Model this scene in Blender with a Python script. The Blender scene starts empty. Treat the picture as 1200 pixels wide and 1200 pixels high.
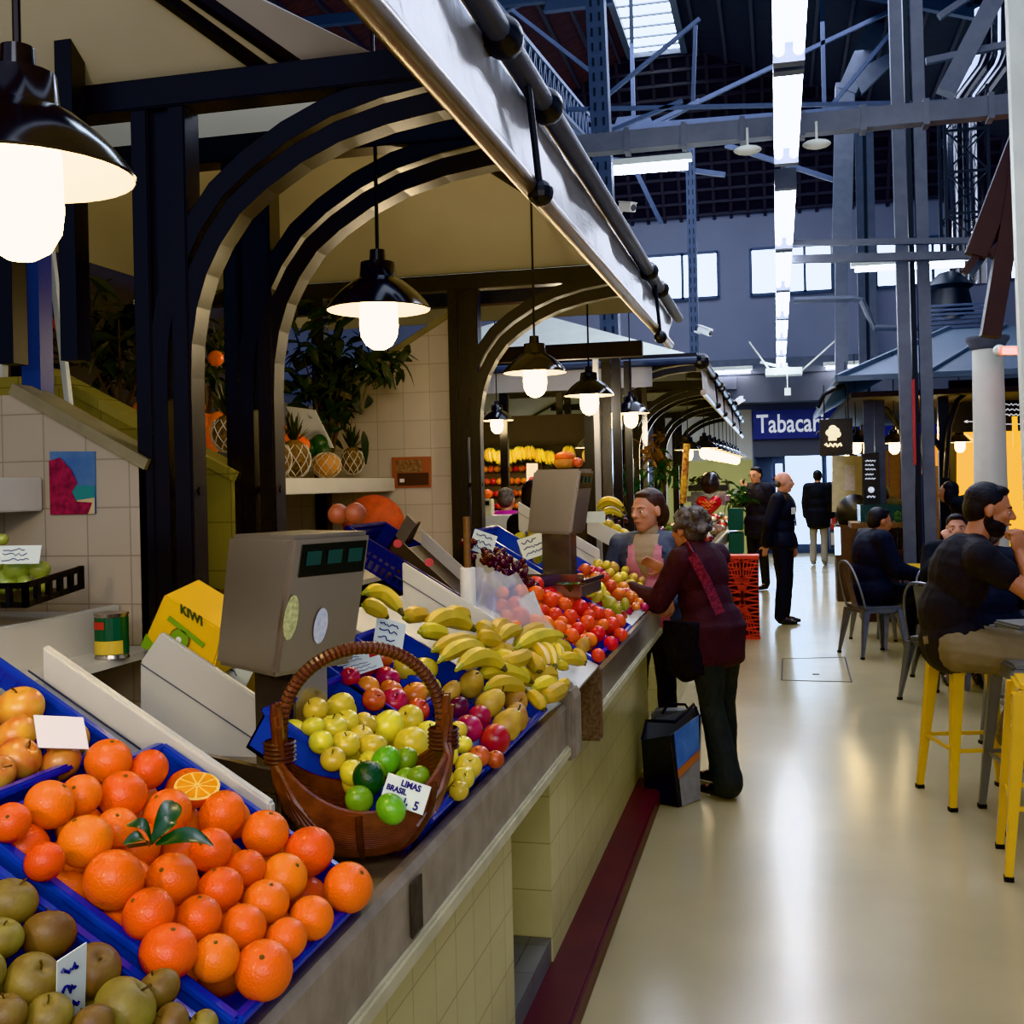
import bpy, bmesh, math, random
from mathutils import Vector, Matrix, Euler
random.seed(7)
PI = math.pi
V = Vector
COL = bpy.context.scene.collection

# ------------------------------------------------------------------ camera
FPX, TH = 1300.0, .022
AY = math.atan(312 / math.cos(TH) / FPX)
CF = V((-math.sin(AY), math.cos(AY), 0)); C0 = V((math.cos(AY), math.sin(AY), 0)); CU0 = V((0, 0, 1))
CR = C0 * math.cos(TH) - CU0 * math.sin(TH); CU = C0 * math.sin(TH) + CU0 * math.cos(TH)
CP = V((0, 0, 1.6))
cd = bpy.data.cameras.new('camera'); cam = bpy.data.objects.new('camera', cd); COL.objects.link(cam)
cd.sensor_width = 36; cd.lens = FPX / 1200 * 36; cd.shift_y = -33 / 1200; cd.clip_start = .05; cd.clip_end = 200
cam.matrix_world = Matrix(((CR.x, CU.x, -CF.x, CP.x), (CR.y, CU.y, -CF.y, CP.y), (CR.z, CU.z, -CF.z, CP.z), (0, 0, 0, 1)))
bpy.context.scene.camera = cam

# surveying helpers: where the sight line of a photo point meets a real plane of the place
def sight(x, y): return CF + CR * ((x - 600) / FPX) + CU * ((567 - y) / FPX)
def onplane(x, y, n, d):
    r = sight(x, y); n = V(n); return CP + r * ((d - n.dot(CP)) / n.dot(r))
def PX(x, y, c): return onplane(x, y, (1, 0, 0), c)
def PY(x, y, c): return onplane(x, y, (0, 1, 0), c)
def PZ(x, y, c): return onplane(x, y, (0, 0, 1), c)
def RIM(x, y, off=0.0): return onplane(x, y, (.6, 0, 1), .562 + off)      # the sloping rim plane of the fruit display
def rimz(X): return .562 - .6 * X

# ------------------------------------------------------------------ materials
def srgb(c):
    return tuple(((v / 255) / 12.92 if v / 255 <= .04045 else ((v / 255 + .055) / 1.055) ** 2.4) for v in c)
MATS = {}
def mat(name, col, rough=.5, metal=0, noise=0, nscale=8, bump=0, bscale=60, col2=None, rnd=0, emis=0, ecol=None, trans=0, alpha=1, coat=0, spec=None, stretch=None, sss=0):
    m = bpy.data.materials.new(name); m.use_nodes = True; nt = m.node_tree; b = nt.nodes['Principled BSDF']
    c = srgb(col); b.inputs['Base Color'].default_value = (*c, 1)
    b.inputs['Roughness'].default_value = rough; b.inputs['Metallic'].default_value = metal
    if spec is not None: b.inputs['Specular IOR Level'].default_value = spec
    if coat: b.inputs['Coat Weight'].default_value = coat; b.inputs['Coat Roughness'].default_value = .15
    if sss: b.inputs['Subsurface Weight'].default_value = sss; b.inputs['Subsurface Radius'].default_value = (.02, .008, .004)
    tc = nt.nodes.new('ShaderNodeTexCoord'); src = tc.outputs['Object']
    if stretch:
        mp = nt.nodes.new('ShaderNodeMapping'); mp.inputs['Scale'].default_value = stretch; nt.links.new(src, mp.inputs[0]); src = mp.outputs[0]
    out = None
    if noise or col2:
        n = nt.nodes.new('ShaderNodeTexNoise'); n.inputs['Scale'].default_value = nscale; n.inputs['Detail'].default_value = 4
        nt.links.new(src, n.inputs['Vector'])
        r = nt.nodes.new('ShaderNodeValToRGB'); r.color_ramp.elements[0].position = .35; r.color_ramp.elements[1].position = .65
        c2 = srgb(col2) if col2 else tuple(v * (1 - noise) for v in c)
        r.color_ramp.elements[0].color = (*c2, 1); r.color_ramp.elements[1].color = (*c, 1)
        nt.links.new(n.outputs['Fac'], r.inputs['Fac']); out = r.outputs['Color']
    if rnd:
        oi = nt.nodes.new('ShaderNodeObjectInfo'); h = nt.nodes.new('ShaderNodeHueSaturation')
        a = nt.nodes.new('ShaderNodeMapRange'); a.inputs['To Min'].default_value = .5 - rnd * .12; a.inputs['To Max'].default_value = .5 + rnd * .12
        a2 = nt.nodes.new('ShaderNodeMapRange'); a2.inputs['To Min'].default_value = 1 - rnd; a2.inputs['To Max'].default_value = 1 + rnd * .6
        nt.links.new(oi.outputs['Random'], a.inputs[0]); nt.links.new(oi.outputs['Random'], a2.inputs[0])
        nt.links.new(a.outputs[0], h.inputs['Hue']); nt.links.new(a2.outputs[0], h.inputs['Value'])
        if out: nt.links.new(out, h.inputs['Color'])
        else: h.inputs['Color'].default_value = (*c, 1)
        out = h.outputs['Color']
    if out: nt.links.new(out, b.inputs['Base Color'])
    if bump:
        n2 = nt.nodes.new('ShaderNodeTexNoise'); n2.inputs['Scale'].default_value = bscale; n2.inputs['Detail'].default_value = 3
        nt.links.new(src, n2.inputs['Vector'])
        bp = nt.nodes.new('ShaderNodeBump'); bp.inputs['Strength'].default_value = bump; bp.inputs['Distance'].default_value = .01
        nt.links.new(n2.outputs['Fac'], bp.inputs['Height']); nt.links.new(bp.outputs[0], b.inputs['Normal'])
    if emis:
        b.inputs['Emission Color'].default_value = (*srgb(ecol or col), 1); b.inputs['Emission Strength'].default_value = emis
    if trans: b.inputs['Transmission Weight'].default_value = trans
    if alpha < 1: b.inputs['Alpha'].default_value = alpha
    MATS[name] = m; return m
def tile(name, col, grout, size, plane, rough=.25, noise=.06, off=(0, 0), ratio=1.0):
    m = bpy.data.materials.new(name); m.use_nodes = True; nt = m.node_tree; b = nt.nodes['Principled BSDF']
    b.inputs['Roughness'].default_value = rough
    g = nt.nodes.new('ShaderNodeNewGeometry'); s = nt.nodes.new('ShaderNodeSeparateXYZ'); c = nt.nodes.new('ShaderNodeCombineXYZ')
    nt.links.new(g.outputs['Position'], s.inputs[0])
    nt.links.new(s.outputs[{'x': 'Y', 'y': 'X', 'z': 'X'}[plane]], c.inputs['X'])
    nt.links.new(s.outputs[{'x': 'Z', 'y': 'Z', 'z': 'Y'}[plane]], c.inputs['Y'])
    mp = nt.nodes.new('ShaderNodeMapping'); mp.inputs['Location'].default_value = (off[0], off[1], 0)
    nt.links.new(c.outputs[0], mp.inputs[0])
    br = nt.nodes.new('ShaderNodeTexBrick'); br.offset = 0; br.squash = 1
    br.inputs['Scale'].default_value = 1; br.inputs['Brick Width'].default_value = size * ratio; br.inputs['Row Height'].default_value = size
    br.inputs['Mortar Size'].default_value = .0022; br.inputs['Mortar Smooth'].default_value = .3
    a = srgb(col); br.inputs['Color1'].default_value = (*a, 1); br.inputs['Color2'].default_value = (*[v * (1 - noise) for v in a], 1)
    br.inputs['Mortar'].default_value = (*srgb(grout), 1)
    nt.links.new(mp.outputs[0], br.inputs['Vector'])
    n = nt.nodes.new('ShaderNodeTexNoise'); n.inputs['Scale'].default_value = 5; mx = nt.nodes.new('ShaderNodeMix'); mx.data_type = 'RGBA'; mx.blend_type = 'MULTIPLY'
    mx.inputs[0].default_value = .35; nt.links.new(br.outputs['Color'], mx.inputs[6]); nt.links.new(n.outputs['Color'], mx.inputs[7])
    bw = nt.nodes.new('ShaderNodeRGBToBW'); nt.links.new(n.outputs['Color'], bw.inputs[0]); mr = nt.nodes.new('ShaderNodeMapRange')
    mr.inputs['From Min'].default_value = .3; mr.inputs['From Max'].default_value = .7; mr.inputs['To Min'].default_value = .75; mr.inputs['To Max'].default_value = 1.1
    nt.links.new(bw.outputs[0], mr.inputs[0]); nt.links.new(mr.outputs[0], mx.inputs[7])
    nt.links.new(mx.outputs[2], b.inputs['Base Color'])
    bp = nt.nodes.new('ShaderNodeBump'); bp.inputs['Strength'].default_value = .25; bp.inputs['Distance'].default_value = .004; bp.invert = True
    nt.links.new(br.outputs['Fac'], bp.inputs['Height']); nt.links.new(bp.outputs[0], b.inputs['Normal'])
    MATS[name] = m; return m
M = MATS

# ------------------------------------------------------------------ mesh builder
def basis(d):
    d = d.normalized(); a = V((0, 0, 1)) if abs(d.z) < .95 else V((1, 0, 0))
    u = d.cross(a).normalized(); return u, u.cross(d).normalized(), d
class MB:
    def __init__(s): s.v = []; s.f = []; s.m = []; s.mi = 0
    def add(s, vs, fs):
        o = len(s.v); s.v += [V(v) for v in vs]; s.f += [tuple(i + o for i in f) for f in fs]; s.m += [s.mi] * len(fs); return s
    def box(s, a, b):
        x0, y0, z0 = a; x1, y1, z1 = b
        return s.add([(x0, y0, z0), (x1, y0, z0), (x1, y1, z0), (x0, y1, z0), (x0, y0, z1), (x1, y0, z1), (x1, y1, z1), (x0, y1, z1)],
                     [(0, 3, 2, 1), (4, 5, 6, 7), (0, 1, 5, 4), (1, 2, 6, 5), (2, 3, 7, 6), (3, 0, 4, 7)])
    def obox(s, c, size, mtx):
        o = len(s.v); h = V(size) * .5; s.box(-h, h)
        for i in range(o, len(s.v)): s.v[i] = mtx @ s.v[i] + V(c)
        return s
    def bar(s, p, q, w, h=None):
        p, q = V(p), V(q); h = h or w; u, n, d = basis(q - p)
        if abs(d.z) < .95: n = -n
        vs = [p + u * a * w / 2 + n * b * h / 2 for a, b in ((-1, -1), (1, -1), (1, 1), (-1, 1))] + [q + u * a * w / 2 + n * b * h / 2 for a, b in ((-1, -1), (1, -1), (1, 1), (-1, 1))]
        return s.add(vs, [(0, 1, 2, 3), (7, 6, 5, 4), (4, 5, 1, 0), (5, 6, 2, 1), (6, 7, 3, 2), (7, 4, 0, 3)])
    def tube(s, pts, r, n=8, close=False):
        pts = [V(p) for p in pts]; rs = r if isinstance(r, (list, tuple)) else [r] * len(pts); k = len(pts); vs = []; u = None
        for i, p in enumerate(pts):
            d = (pts[(i + 1) % k] - pts[i - 1]) if close else (pts[min(i + 1, k - 1)] - pts[max(i - 1, 0)])
            if d.length < 1e-9: d = V((0, 0, 1))
            d.normalize()
            if u is None: u = basis(d)[0]
            u = (u - d * u.dot(d)); u = u.normalized() if u.length > 1e-6 else basis(d)[0]
            w = d.cross(u)
            vs += [p + (u * math.cos(2 * PI * j / n) + w * math.sin(2 * PI * j / n)) * rs[i] for j in range(n)]
        fs = []
        for i in range(k if close else k - 1):
            a, b = i * n, ((i + 1) % k) * n
            fs += [(a + j, a + (j + 1) % n, b + (j + 1) % n, b + j) for j in range(n)]
        if not close: fs += [tuple(range(n))[::-1], tuple((k - 1) * n + j for j in range(n))]
        return s.add(vs, fs)
    def cyl(s, p, q, r, r2=None, n=16): return s.tube([p, q], [r, r if r2 is None else r2], n)
    def lathe(s, c, prof, n=24, axis=(0, 0, 1)):
        c = V(c); u, w, d = basis(V(axis)); vs = []; fs = []
        for r, z in prof: vs += [c + d * z + (u * math.cos(2 * PI * j / n) + w * math.sin(2 * PI * j / n)) * max(r, 1e-5) for j in range(n)]
        for i in range(len(prof) - 1): fs += [(i * n + j, i * n + (j + 1) % n, (i + 1) * n + (j + 1) % n, (i + 1) * n + j) for j in range(n)]
        return s.add(vs, fs)
    def ball(s, c, r, n=12, k=8, mtx=None):
        r = r if isinstance(r, (tuple, list)) else (r, r, r); vs = []; fs = []; c = V(c)
        for i in range(k + 1):
            t = PI * i / k
            for j in range(n):
                p = V((r[0] * math.sin(t) * math.cos(2 * PI * j / n), r[1] * math.sin(t) * math.sin(2 * PI * j / n), -r[2] * math.cos(t)))
                vs.append(c + (mtx @ p if mtx else p))
        for i in range(k): fs += [(i * n + j, i * n + (j + 1) % n, (i + 1) * n + (j + 1) % n, (i + 1) * n + j) for j in range(n)]
        return s.add(vs, fs)
    def prism(s, poly, ex):
        poly = [V(p) for p in poly]; ex = V(ex); n = len(poly)
        return s.add(poly + [p + ex for p in poly], [tuple(range(n))[::-1], tuple(range(n, 2 * n))] + [(i, (i + 1) % n, n + (i + 1) % n, n + i) for i in range(n)])
    def quad(s, *p): return s.add(p, [tuple(range(len(p)))])
    def sheet(s, a, b, c, d, nu, nv, fn=None):
        a, b, c, d = V(a), V(b), V(c), V(d); vs = []
        for i in range(nu + 1):
            for j in range(nv + 1):
                u, v = i / nu, j / nv; p = a.lerp(b, u).lerp(d.lerp(c, u), v)
                if fn: p = p + V(fn(u, v))
                vs.append(p)
        return s.add(vs, [(i * (nv + 1) + j, (i + 1) * (nv + 1) + j, (i + 1) * (nv + 1) + j + 1, i * (nv + 1) + j + 1) for i in range(nu) for j in range(nv)])
    def mesh(s, name, mats, smooth=False, off=V((0, 0, 0)), bevel=0, solid=0, weld=False):
        me = bpy.data.meshes.new(name); me.from_pydata([v - off for v in s.v], [], s.f)
        for m in (mats if isinstance(mats, (list, tuple)) else [mats]): me.materials.append(MATS[m] if isinstance(m, str) else m)
        me.polygons.foreach_set('material_index', s.m)
        bm = bmesh.new(); bm.from_mesh(me)
        if weld: bmesh.ops.remove_doubles(bm, verts=bm.verts, dist=1e-4)
        if solid: bmesh.ops.solidify(bm, geom=bm.faces[:], thickness=solid)
        if bevel: bmesh.ops.bevel(bm, geom=[e for e in bm.edges if e.calc_face_angle(0) > .6], offset=bevel, segments=2, affect='EDGES', clamp_overlap=True)
        bmesh.ops.recalc_face_normals(bm, faces=bm.faces[:]); bm.to_mesh(me); bm.free()
        if smooth: me.polygons.foreach_set('use_smooth', [True] * len(me.polygons)); me.set_sharp_from_angle(angle=.75)
        me.update(); return me
def wloc(o):
    l = V((0, 0, 0))
    while o: l += o.location; o = o.parent
    return l
def obj(name, me, parent=None):
    o = bpy.data.objects.new(name, me); COL.objects.link(o); o.parent = parent; return o
def part(name, mb, mats, parent, smooth=False, label=None, **k):
    o = obj(name, mb.mesh(name, mats, smooth, off=wloc(parent), **k), parent)
    if label: o['label'] = label
    return o
def tag(o, label, cat, group=None, kind=None):
    o['label'] = label; o['category'] = cat
    if group: o['group'] = group
    if kind: o['kind'] = kind
    return o
def thing(name, label, cat, loc, group=None):
    o = obj(name, None); o.empty_display_size = .1; o.location = loc; return tag(o, label, cat, group)
def solo(name, mb, mats, label, cat, group=None, smooth=False, **k):
    zs = min(v.z for v in mb.v); c = V((sum(v.x for v in mb.v) / len(mb.v), sum(v.y for v in mb.v) / len(mb.v), zs))
    o = obj(name, mb.mesh(name, mats, smooth, off=c, **k)); o.location = c; return tag(o, label, cat, group)
def struct(name, mb, mats, smooth=False, **k):
    o = obj(name, mb.mesh(name, mats, smooth, **k)); o['kind'] = 'structure'; return o
def copy_tree(o, parent=None):
    c = o.copy(); COL.objects.link(c); c.parent = parent
    for ch in list(o.children): copy_tree(ch, c)
    return c
def textmb(txt, size, origin, right, up, font_scale=(1, 1), align='LEFT', bold=0, ext=.002):
    cu = bpy.data.curves.new('lettering', 'FONT'); cu.body = txt; cu.size = size; cu.align_x = align; cu.offset = bold; cu.extrude = ext; cu.resolution_u = 3
    o = bpy.data.objects.new('lettering', cu); COL.objects.link(o); dg = bpy.context.evaluated_depsgraph_get(); me = bpy.data.meshes.new_from_object(o.evaluated_get(dg))
    r, u = V(right).normalized(), V(up).normalized(); n = r.cross(u); vs = [V(origin) + r * v.co.x * font_scale[0] + u * v.co.y * font_scale[1] + n * v.co.z for v in me.vertices]
    fs = [tuple(p.vertices) for p in me.polygons]; bpy.data.objects.remove(o); bpy.data.curves.remove(cu); bpy.data.meshes.remove(me)
    return vs, fs

# ------------------------------------------------------------------ palette
mat('floor', (176, 160, 122), .21, noise=.14, nscale=1.2, bump=.04, bscale=60, spec=.45)
mat('burgundy', (74, 28, 30), .4, noise=.25, nscale=6)
mat('stone', (150, 138, 122), .38, noise=.28, nscale=14, bump=.05, bscale=80)
mat('granite', (122, 102, 82), .45, col2=(84, 66, 52), nscale=70)
mat('cream_ledge', (196, 186, 150), .5, noise=.2, nscale=10)
mat('black_steel', (17, 17, 20), .38, bump=.03)
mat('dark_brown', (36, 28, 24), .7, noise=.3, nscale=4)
mat('fabric', (186, 178, 154), .85, noise=.08, nscale=3, emis=.025)  # faint emission stands in for daylight shining through the cloth
mat('fabric_grey', (176, 172, 168), .7, noise=.1, nscale=3)
mat('fabric_white', (214, 216, 204), .8, noise=.06)
mat('vinyl', (184, 184, 188), .3, noise=.2, nscale=5, bump=.5, bscale=9)
mat('tube_metal', (158, 146, 134), .3, metal=.75, noise=.2)
mat('steel_blue', (74, 84, 108), .5, metal=.25, noise=.15)
mat('steel_grey', (100, 104, 114), .5, metal=.3, noise=.15)
mat('wall_blue', (128, 132, 150), .8, noise=.08, nscale=1)
mat('band_grey', (96, 98, 108), .7)
mat('wall_yellow', (196, 190, 116), .7); mat('wall_pale', (190, 190, 180), .7)
mat('roof_brown', (74, 52, 46), .8, noise=.5, nscale=2.5, stretch=(1, 6, 1))
mat('roof_dark', (44, 38, 42), .8, noise=.5, nscale=2.5, stretch=(1, 6, 1))
mat('purlin', (62, 56, 58), .7)
mat('tabacaria_blue', (16, 34, 128), .4)
mat('letter_white', (225, 228, 235), .5, emis=.35, ecol=(220, 228, 245))
mat('white', (225, 224, 218), .5); mat('white_board', (206, 204, 194), .45, noise=.06, nscale=5)
mat('black', (10, 10, 11), .45); mat('chrome', (190, 190, 192), .14, metal=1, noise=.1)
mat('window_glow', (225, 238, 255), emis=5.5, ecol=(222, 238, 255))
mat('door_glow', (190, 220, 255), emis=3.5, ecol=(200, 226, 255))
mat('tube_light', (235, 238, 255), emis=22, ecol=(232, 238, 255))
mat('bulb', (255, 240, 205), emis=26, ecol=(255, 226, 172))
mat('reflector', (240, 236, 220), .3, emis=1.1, ecol=(255, 232, 190))
mat('lamp_black', (26, 24, 25), .16, coat=.6)
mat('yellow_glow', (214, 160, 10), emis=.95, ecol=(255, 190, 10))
mat('heater_glow', (255, 90, 30), emis=9, ecol=(255, 100, 40))
mat('wood', (120, 84, 52), .5, noise=.3, nscale=4, stretch=(1, 1, 8)); mat('dark_wood', (58, 38, 28), .5, noise=.3, nscale=5)
mat('kiosk_roof', (92, 104, 120), .6, noise=.12, nscale=2); mat('chalk', (52, 50, 46), .7)
tile('tile_x', (204, 192, 136), (170, 158, 112), .15, 'x', noise=.05); tile('tile_olive', (150, 138, 80), (110, 100, 56), .15, 'y')
tile('tile_beige', (172, 160, 142), (140, 128, 112), .13, 'y', rough=.35); tile('tile_white', (196, 186, 172), (160, 150, 138), .15, 'y', rough=.3)
tile('tile_step', (120, 118, 112), (90, 88, 84), .2, 'z', rough=.4)

# ------------------------------------------------------------------ world and light
w = bpy.data.worlds.new('world'); bpy.context.scene.world = w; w.use_nodes = True
w.node_tree.nodes['Background'].inputs[0].default_value = (*srgb((182, 190, 208)), 1); w.node_tree.nodes['Background'].inputs[1].default_value = .68
vs = bpy.context.scene.view_settings; vs.view_transform = 'Khronos PBR Neutral'; vs.exposure = .2; vs.gamma = 1.06
def light(name, kind, loc, energy, col, **k):
    l = bpy.data.lights.new(name, kind); l.energy = energy; l.color = srgb(col)
    for a, b in k.items():
        if a != 'rot': setattr(l, a, b)
    o = bpy.data.objects.new(name, l); COL.objects.link(o); o.location = loc
    if 'rot' in k: o.rotation_euler = k['rot']
    return o
light('skylight_lamp', 'AREA', (1.5, 6, 7.5), 330, (215, 228, 255), shape='RECTANGLE', size=5, size_y=14)
light('far_skylight_lamp', 'AREA', (-1, 17, 8.5), 520, (205, 222, 255), shape='RECTANGLE', size=5, size_y=8)
light('rear_area_light', 'AREA', (1.2, -3.0, 3.2), 110, (240, 240, 255), shape='RECTANGLE', size=4, size_y=3, rot=(math.radians(68), 0, math.radians(12)))  # unseen area light behind the camera, facing down the hall
light('tobacconist_doorway_lamp', 'AREA', (.5, 23.2, 1.6), 60, (200, 225, 255), shape='RECTANGLE', size=2.2, size_y=2.2, rot=(math.radians(-90), 0, 0))

# ------------------------------------------------------------------ setting
b = MB(); b.quad((-12, -4, 0), (10, -4, 0), (10, 26, 0), (-12, 26, 0)); struct('floor', b, 'floor')
b = MB(); b.box((-.75, -.6, 0), (-.6, 5.7, .075)); struct('trim_1', b, 'burgundy', bevel=.008)
WY = 24.0
b = MB(); b.box((-12, WY, 3.05), (10, WY + .3, 7.3)); b.box((-12, WY, 0), (-.49, WY + .3, 3.05)); b.box((3.6, WY, 0), (10, WY + .3, 3.05)); b.box((-.49, WY, 2.42), (3.6, WY + .3, 3.05)); struct('wall_back', b, 'wall_blue')
b = MB(); b.box((-2.6, WY - .04, 0), (-.52, WY, 2.0)); struct('trim_2', b, 'wall_yellow')
b = MB(); b.box((-2.6, WY - .04, 2.0), (-.52, WY, 3.06)); struct('trim_3', b, 'wall_pale')
b = MB(); b.box((-12, WY - .9, 3.15), (10, WY, 3.72)); struct('trim_4', b, 'band_grey')
b = MB(); b.box((-12, WY - .95, 3.72), (10, WY, 3.84)); b.box((-12, WY - .3, 3.84), (10, WY, 4.1)); struct('trim_5', b, 'steel_grey')
# upper windows, each a bright pane in a frame
wn = 0
for x0, x1 in ((-3.4, -1.15), (-.47, 1.18), (2.05, 3.7), (4.6, 6.2), (-6.2, -4.4)):
    wn += 1; t = obj('window_%d' % wn, None); t['kind'] = 'structure'; t.location = (x0, WY, 5.48)
    g = MB(); g.box((x0, WY - .03, 5.5), (x1, WY - .01, 6.4)); part('pane', g, 'window_glow', t)
    g = MB(); 
    for a in (x0, x0 + (x1 - x0) / 3, x0 + 2 * (x1 - x0) / 3, x1): g.box((a - .03, WY - .07, 5.46), (a + .03, WY - .01, 6.44))
    g.box((x0, WY - .07, 5.44), (x1, WY - .01, 5.5)); g.box((x0, WY - .07, 6.4), (x1, WY - .01, 6.46)); part('window_frame', g, 'steel_blue', t)
# roof: two slopes, a hipped end and a ridge skylight
RZ, XL, XR, YE = 10.0, -2.65, -1.6, 21.8
b = MB(); b.quad((XL, -4, RZ), (XL, YE, RZ), (-12, WY + .2, 6.4), (-12, -4, 6.4)); struct('roof_left', b, 'roof_brown')
b = MB(); b.quad((XR, -4, RZ), (XR, YE, RZ), (10, WY + .2, 6.2), (10, -4, 6.2)); struct('roof_right', b, 'roof_dark')
b = MB(); b.quad((XL, YE, RZ), (XR, YE, RZ), (10, WY + .25, 6.9), (-12, WY + .25, 6.9)); struct('roof_end', b, 'roof_dark')
b = MB(); b.quad((XL, 8, RZ), (XR, 8, RZ), (XR, YE, RZ), (XL, YE, RZ)); sk = struct('window_6', b, 'window_glow')
b = MB(); b.quad((XL, -4, RZ), (XR, -4, RZ), (XR, 8, RZ), (XL, 8, RZ)); struct('roof_ridge', b, 'roof_dark')
b = MB()
for i in range(30): b.bar((XL, 8 + i * .48, RZ - .03), (XR, 8 + i * .48, RZ - .03), .035)
for x in (XL, XR): b.bar((x, 8, RZ - .05), (x, YE, RZ - .05), .12)
b.bar((XL, YE, RZ - .05), (XR, YE, RZ - .05), .1); o = obj('window_frame', b.mesh('window_frame', 'steel_grey'), sk)
b = MB()
for i in range(22):   # purlins along the hall under each slope
    t = (i + .5) / 22; b.bar((XL + (-12 - XL) * t, -4, RZ - 3.6 * t - .04), (XL + (-12 - XL) * t, YE + 2.2 * t, RZ - 3.6 * t - .04), .06, .08)
    b.bar((XR + (10 - XR) * t, -4, RZ - 3.8 * t - .04), (XR + (10 - XR) * t, YE + 2.2 * t, RZ - 3.8 * t - .04), .06, .08)
struct('ceiling_beam_purlins', b, 'purlin')
b = MB()
for i in range(14):
    t = (i + .5) / 14; z = RZ - 3.1 * t; y = YE + (WY + .25 - YE) * t; b.bar((XL + (-12 - XL) * t, y - .05, z), (XR + (10 - XR) * t, y - .05, z), .05, .06)
for i in range(60):
    x = -11 + i * .35; t0 = max((XL - x) / (XL + 12) if x < XL else (x - XR) / (10 - XR) if x > XR else 0, 0)
    b.bar((x, YE + (WY + .2 - YE) * t0 - .04, RZ - 3.1 * t0), (x, WY + .2, 6.9), .07, .04)
struct('ceiling_beam_battens', b, 'purlin')
# ------------------------------------------------------------------ hall steelwork
def bars(px, Y, w, h=None):
    b = MB()
    for (x0, y0, x1, y1) in px: b.bar(PY(x0, y0, Y), PY(x1, y1, Y), w, h)
    return b
def lattice(p, q, up, n, w):
    b = MB(); p, q, up = V(p), V(q), V(up); b.bar(p, q, w); b.bar(p + up, q + up, w)
    for i in range(n):
        a, c = p.lerp(q, i / n), p.lerp(q, (i + 1) / n); m = (a + c) / 2
        b.bar(a, m + up, w * .5); b.bar(m + up, c, w * .5)
    return b
def truss(Y, label, extra=None):
    t = thing('roof_truss', label, 'truss', (-2.1, Y, 4.6), 'steel roof trusses')
    g = MB(); g.bar((XL, Y, RZ - .12), (-9.5, Y, 7.4), .12, .2); g.bar((XR, Y, RZ - .12), (7.5, Y, 6.9), .12, .2); part('rafter', g, 'steel_blue', t)
    g = MB(); g.bar((-9.5, Y, 7.3), (7.5, Y, 7.0), .09, .12); part('tie_beam', g, 'steel_blue', t)
    g = MB()
    for a, c in (((-2.1, 7.1), (-2.1, 9.9)), ((-2.1, 7.1), (-6, 8.6)), ((-2.1, 7.1), (2.2, 8.7)), ((-4.4, 7.2), (-6, 8.6)), ((0.8, 7.1), (2.2, 8.7)), ((-4.4, 7.2), (-4.4, 9.1)), ((.8, 7.1), (.8, 9.1))):
        g.bar((a[0], Y, a[1]), (c[0], Y, c[1]), .06)
    part('web_strut', g, 'steel_blue', t)
    g = MB(); g.prism([(-2.5, Y - .05, 7.0), (-1.7, Y - .05, 7.0), (-1.85, Y - .05, 7.35), (-2.35, Y - .05, 7.35)], (0, .1, 0)); part('gusset_plate', g, 'steel_blue', t)
truss(12.5, 'blue grey steel roof truss nearer the long rows of lights')
truss(17.5, 'blue grey steel roof truss nearer the back wall windows')
solo('lattice_girder', lattice(PX(524, -12, -2.6), PX(690, 165, -2.6), (0, 0, .38), 26, .05), 'steel_blue', 'blue lattice girder running along above the striped awning roller', 'girder')
# far hipped roof struts, seen against the end slope
solo('roof_brace', bars([(575, 130, 1200, 118), (600, 12, 700, 90), (690, 130, 820, 22), (700, 160, 800, 118), (812, 118, 815, 30)], 14.5, .05), 'steel_blue', 'slender blue steel wind brace under the ridge skylight', 'brace')
solo('roof_brace', bars([(700, 185, 850, 205), (745, 200, 775, 262), (850, 170, 990, 215), (745, 160, 820, 118)], 19.5, .08), 'steel_blue', 'steel wind brace low against the hipped roof end', 'brace')
# crane like cross beam that carries the light rows
b = MB(); y = 8.2; b.box((-1.9, y, 4.06), (3.4, y + .12, 4.2))
for i in range(13): b.box((-1.9 + i * .42, y - .01, 4.04), (-1.86 + i * .42, y + .13, 4.22))
solo('light_carrier_beam', b, 'steel_grey', 'grey steel cross beam carrying the near end of the long light row', 'beam')
b = MB(); y = 11.7; b.bar(PY(925, 304, y), PY(1140, 299, y), .08); b.bar(PY(925, 285, y), PY(1140, 282, y), .06)
solo('light_carrier_beam', b, 'steel_grey', 'thin cross beam in front of the upper windows at the row joint', 'beam')
solo('conduit', MB().tube([PY(930, 352, 18), PY(1000, 350, 18), PY(1010, 352, 18), PY(1018, 370, 18), PY(1025, 384, 18), PY(1110, 384, 18)], .05), 'steel_grey', 'grey conduit bending down between the far columns', 'conduit')
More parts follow.
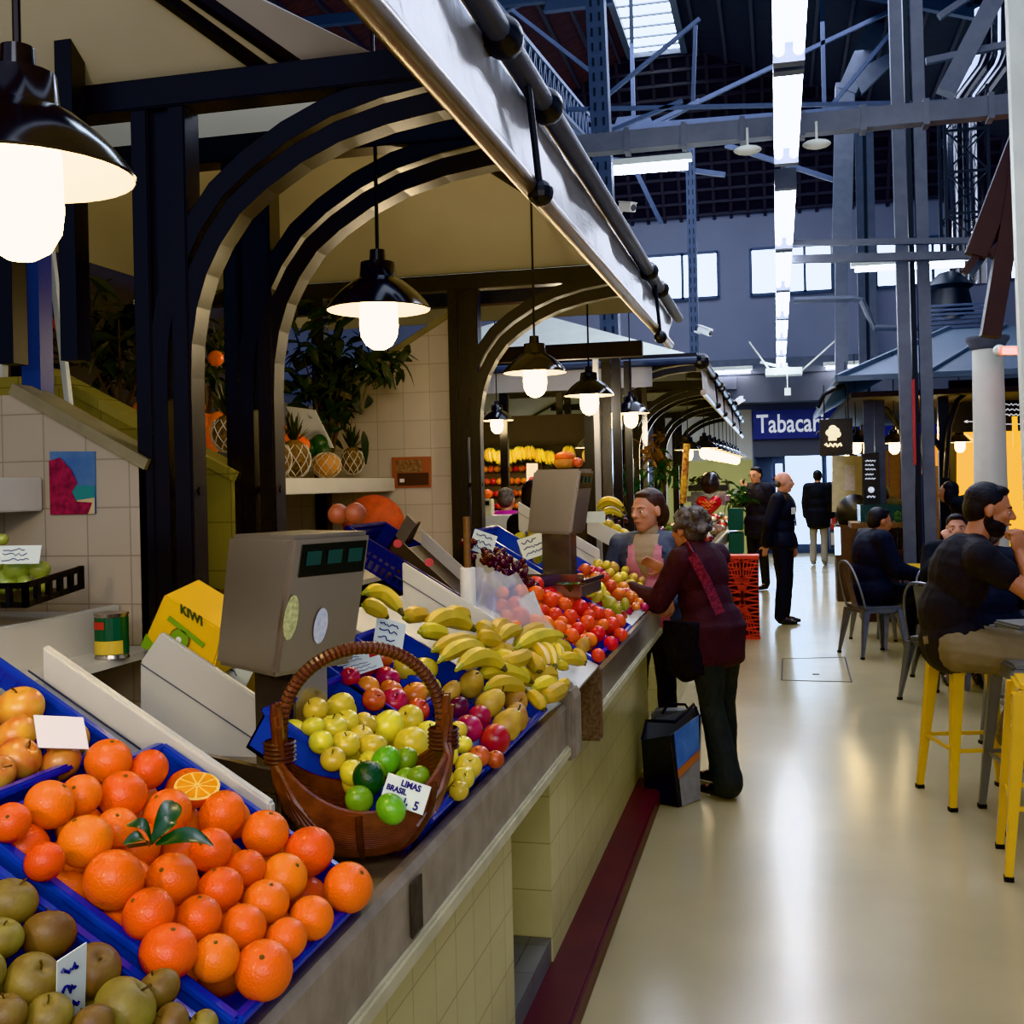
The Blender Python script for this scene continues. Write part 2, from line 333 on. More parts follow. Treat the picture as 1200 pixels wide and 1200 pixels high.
# perforated and twin channel columns
def slotted(p, q, w, label, holes=True):
    t = thing('slotted_column', label, 'column', q); p, q = V(p), V(q)
    g = MB(); g.bar(p, q, w); part('post', g, 'steel_blue', t)
    g = MB(); n = int((p - q).length / .16)
    for i in range(n):
        c = q.lerp(p, (i + .5) / n)
        for s in (-1, 1): g.box((c.x + s * w * .22 - w * .06, c.y - w / 2 - .004, c.z - .045), (c.x + s * w * .22 + w * .06, c.y - w / 2 + .002, c.z + .045))
    part('slots', g, 'black', t); return t
a = PY(713, 270, 12); slotted((a.x - .14, 12, 9.3), (a.x, 12, 3.15), .2, 'blue slotted steel column rising behind the first awning')
a = PY(814, 415, 18.6); slotted((a.x, 18.6, 7.4), (a.x, 18.6, 3.2), .15, 'thin slotted column carrying a small white camera')
def channel(x0, y0, x1, y1, Y, w, label):
    t = thing('steel_column', label, 'column', PY(x1, y1, Y)); p, q = PY(x0, y0, Y), PY(x1, y1, Y)
    q = V((q.x + (q.x - p.x) * .05, q.y, 0)); 
    for s in (-1, 1): g = MB(); g.bar(p + V((s * w * .34, 0, 0)), q + V((s * w * .34, 0, 0)), w * .32, .12); part('flange', g, 'steel_grey', t)
    g = MB(); g.bar(p + V((0, .08, 0)), q + V((0, .08, 0)), w * .5, .05); part('web', g, 'black', t)
channel(1060, -20, 1078, 610, 12.0, .3, 'tall twin channel steel column beside the kiosk corner')
channel(1012, 130, 1020, 560, 19.5, .26, 'slim twin channel column far behind near the hanging sign')
b = MB(); b.bar(PY(1050, -20, 19), PY(992, 110, 19), .35, .3); b.bar(PY(990, 100, 19), PY(986, 300, 19), .32, .3); b.prism([PY(1000, 85, 18.8), PY(1045, 60, 18.8), PY(1045, 75, 18.8), PY(1010, 110, 18.8)], (0, .1, 0))
b.bar(PY(986, 300, 19), PY(986, 470, 19), .18, .2); solo('portal_frame', b, 'steel_grey', 'grey riveted portal frame leg bending into a rafter', 'frame')
b = MB(); b.bar(PY(1180, -30, 13), PY(1108, 110, 13), .2, .2); b.bar(PY(1085, 72, 13), PY(1200, 48, 13), .07); b.bar(PY(1100, 20, 13), PY(1160, -20, 13), .07); solo('rafter', b, 'steel_grey', 'grey rafter climbing past the bent ventilation ducts', 'rafter')
p, q = PY(1191, -30, 7), PY(1204, 330, 7); solo('steel_column', MB().bar(p, V((q.x + .02, 7, 1.3)), .09, .12), 'fabric_white', 'pale painted post cut by the right edge of the view', 'column')
# ventilation ducts in a lattice cage
t = thing('duct_cage', 'black lattice cage around the shiny ventilation ducts', 'cage', PY(1130, 300, 15)); g = MB()
xs = [PY(x, 200, 15).x for x in (1106, 1156)]
for yy in (14.85, 15.35):
    for X in xs: g.bar((X, yy, 4.3), (X, yy, 6.45), .04)
    for i in range(4):
        z0 = 4.35 + i * .52; g.bar((xs[0], yy, z0), (xs[1], yy, z0), .03); g.bar((xs[0], yy, z0), (xs[1], yy, z0 + .52), .02); g.bar((xs[1], yy, z0), (xs[0], yy, z0 + .52), .02)
part('lattice', g, 'black_steel', t)
for x, lab in ((1120, 'left hand shiny steel duct bending up to the right'), (1143, 'second shiny steel duct inside the lattice cage')):
    X = PY(x, 200, 15.1).x; a = PY(x, 125, 15.1).z
    solo('ventilation_duct', MB().tube([(X, 15.1, 4.0), (X, 15.1, a - .1), (X + .04, 15.1, a + .1), (X + .3, 15.1, a + .45), (X + .36, 15.1, a + .6), (X + .37, 15.1, a + 1.2)], .11, 16), 'chrome', lab, 'duct', 'ventilation ducts', smooth=True)
# fluorescent rows along the aisle
def tube_row(y0, y1, lab, z=3.8):
    t = thing('fluorescent_light', lab, 'light', (.1, (y0 + y1) / 2, z), 'long fluorescent row above the aisle')
    g = MB(); g.box((.02, y0 + .05, z + .05), (.18, y1 - .05, z + .1)); part('housing', g, 'fabric_white', t)
    for s in (-.05, .05): g = MB(); g.cyl((.1 + s, y0 + .1, z), (.1 + s, y1 - .1, z), .028, n=10); part('tube', g, 'tube_light', t)
    for yy in (y0 + .04, y1 - .04): g = MB(); g.box((.02, yy - .04, z - .05), (.18, yy + .04, z + .1)); part('end_cap', g, 'steel_grey', t)
    for yy in (y0 + .4, y1 - .4): g = MB(); g.cyl((.1, yy, z + .1), (.1, yy, z + 1.2), .006, n=5); part('hanger', g, 'steel_grey', t)
tube_row(4.1, 6.0, 'twin fluorescent batten above the aisle, nearest one at the top of the photo'); tube_row(6.05, 7.9, 'twin fluorescent batten ending at the grey cross beam')
for i, lab in enumerate(('just beyond the grey cross beam', 'crossing the big upper window', 'just past the window joint', 'midway down the far row', 'next to last in the far row', 'farthest down, ending on a white bracket')):
    tube_row(8.5 + i * 2.35, 8.5 + i * 2.35 + 2.3, 'twin fluorescent batten ' + lab)
b = MB(); b.box((-.2, 22.3, 3.62), (.5, 22.8, 3.75)); b.bar((-.3, 22.5, 3.9), (.5, 22.5, 3.68), .05); b.bar((.5, 22.5, 3.7), (1.2, 22.4, 4.3), .03); b.bar((-.1, 22.5, 3.7), (-.5, 22.4, 4.3), .03)
solo('light_bracket', b, 'fabric_white', 'white bracket holding the far end of the light row', 'bracket')
def cross_light(x0, y0, x1, y1, Y, r, lab):
    p, q = PY(x0, y0, Y), PY(x1, y1, Y); t = thing('strip_light', lab, 'light', (p + q) / 2, None)
    g = MB(); g.cyl(p, q, r, n=10); part('tube', g, 'tube_light', t)
    g = MB(); g.box((min(p.x, q.x) - .05, Y - .05, p.z + r), (max(p.x, q.x) + .05, Y + .08, p.z + r + .08)); part('housing', g, 'fabric_white', t)
cross_light(688, 203, 806, 194, 13.8, .05, 'strip light glowing across in front of the slotted column')
cross_light(1002, 316, 1130, 310, 14.0, .03, 'long thin strip light below the right upper windows')
cross_light(836, 437, 879, 435, 22.9, .03, 'short strip light above the grey box on the back wall')
cross_light(968, 431, 1006, 429, 22.9, .03, 'short strip light on the back wall nearer the kiosk roof')
t = thing('heater', 'round ended infrared heater glowing orange beside the white column', 'heater', PY(1180, 411, 10.5)); g = MB(); g.cyl(PY(1171, 411, 10.5), PY(1215, 411, 10.5), .045, n=12); g.ball(PY(1171, 411, 10.5), .055); part('body', g, 'fabric_white', t, smooth=True)
g = MB(); g.bar(PY(1175, 411, 10.44), PY(1215, 411, 10.44), .05, .06); part('element', g, 'heater_glow', t)
for x, y in ((876, 176), (957, 169)):
    p = PY(x, y, 8.15); solo('oval_lamp', MB().ball(p, (.1, .06, .035)).cyl(p, p + V((0, 0, .16)), .01, n=6), 'fabric_white', 'white oval lamp under the grey cross beam, ' + ('left of the light row' if x < 900 else 'right of the light row'), 'lamp', smooth=True)
def cctv(px, py, Y, s, d, lab):
    p = PY(px, py, Y); t = thing('security_camera', lab, 'camera', p); d = V(d).normalized()
    g = MB(); g.bar(p - d * s, p + d * s, s * .9, s * .9); g.bar(p - d * s + V((0, 0, s * .55)), p + d * s * 1.25 + V((0, 0, s * .55)), s * 1.05, s * .12); part('housing', g, 'white', t, bevel=s * .15)
    g = MB(); g.cyl(p + d * s * .95, p + d * s * 1.05, s * .36, n=12); part('lens', g, 'black', t)
    g = MB(); g.tube([p - d * s * .4, p - d * s * 1.0 - V((0, 0, s * .6)), p - d * s * 1.9 - V((0, 0, s * .6))], s * .15, 6); part('bracket', g, 'white', t)
cctv(735, 243, 9, .075, (.75, -.65, -.25), 'white bullet security camera beside the first slotted column')
cctv(826, 388, 18.4, .12, (.8, -.5, -.4), 'small white camera on the thin far column')
cctv(866, 470, 22, .1, (-.5, -.6, -.4), 'tiny white camera near the blue shop sign')

# ------------------------------------------------------------------ tobacco shop front on the back wall
t = thing('shop_sign', 'dark blue shop sign lettered Tabacaria in white', 'sign', (-.47, WY, 2.42)); zb, zt = 2.42, 3.02
g = MB(); g.box((-.49, WY - .12, zb), (3.5, WY - .04, zt)); part('sign_board', g, 'tabacaria_blue', t)
vs_, fs_ = textmb('Tabacaria', .54, (-.42, WY - .13, 2.56), (1, 0, 0), (0, 0, 1), (.74, 1), bold=.008); g = MB(); g.add(vs_, fs_); part('lettering', g, 'letter_white', t)
g = MB(); g.tube([V((.92 + .14 * math.cos(a), WY - .14, 2.47 + .1 * math.sin(a))) for a in [PI * i / 8 for i in range(9)]], .014, 6); part('emblem', g, 'fabric_grey', t)
t = obj('door_1', None); t['kind'] = 'structure'; t.location = (1, WY, 0)
g = MB(); g.box((-.49, WY - .02, 2.05), (3.6, WY + .02, 2.42)); part('lintel_panel', g, 'band_grey', t)
g = MB(); g.box((.15, WY + .2, .2), (.9, WY + .22, 2.1)); g.box((1.0, WY + .2, 1.1), (1.35, WY + .22, 2.05)); g.box((-.1, WY + .2, .9), (.1, WY + .22, 1.9)); g.box((1.6, WY + .2, .2), (1.9, WY + .22, 2.1)); part('bright_glazing', g, 'door_glow', t)
g = MB(); g.box((-.49, WY + .24, 0), (3.6, WY + .28, 2.1)); part('shop_interior', g, 'steel_blue', t)
g = MB()
for X in (-.47, -.08, .12, .92, 1.42, 1.58, 1.95, 3.5): g.box((X - .03, WY + .05, 0), (X + .03, WY + .1, 2.1))
for z in (.1, 1.0, 1.55): g.box((-.47, WY + .05, z), (.12, WY + .09, z + .04)); g.box((1.4, WY + .05, z), (3.5, WY + .09, z + .04))
part('door_frame', g, 'steel_blue', t)
t = thing('magazine_rack', 'crowded display rack seen in the tobacco shop doorway', 'rack', (1.2, WY - .3, 0)); g = MB(); g.box((1.0, WY - .25, .1), (1.5, WY - .05, 1.5)); part('case', g, 'steel_grey', t)
for i in range(4):
    for j in range(3): g = MB(); g.box((1.03 + j * .155, WY - .3, .2 + i * .32), (1.16 + j * .155, WY - .26, .45 + i * .32)); mat('mag%d%d' % (i, j), random.choice([(190, 60, 50), (60, 90, 170), (210, 200, 180), (40, 120, 90), (220, 170, 60)]), .5); part('magazine', g, 'mag%d%d' % (i, j), t)
b = MB(); b.box(PY(829, 441, 23) + V((0, 0, -.28)), PY(863, 441, 23) + V((0, .2, 0))); solo('air_curtain', b, 'band_grey', 'grey box unit hanging under the back wall ledge', 'unit')
p = PY(923, 459, 22); solo('hanging_beacon', MB().cyl(p, p + V((0, 0, .55)), .012, n=6).box(p + V((-.06, -.03, -.07)), p + V((.06, .03, .07))), 'fabric_white', 'small pale box hanging on a rod below the light row', 'fitting')

# ------------------------------------------------------------------ stall frames and canopies
EX = -.66
ARCH = [(-1.6, 1.0), (-1.6, 1.9), (-1.595, 2.0), (-1.575, 2.11), (-1.54, 2.21), (-1.49, 2.3), (-1.42, 2.39), (-1.33, 2.46), (-1.22, 2.525), (-1.1, 2.575), (-.96, 2.61), (-.82, 2.63), (-.68, 2.64)]
def frame(Y, lab, posts=((-1.64, .05), (-1.53, .05)), base=.2, back=-3.1, mirror=False):
    t = thing('stall_frame', lab, 'frame', (-1.585, Y, base), 'black arched stall frames')
    for X, w in posts: g = MB(); g.box((X - w / 2, Y - .04, base), (X + w / 2, Y + .04, 2.62)); part('post', g, 'black_steel', t, bevel=.004)
    g = MB(); g.box((-1.62, Y - .02, 1.85), (-1.55, Y + .02, 2.62)); part('web_plate', g, 'black_steel', t)
    g = MB(); g.box((back, Y - .045, 2.62), (EX, Y + .045, 2.7)); part('beam', g, 'black_steel', t, bevel=.004)
    for d in (0, .07):
        P = [V((X, 0, z)) for X, z in ARCH]; out, inn = [], []
        for i, p in enumerate(P):
            t_ = (P[min(i + 1, len(P) - 1)] - P[max(i - 1, 0)]).normalized(); n_ = V((t_.z, 0, -t_.x))
            out.append(p + n_ * (d - .027)); inn.append(p + n_ * (d + .027))
        g = MB(); k = len(P); g.add([V((p.x, Y - .035, p.z)) for p in out + inn] + [V((p.x, Y + .035, p.z)) for p in out + inn],
            [(i, i + 1, k + i + 1, k + i) for i in range(k - 1)] + [(2 * k + i, 3 * k + i, 3 * k + i + 1, 2 * k + i + 1) for i in range(k - 1)] + [(i, 2 * k + i, 2 * k + i + 1, i + 1) for i in range(k - 1)] + [(k + i, k + i + 1, 3 * k + i + 1, 3 * k + i) for i in range(k - 1)])
        part('arch', g, 'black_steel', t)
    g = MB(); g.bar((back + .7, Y, .1), (back + .7, Y, 2.64), .07); part('back_post', g, 'black_steel', t)
    for z in (1.2, 1.6, 2.0): g = MB(); g.cyl((-1.66, Y, z), (-1.5, Y, z), .012, n=6); part('spacer', g, 'black_steel', t)
    return t
frame(2.69, 'black arched stall frame at the end of the first stall, nearest the camera')
frame(3.185, 'black arched stall frame second from the camera, opening the second stall')
frame(5.61, 'black arched stall frame at the far side of the second stall, by the tiled wall')
t = thing('stall_frame', 'black beam and slim post just behind the frame at the white tiled wall', 'frame', (-1.63, 6.1, .2), 'black arched stall frames')
g = MB(); g.box((-3.1, 6.06, 2.62), (EX, 6.14, 2.7)); part('beam', g, 'black_steel', t); g = MB(); g.box((-1.66, 6.08, .2), (-1.63, 6.12, 2.62)); part('post', g, 'black_steel', t)
for Y, lab in ((9.75, 'front frame of the second white canopy facing the camera'), (12.4, 'arched frame of the second canopy, second from its front'), (12.9, 'arched frame of the second canopy, third from its front'), (15.4, 'arched frame of the second canopy, fourth from its front'), (18.2, 'arched frame of the second canopy, at its far end')):
    frame(Y, 'black ' + lab)
# uprights behind the first lamp
for x, w, c, lab in ((12, .045, 'black_steel', 'thin black upright at the far left behind the big lamp'), (85, .05, 'black_steel', 'black upright right of the big lamp cap')):
    a = PY(x, 100, 2.6); solo('upright', MB().box((a.x - w / 2, 2.56, 1.95), (a.x + w / 2, 2.62, 3.9)), c, lab, 'post')
a = PY(42, 330, 2.75); mat('blue_paint', (36, 56, 120), .4); solo('upright', MB().box((a.x - .03, 2.72, 1.8), (a.x + .03, 2.78, 3.8)), 'blue_paint', 'blue painted upright seen under the big lamp', 'post')
solo('upright', MB().bar(PY(58, 280, 2.9), PY(83, 492, 2.9), .018), 'fabric_white', 'thin white leaning rod in front of the dark foliage', 'rod')
solo('upright', MB().bar(PY(4, 300, 3.2), PY(1, 460, 3.2), .03), 'fabric_white', 'pale rod at the far left edge', 'rod')
# canopy of the second stall: hip roof in cream fabric
def hip(y0, y1, x0, x1, z0, z1, inset, lab, m='fabric', sag=.03):
    t = thing('canopy', lab, 'canopy', ((x0 + x1) / 2, (y0 + y1) / 2, z0)); xm = (x0 + x1) / 2
    A, B_, C_, D_ = (x1, y0, z0), (x1, y1, z0), (x0, y1, z0), (x0, y0, z0); E, F_ = (xm, y0 + inset, z1), (xm, y1 - inset, z1)
    for q, n in (((A, B_, F_, E), 'front_slope'), ((C_, D_, E, F_), 'back_slope')): g = MB(); g.sheet(*q, 8, 6, lambda u, v: (0, 0, -sag * math.sin(PI * u) * math.sin(PI * v))); part('fabric_panel', g, m, t, smooth=True)
    for q in ((D_, A, E), (B_, C_, F_)): g = MB(); g.quad(*q); part('fabric_panel', g, m, t)
    for p, q in ((A, E), (D_, E), (B_, F_), (C_, F_), (E, F_)): g = MB(); g.bar(V(p) - V((0, 0, .03)), V(q) - V((0, 0, .03)), .025); part('rafter', g, 'black_steel', t)
    return t
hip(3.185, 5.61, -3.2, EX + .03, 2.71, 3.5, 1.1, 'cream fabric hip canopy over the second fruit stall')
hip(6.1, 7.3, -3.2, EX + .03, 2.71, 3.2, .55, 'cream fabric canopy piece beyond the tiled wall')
# canopy of the first stall
t = thing('canopy', 'cream fabric canopy over the nearest stall at the top left', 'canopy', (-2, 2.2, 2.7)); N = (0, .7, 1); d0 = 2.7 + .7 * 2.69
r1a, r1b = PY(314, 84, 2.69), onplane(200, 0, N, d0); r2a, r2b = PY(352, 80, 2.69), onplane(240, 0, N, d0); e1, e2 = PY(447, 74, 2.69), onplane(290, 0, N, d0)
ext_ = lambda a, b_, k: a + (b_ - a) * k
for a in (r1a, r2a, e1): a.z = 2.7
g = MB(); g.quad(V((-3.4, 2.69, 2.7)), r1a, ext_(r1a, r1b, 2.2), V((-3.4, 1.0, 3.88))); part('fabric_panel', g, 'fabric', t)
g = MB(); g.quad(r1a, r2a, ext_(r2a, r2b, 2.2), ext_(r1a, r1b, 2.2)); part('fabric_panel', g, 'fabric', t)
g = MB(); g.quad(r2a, e1, ext_(e1, e2, 2.2) + V((0, 0, .05)), ext_(r2a, r2b, 2.2)); part('fabric_panel', g, 'fabric_grey', t)  # grey cloth puts the weaker light on this slope into its colour
for q in ((r1a, r1b), (r2a, r2b)): g = MB(); g.bar(q[0], ext_(q[0], q[1], 2.2), .035); part('rafter', g, 'black_steel', t)
# rolled awning: pipe, hanging vinyl valance and roller tube
def awning(y0, y1, ty1, lab, joints, x=-.62, zt=2.655, zb=2.36, col='vinyl', zb2=None):
    zb2 = zb2 or zb; t = thing('awning', lab, 'awning', (x, y0, zt)); n = 28
    g = MB(); g.sheet((x - .03, y0, zt), (x - .03, y1, zt), (x, ty1, zb2), (x, y0, zb), n, 6, lambda u, v: (.012 * math.sin(u * 37) * math.sin(PI * v) + .008 * math.sin(u * 90 + v * 4) * math.sin(PI * v), 0, 0)); part('valance', g, col, t, smooth=True)
    g = MB(); g.cyl((x, y0, zb), (x, ty1, zb2), .026, n=14); part('roller_tube', g, 'tube_metal', t, smooth=True)
    g = MB(); g.cyl((x + .01, y0, zt), (x + .01, y1, zt), .03, n=12); part('pipe', g, 'steel_grey' if col == 'vinyl' else 'black_steel', t, smooth=True)
    for j in joints: g = MB(); g.ball((x + .01, j, zt), (.05, .07, .05)); g.bar((x - .02, j, zt), (x - .25, j, zt + .02), .06); part('clamp', g, 'black_steel', t, smooth=True)
    for j in joints[::2]: g = MB(); g.cyl((x + .012, j + .25, zt), (x + .03, j + .3, zb), .01, n=6); g.ball((x + .03, j + .3, zb), .035); part('strap', g, 'black', t)
    return t
awning(.6, 7.3, 6.75, 'retracted awning with grey vinyl valance and roller tube along the first stalls', [2.55, 3.05, 5.6, 6.15], zb2=2.42)
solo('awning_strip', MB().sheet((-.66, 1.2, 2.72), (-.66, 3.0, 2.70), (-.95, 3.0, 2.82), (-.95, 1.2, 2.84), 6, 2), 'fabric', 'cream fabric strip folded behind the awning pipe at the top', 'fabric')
solo('fascia_beam', MB().box((-2.6, 7.25, 2.42), (-.85, 7.33, 2.52)), 'dark_brown', 'dark beam closing the end of the first canopy', 'beam')
# second canopy, white roof facing the camera
hip(9.75, 18.3, -4.2, EX + .04, 2.66, 3.35, 1.3, 'white hip canopy of the farther stalls, its roof catching daylight', 'fabric_white')
t = thing('awning', 'grey roller awning across the front of the white canopy', 'awning', (-1.5, 9.7, 2.6))
g = MB(); g.cyl((-4.2, 9.68, 2.63), (-.62, 9.68, 2.63), .035, n=10); part('pipe', g, 'steel_blue', t)
g = MB(); g.sheet((-4.2, 9.7, 2.6), (-1.05, 9.7, 2.6), (-1.05, 9.7, 2.42), (-4.2, 9.7, 2.42), 10, 3); part('valance', g, 'fabric_grey', t)
g = MB(); g.ball((-.62, 9.7, 2.62), .07); part('clamp', g, 'black_steel', t)
awning(9.8, 20.5, 20.5, 'long roller awning along the aisle side of the white canopy', [11.3, 12.4, 12.9, 14.2, 15.4, 16.8, 18.2, 19.5], zt=2.64, zb=2.36, col='fabric_grey')
# dark panels behind the stalls
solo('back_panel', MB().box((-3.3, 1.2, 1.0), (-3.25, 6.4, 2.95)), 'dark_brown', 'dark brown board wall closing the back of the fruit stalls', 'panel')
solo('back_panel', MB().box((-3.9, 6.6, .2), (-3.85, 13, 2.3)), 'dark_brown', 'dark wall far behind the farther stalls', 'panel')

# ------------------------------------------------------------------ pendant lamps
def make_lamp(lab, cord_top, loc, s=1.0):
    t = thing('pendant_lamp', lab, 'lamp', loc, 'black enamel pendant lamps'); x, y, z = loc
    g = MB(); g.cyl((x, y, z + .14 * s), (x, y, cord_top), .006, n=6); part('cord', g, 'black', t)
    g = MB(); g.lathe((x, y, z), [(.001, .175 * s), (.022 * s, .172 * s), (.024 * s, .14 * s), (.05 * s, .135 * s), (.056 * s, .085 * s), (.062 * s, .078 * s)], 20); part('cap', g, 'lamp_black', t, smooth=True)
    g = MB(); g.lathe((x, y, z), [(.055 * s, .09 * s), (.075 * s, .08 * s), (.11 * s, .052 * s), (.138 * s, .022 * s), (.152 * s, 0), (.15 * s, -.004)], 32); part('shade', g, 'lamp_black', t, smooth=True)
    g = MB(); g.lathe((x, y, z), [(.05 * s, .075 * s), (.105 * s, .046 * s), (.134 * s, .016 * s), (.149 * s, -.003)], 32); part('reflector', g, 'reflector', t, smooth=True)
    g = MB(); g.lathe((x, y, z), [(.04 * s, .06 * s), (.054 * s, .03 * s), (.056 * s, -.05 * s), (.052 * s, -.08 * s), (.038 * s, -.105 * s), (.018 * s, -.117 * s), (.001, -.12 * s)], 20); part('globe', g, 'bulb', t, smooth=True)
    return t
L1 = make_lamp('large glowing pendant lamp at the top left, nearest the camera', 3.1, (-1.075, 1.42, 2.072), 1.08)
for (x, y, z, top, lab) in ((-1.127, 3.07, 2.12, 2.9, 'glowing pendant lamp above the steel scale and pineapple shelf'), (-1.119, 5.18, 2.13, 2.85, 'glowing pendant lamp in front of the awning tube, third from the camera'),
    (-1.10, 6.63, 2.125, 2.85, 'glowing pendant lamp above the second scale, between two others'), (-1.147, 8.95, 2.15, 2.9, 'glowing pendant lamp right of the cluster over the vendor'),
    (-2.43, 9.6, 2.17, 2.7, 'small glowing pendant lamp over the hanging bananas'), (-1.72, 10.4, 1.93, 2.7, 'dim low lamp just above the fruit on the second scale'), (-.95, 12.2, 1.93, 2.7, 'glowing pendant lamp over the balloons stall')):
    c = copy_tree(L1); c.location = (x, y, z); c['label'] = lab; c.scale = (.93,) * 3
for i in range(9):
    c = copy_tree(L1); c.location = (-.86 + .02 * i, 13.6 + i * .75, 1.98); c['label'] = 'small glowing pendant lamp in the long receding row over the far stalls'; c['group'] = 'far row of pendant lamps'
for x, y, Y, lab in ((1003, 519, 13.4, 'flat pendant lamp left of the chalk menu board'), (992, 522, 14.2, 'pendant lamp half hidden behind another by the hanging sign'), (1048, 519, 13.4, 'pendant lamp left of the tall steel column'), (1125, 518, 14.5, 'dark pendant lamp in front of the yellow wall')):
    c = copy_tree(L1); c.location = PY(x, y, Y); c['label'] = lab; c['group'] = 'kiosk pendant lamps'
# ------------------------------------------------------------------ counters
SD, SN = V((-1, 0, .6)).normalized(), V((.6, 0, 1)).normalized()      # up the slope of the display, and square to it
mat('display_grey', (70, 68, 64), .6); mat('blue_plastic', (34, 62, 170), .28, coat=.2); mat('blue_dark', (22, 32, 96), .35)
mat('steel', (168, 160, 150), .34, metal=.8, noise=.12, nscale=3, stretch=(1, 1, .2)); mat('steel_mirror', (172, 164, 156), .18, metal=.85); mat('display_black', (14, 18, 20), .2)
def counter(y0, y1, lab, front='stone', x=-.65):
    t = thing('market_counter', lab, 'counter', (x - .3, y0, 0))
    g = MB(); g.prism([(x, y0, .78), (x, y0, .905), (x - .008, y0, .92), (x - .028, y0, .92), (x - .034, y0, .9), (x - .034, y0, .78)], (0, y1 - y0, 0)); part('front_slab', g, front, t)
    g = MB(); g.box((x - .1, y0, .755), (x + .012, y1, .79)); part('ledge', g, 'cream_ledge', t, bevel=.006)
    g = MB(); g.box((x - .7, y0, .79), (x - .034, y1, .86)); part('deck', g, 'display_grey', t)
    return t
c1 = counter(-.6, 3.4, 'stone fronted market counter under the oranges and wicker basket')
g = MB(); g.box((-.76, -.6, .075), (-.73, 2.94, .755)); part('tiled_base', g, 'tile_x', c1)
g = MB(); g.box((-.78, -.6, 0), (-.76, 2.94, .755)); g.box((-.78, 2.9, 0), (-1.3, 2.94, .755)); part('base_return', g, 'tile_olive', c1)
g = MB(); g.box((-1.3, 2.94, 0), (-.735, 3.46, .15)); part('step', g, 'tile_step', c1)
g = MB(); g.prism([(-.625, 3.36, .74), (-.625, 3.36, .93), (-.64, 3.36, .965), (-.70, 3.36, .965), (-.70, 3.36, .74)], (0, .13, 0)); part('end_block', g, 'stone', c1, bevel=.012)
g = MB(); g.box((-.648, 1.86, .80), (-.645, 1.92, .895)); mat('worn', (74, 68, 58), .8, noise=.4, nscale=40); part('worn_slot', g, 'worn', c1, label='dark worn slot in the stone front')
g = MB(); g.box((-1.35, -.6, 0), (-1.3, 3.4, .8)); part('inner_wall', g, 'tile_x', c1)
c2 = counter(4.0, 6.15, 'metal edged market counter where the two women stand', 'steel_front') if not mat('steel_front', (160, 150, 138), .28, metal=.55, noise=.25, nscale=5) is None else None
g = MB(); g.box((-1.3, 3.46, .075), (-.73, 6.15, .755)); part('tiled_base', g, 'tile_x', c2)
g = MB(); g.box((-.80, 3.97, .66), (-.64, 4.02, .93)); part('end_slab', g, 'granite', c2, bevel=.01)
g = MB(); g.box((-1.6, 3.5, .6), (-.8, 4.0, .93)); part('joining_deck', g, 'granite', c2)
b = MB(); b.box((-.62, 4.55, .80), (-.615, 4.56, .9)); 
# stepped partition walls with sloping tops
mat('coping', (138, 130, 104), .4, noise=.2, nscale=12)
def slope_wall(name, Y, th, poly, m, cop, lab):
    t = thing('partition', lab, 'partition', (poly[0][0], Y, 0))
    g = MB(); g.prism([(x, Y, z) for x, z in poly], (0, th, 0)); part('tiled_face', g, m, t)
    g = MB(); (xa, za), (xb, zb) = cop; g.bar((xa, Y + th / 2, za + .012), (xb, Y + th / 2, zb + .012), th + .03, .03); part('coping', g, 'coping' if m != 'tile_olive' else m, t); return t
slope_wall('a', 2.65, .09, [(-3.2, .1), (-1.64, .1), (-1.64, 1.665), (-2.03, 1.875), (-3.2, 1.875)], 'tile_beige', ((-1.63, 1.66), (-2.04, 1.88)), 'beige tiled partition with a seaside poster, its top sloping down')
slope_wall('b', 3.14, .09, [(-3.2, .1), (-1.64, .1), (-1.64, 1.635), (-2.32, 1.985), (-3.2, 1.985)], 'tile_olive', ((-1.63, 1.63), (-2.33, 1.99)), 'olive yellow tiled partition seen between the first two frames')
slope_wall('c', 5.66, .1, [(-3.2, .1), (-1.67, .1), (-1.67, 2.5), (-2.38, 2.1), (-2.45, 1.7), (-3.2, 1.6)], 'tile_white', ((-1.67, 2.5), (-2.38, 2.1)), 'pale tiled end wall of the second stall with a small picture')
# wall pictures
def picture(lab, px, Y, mats, draw, cat='poster', name='poster'):
    p = [PY(x, y, Y) for x, y in px]; t = thing(name, lab, cat, p[3]); g = MB(); g.prism(p, (0, .006, 0)); part('sheet', g, mats, t); draw(t, p, Y - .002)
def quadpt(p, u, v): return p[0].lerp(p[1], u).lerp(p[3].lerp(p[2], u), v)
def patch(t, name, p, Y, m, uv, d=.001):
    g = MB(); g.add([V((q.x, Y - d, q.z)) for q in (quadpt(p, u, v) for u, v in uv)], [tuple(range(len(uv)))]); part(name, g, m, t)
mat('sky_blue', (66, 96, 150), .5, col2=(90, 120, 160), nscale=9); mat('pink_flower', (150, 40, 66), .6, col2=(96, 24, 44), nscale=60); mat('sea_green', (50, 120, 120), .5); mat('sand', (190, 170, 130), .5)
def sea(t, p, Y):
    patch(t, 'sea', p, Y, 'sea_green', [(.4, .55), (1, .55), (1, .8), (.4, .8)]); patch(t, 'beach', p, Y, 'sand', [(.6, .78), (1, .74), (1, 1), (.8, 1)], .0015)
    patch(t, 'blossom', p, Y, 'pink_flower', [(0, .15), (.25, .1), (.5, .3), (.62, .5), (.5, .65), (.6, .8), (.95, .82), (.85, 1), (0, 1)], .002)
picture('seaside poster with pink blossom on the beige tiled partition', [(58, 529), (111, 529), (112, 602), (60, 603)], 2.645, 'sky_blue', sea)
mat('pic_red', (150, 84, 66), .5); mat('pic_dark', (56, 36, 34), .5); mat('pic_fruit', (150, 120, 96), .6, col2=(90, 60, 50), nscale=90)
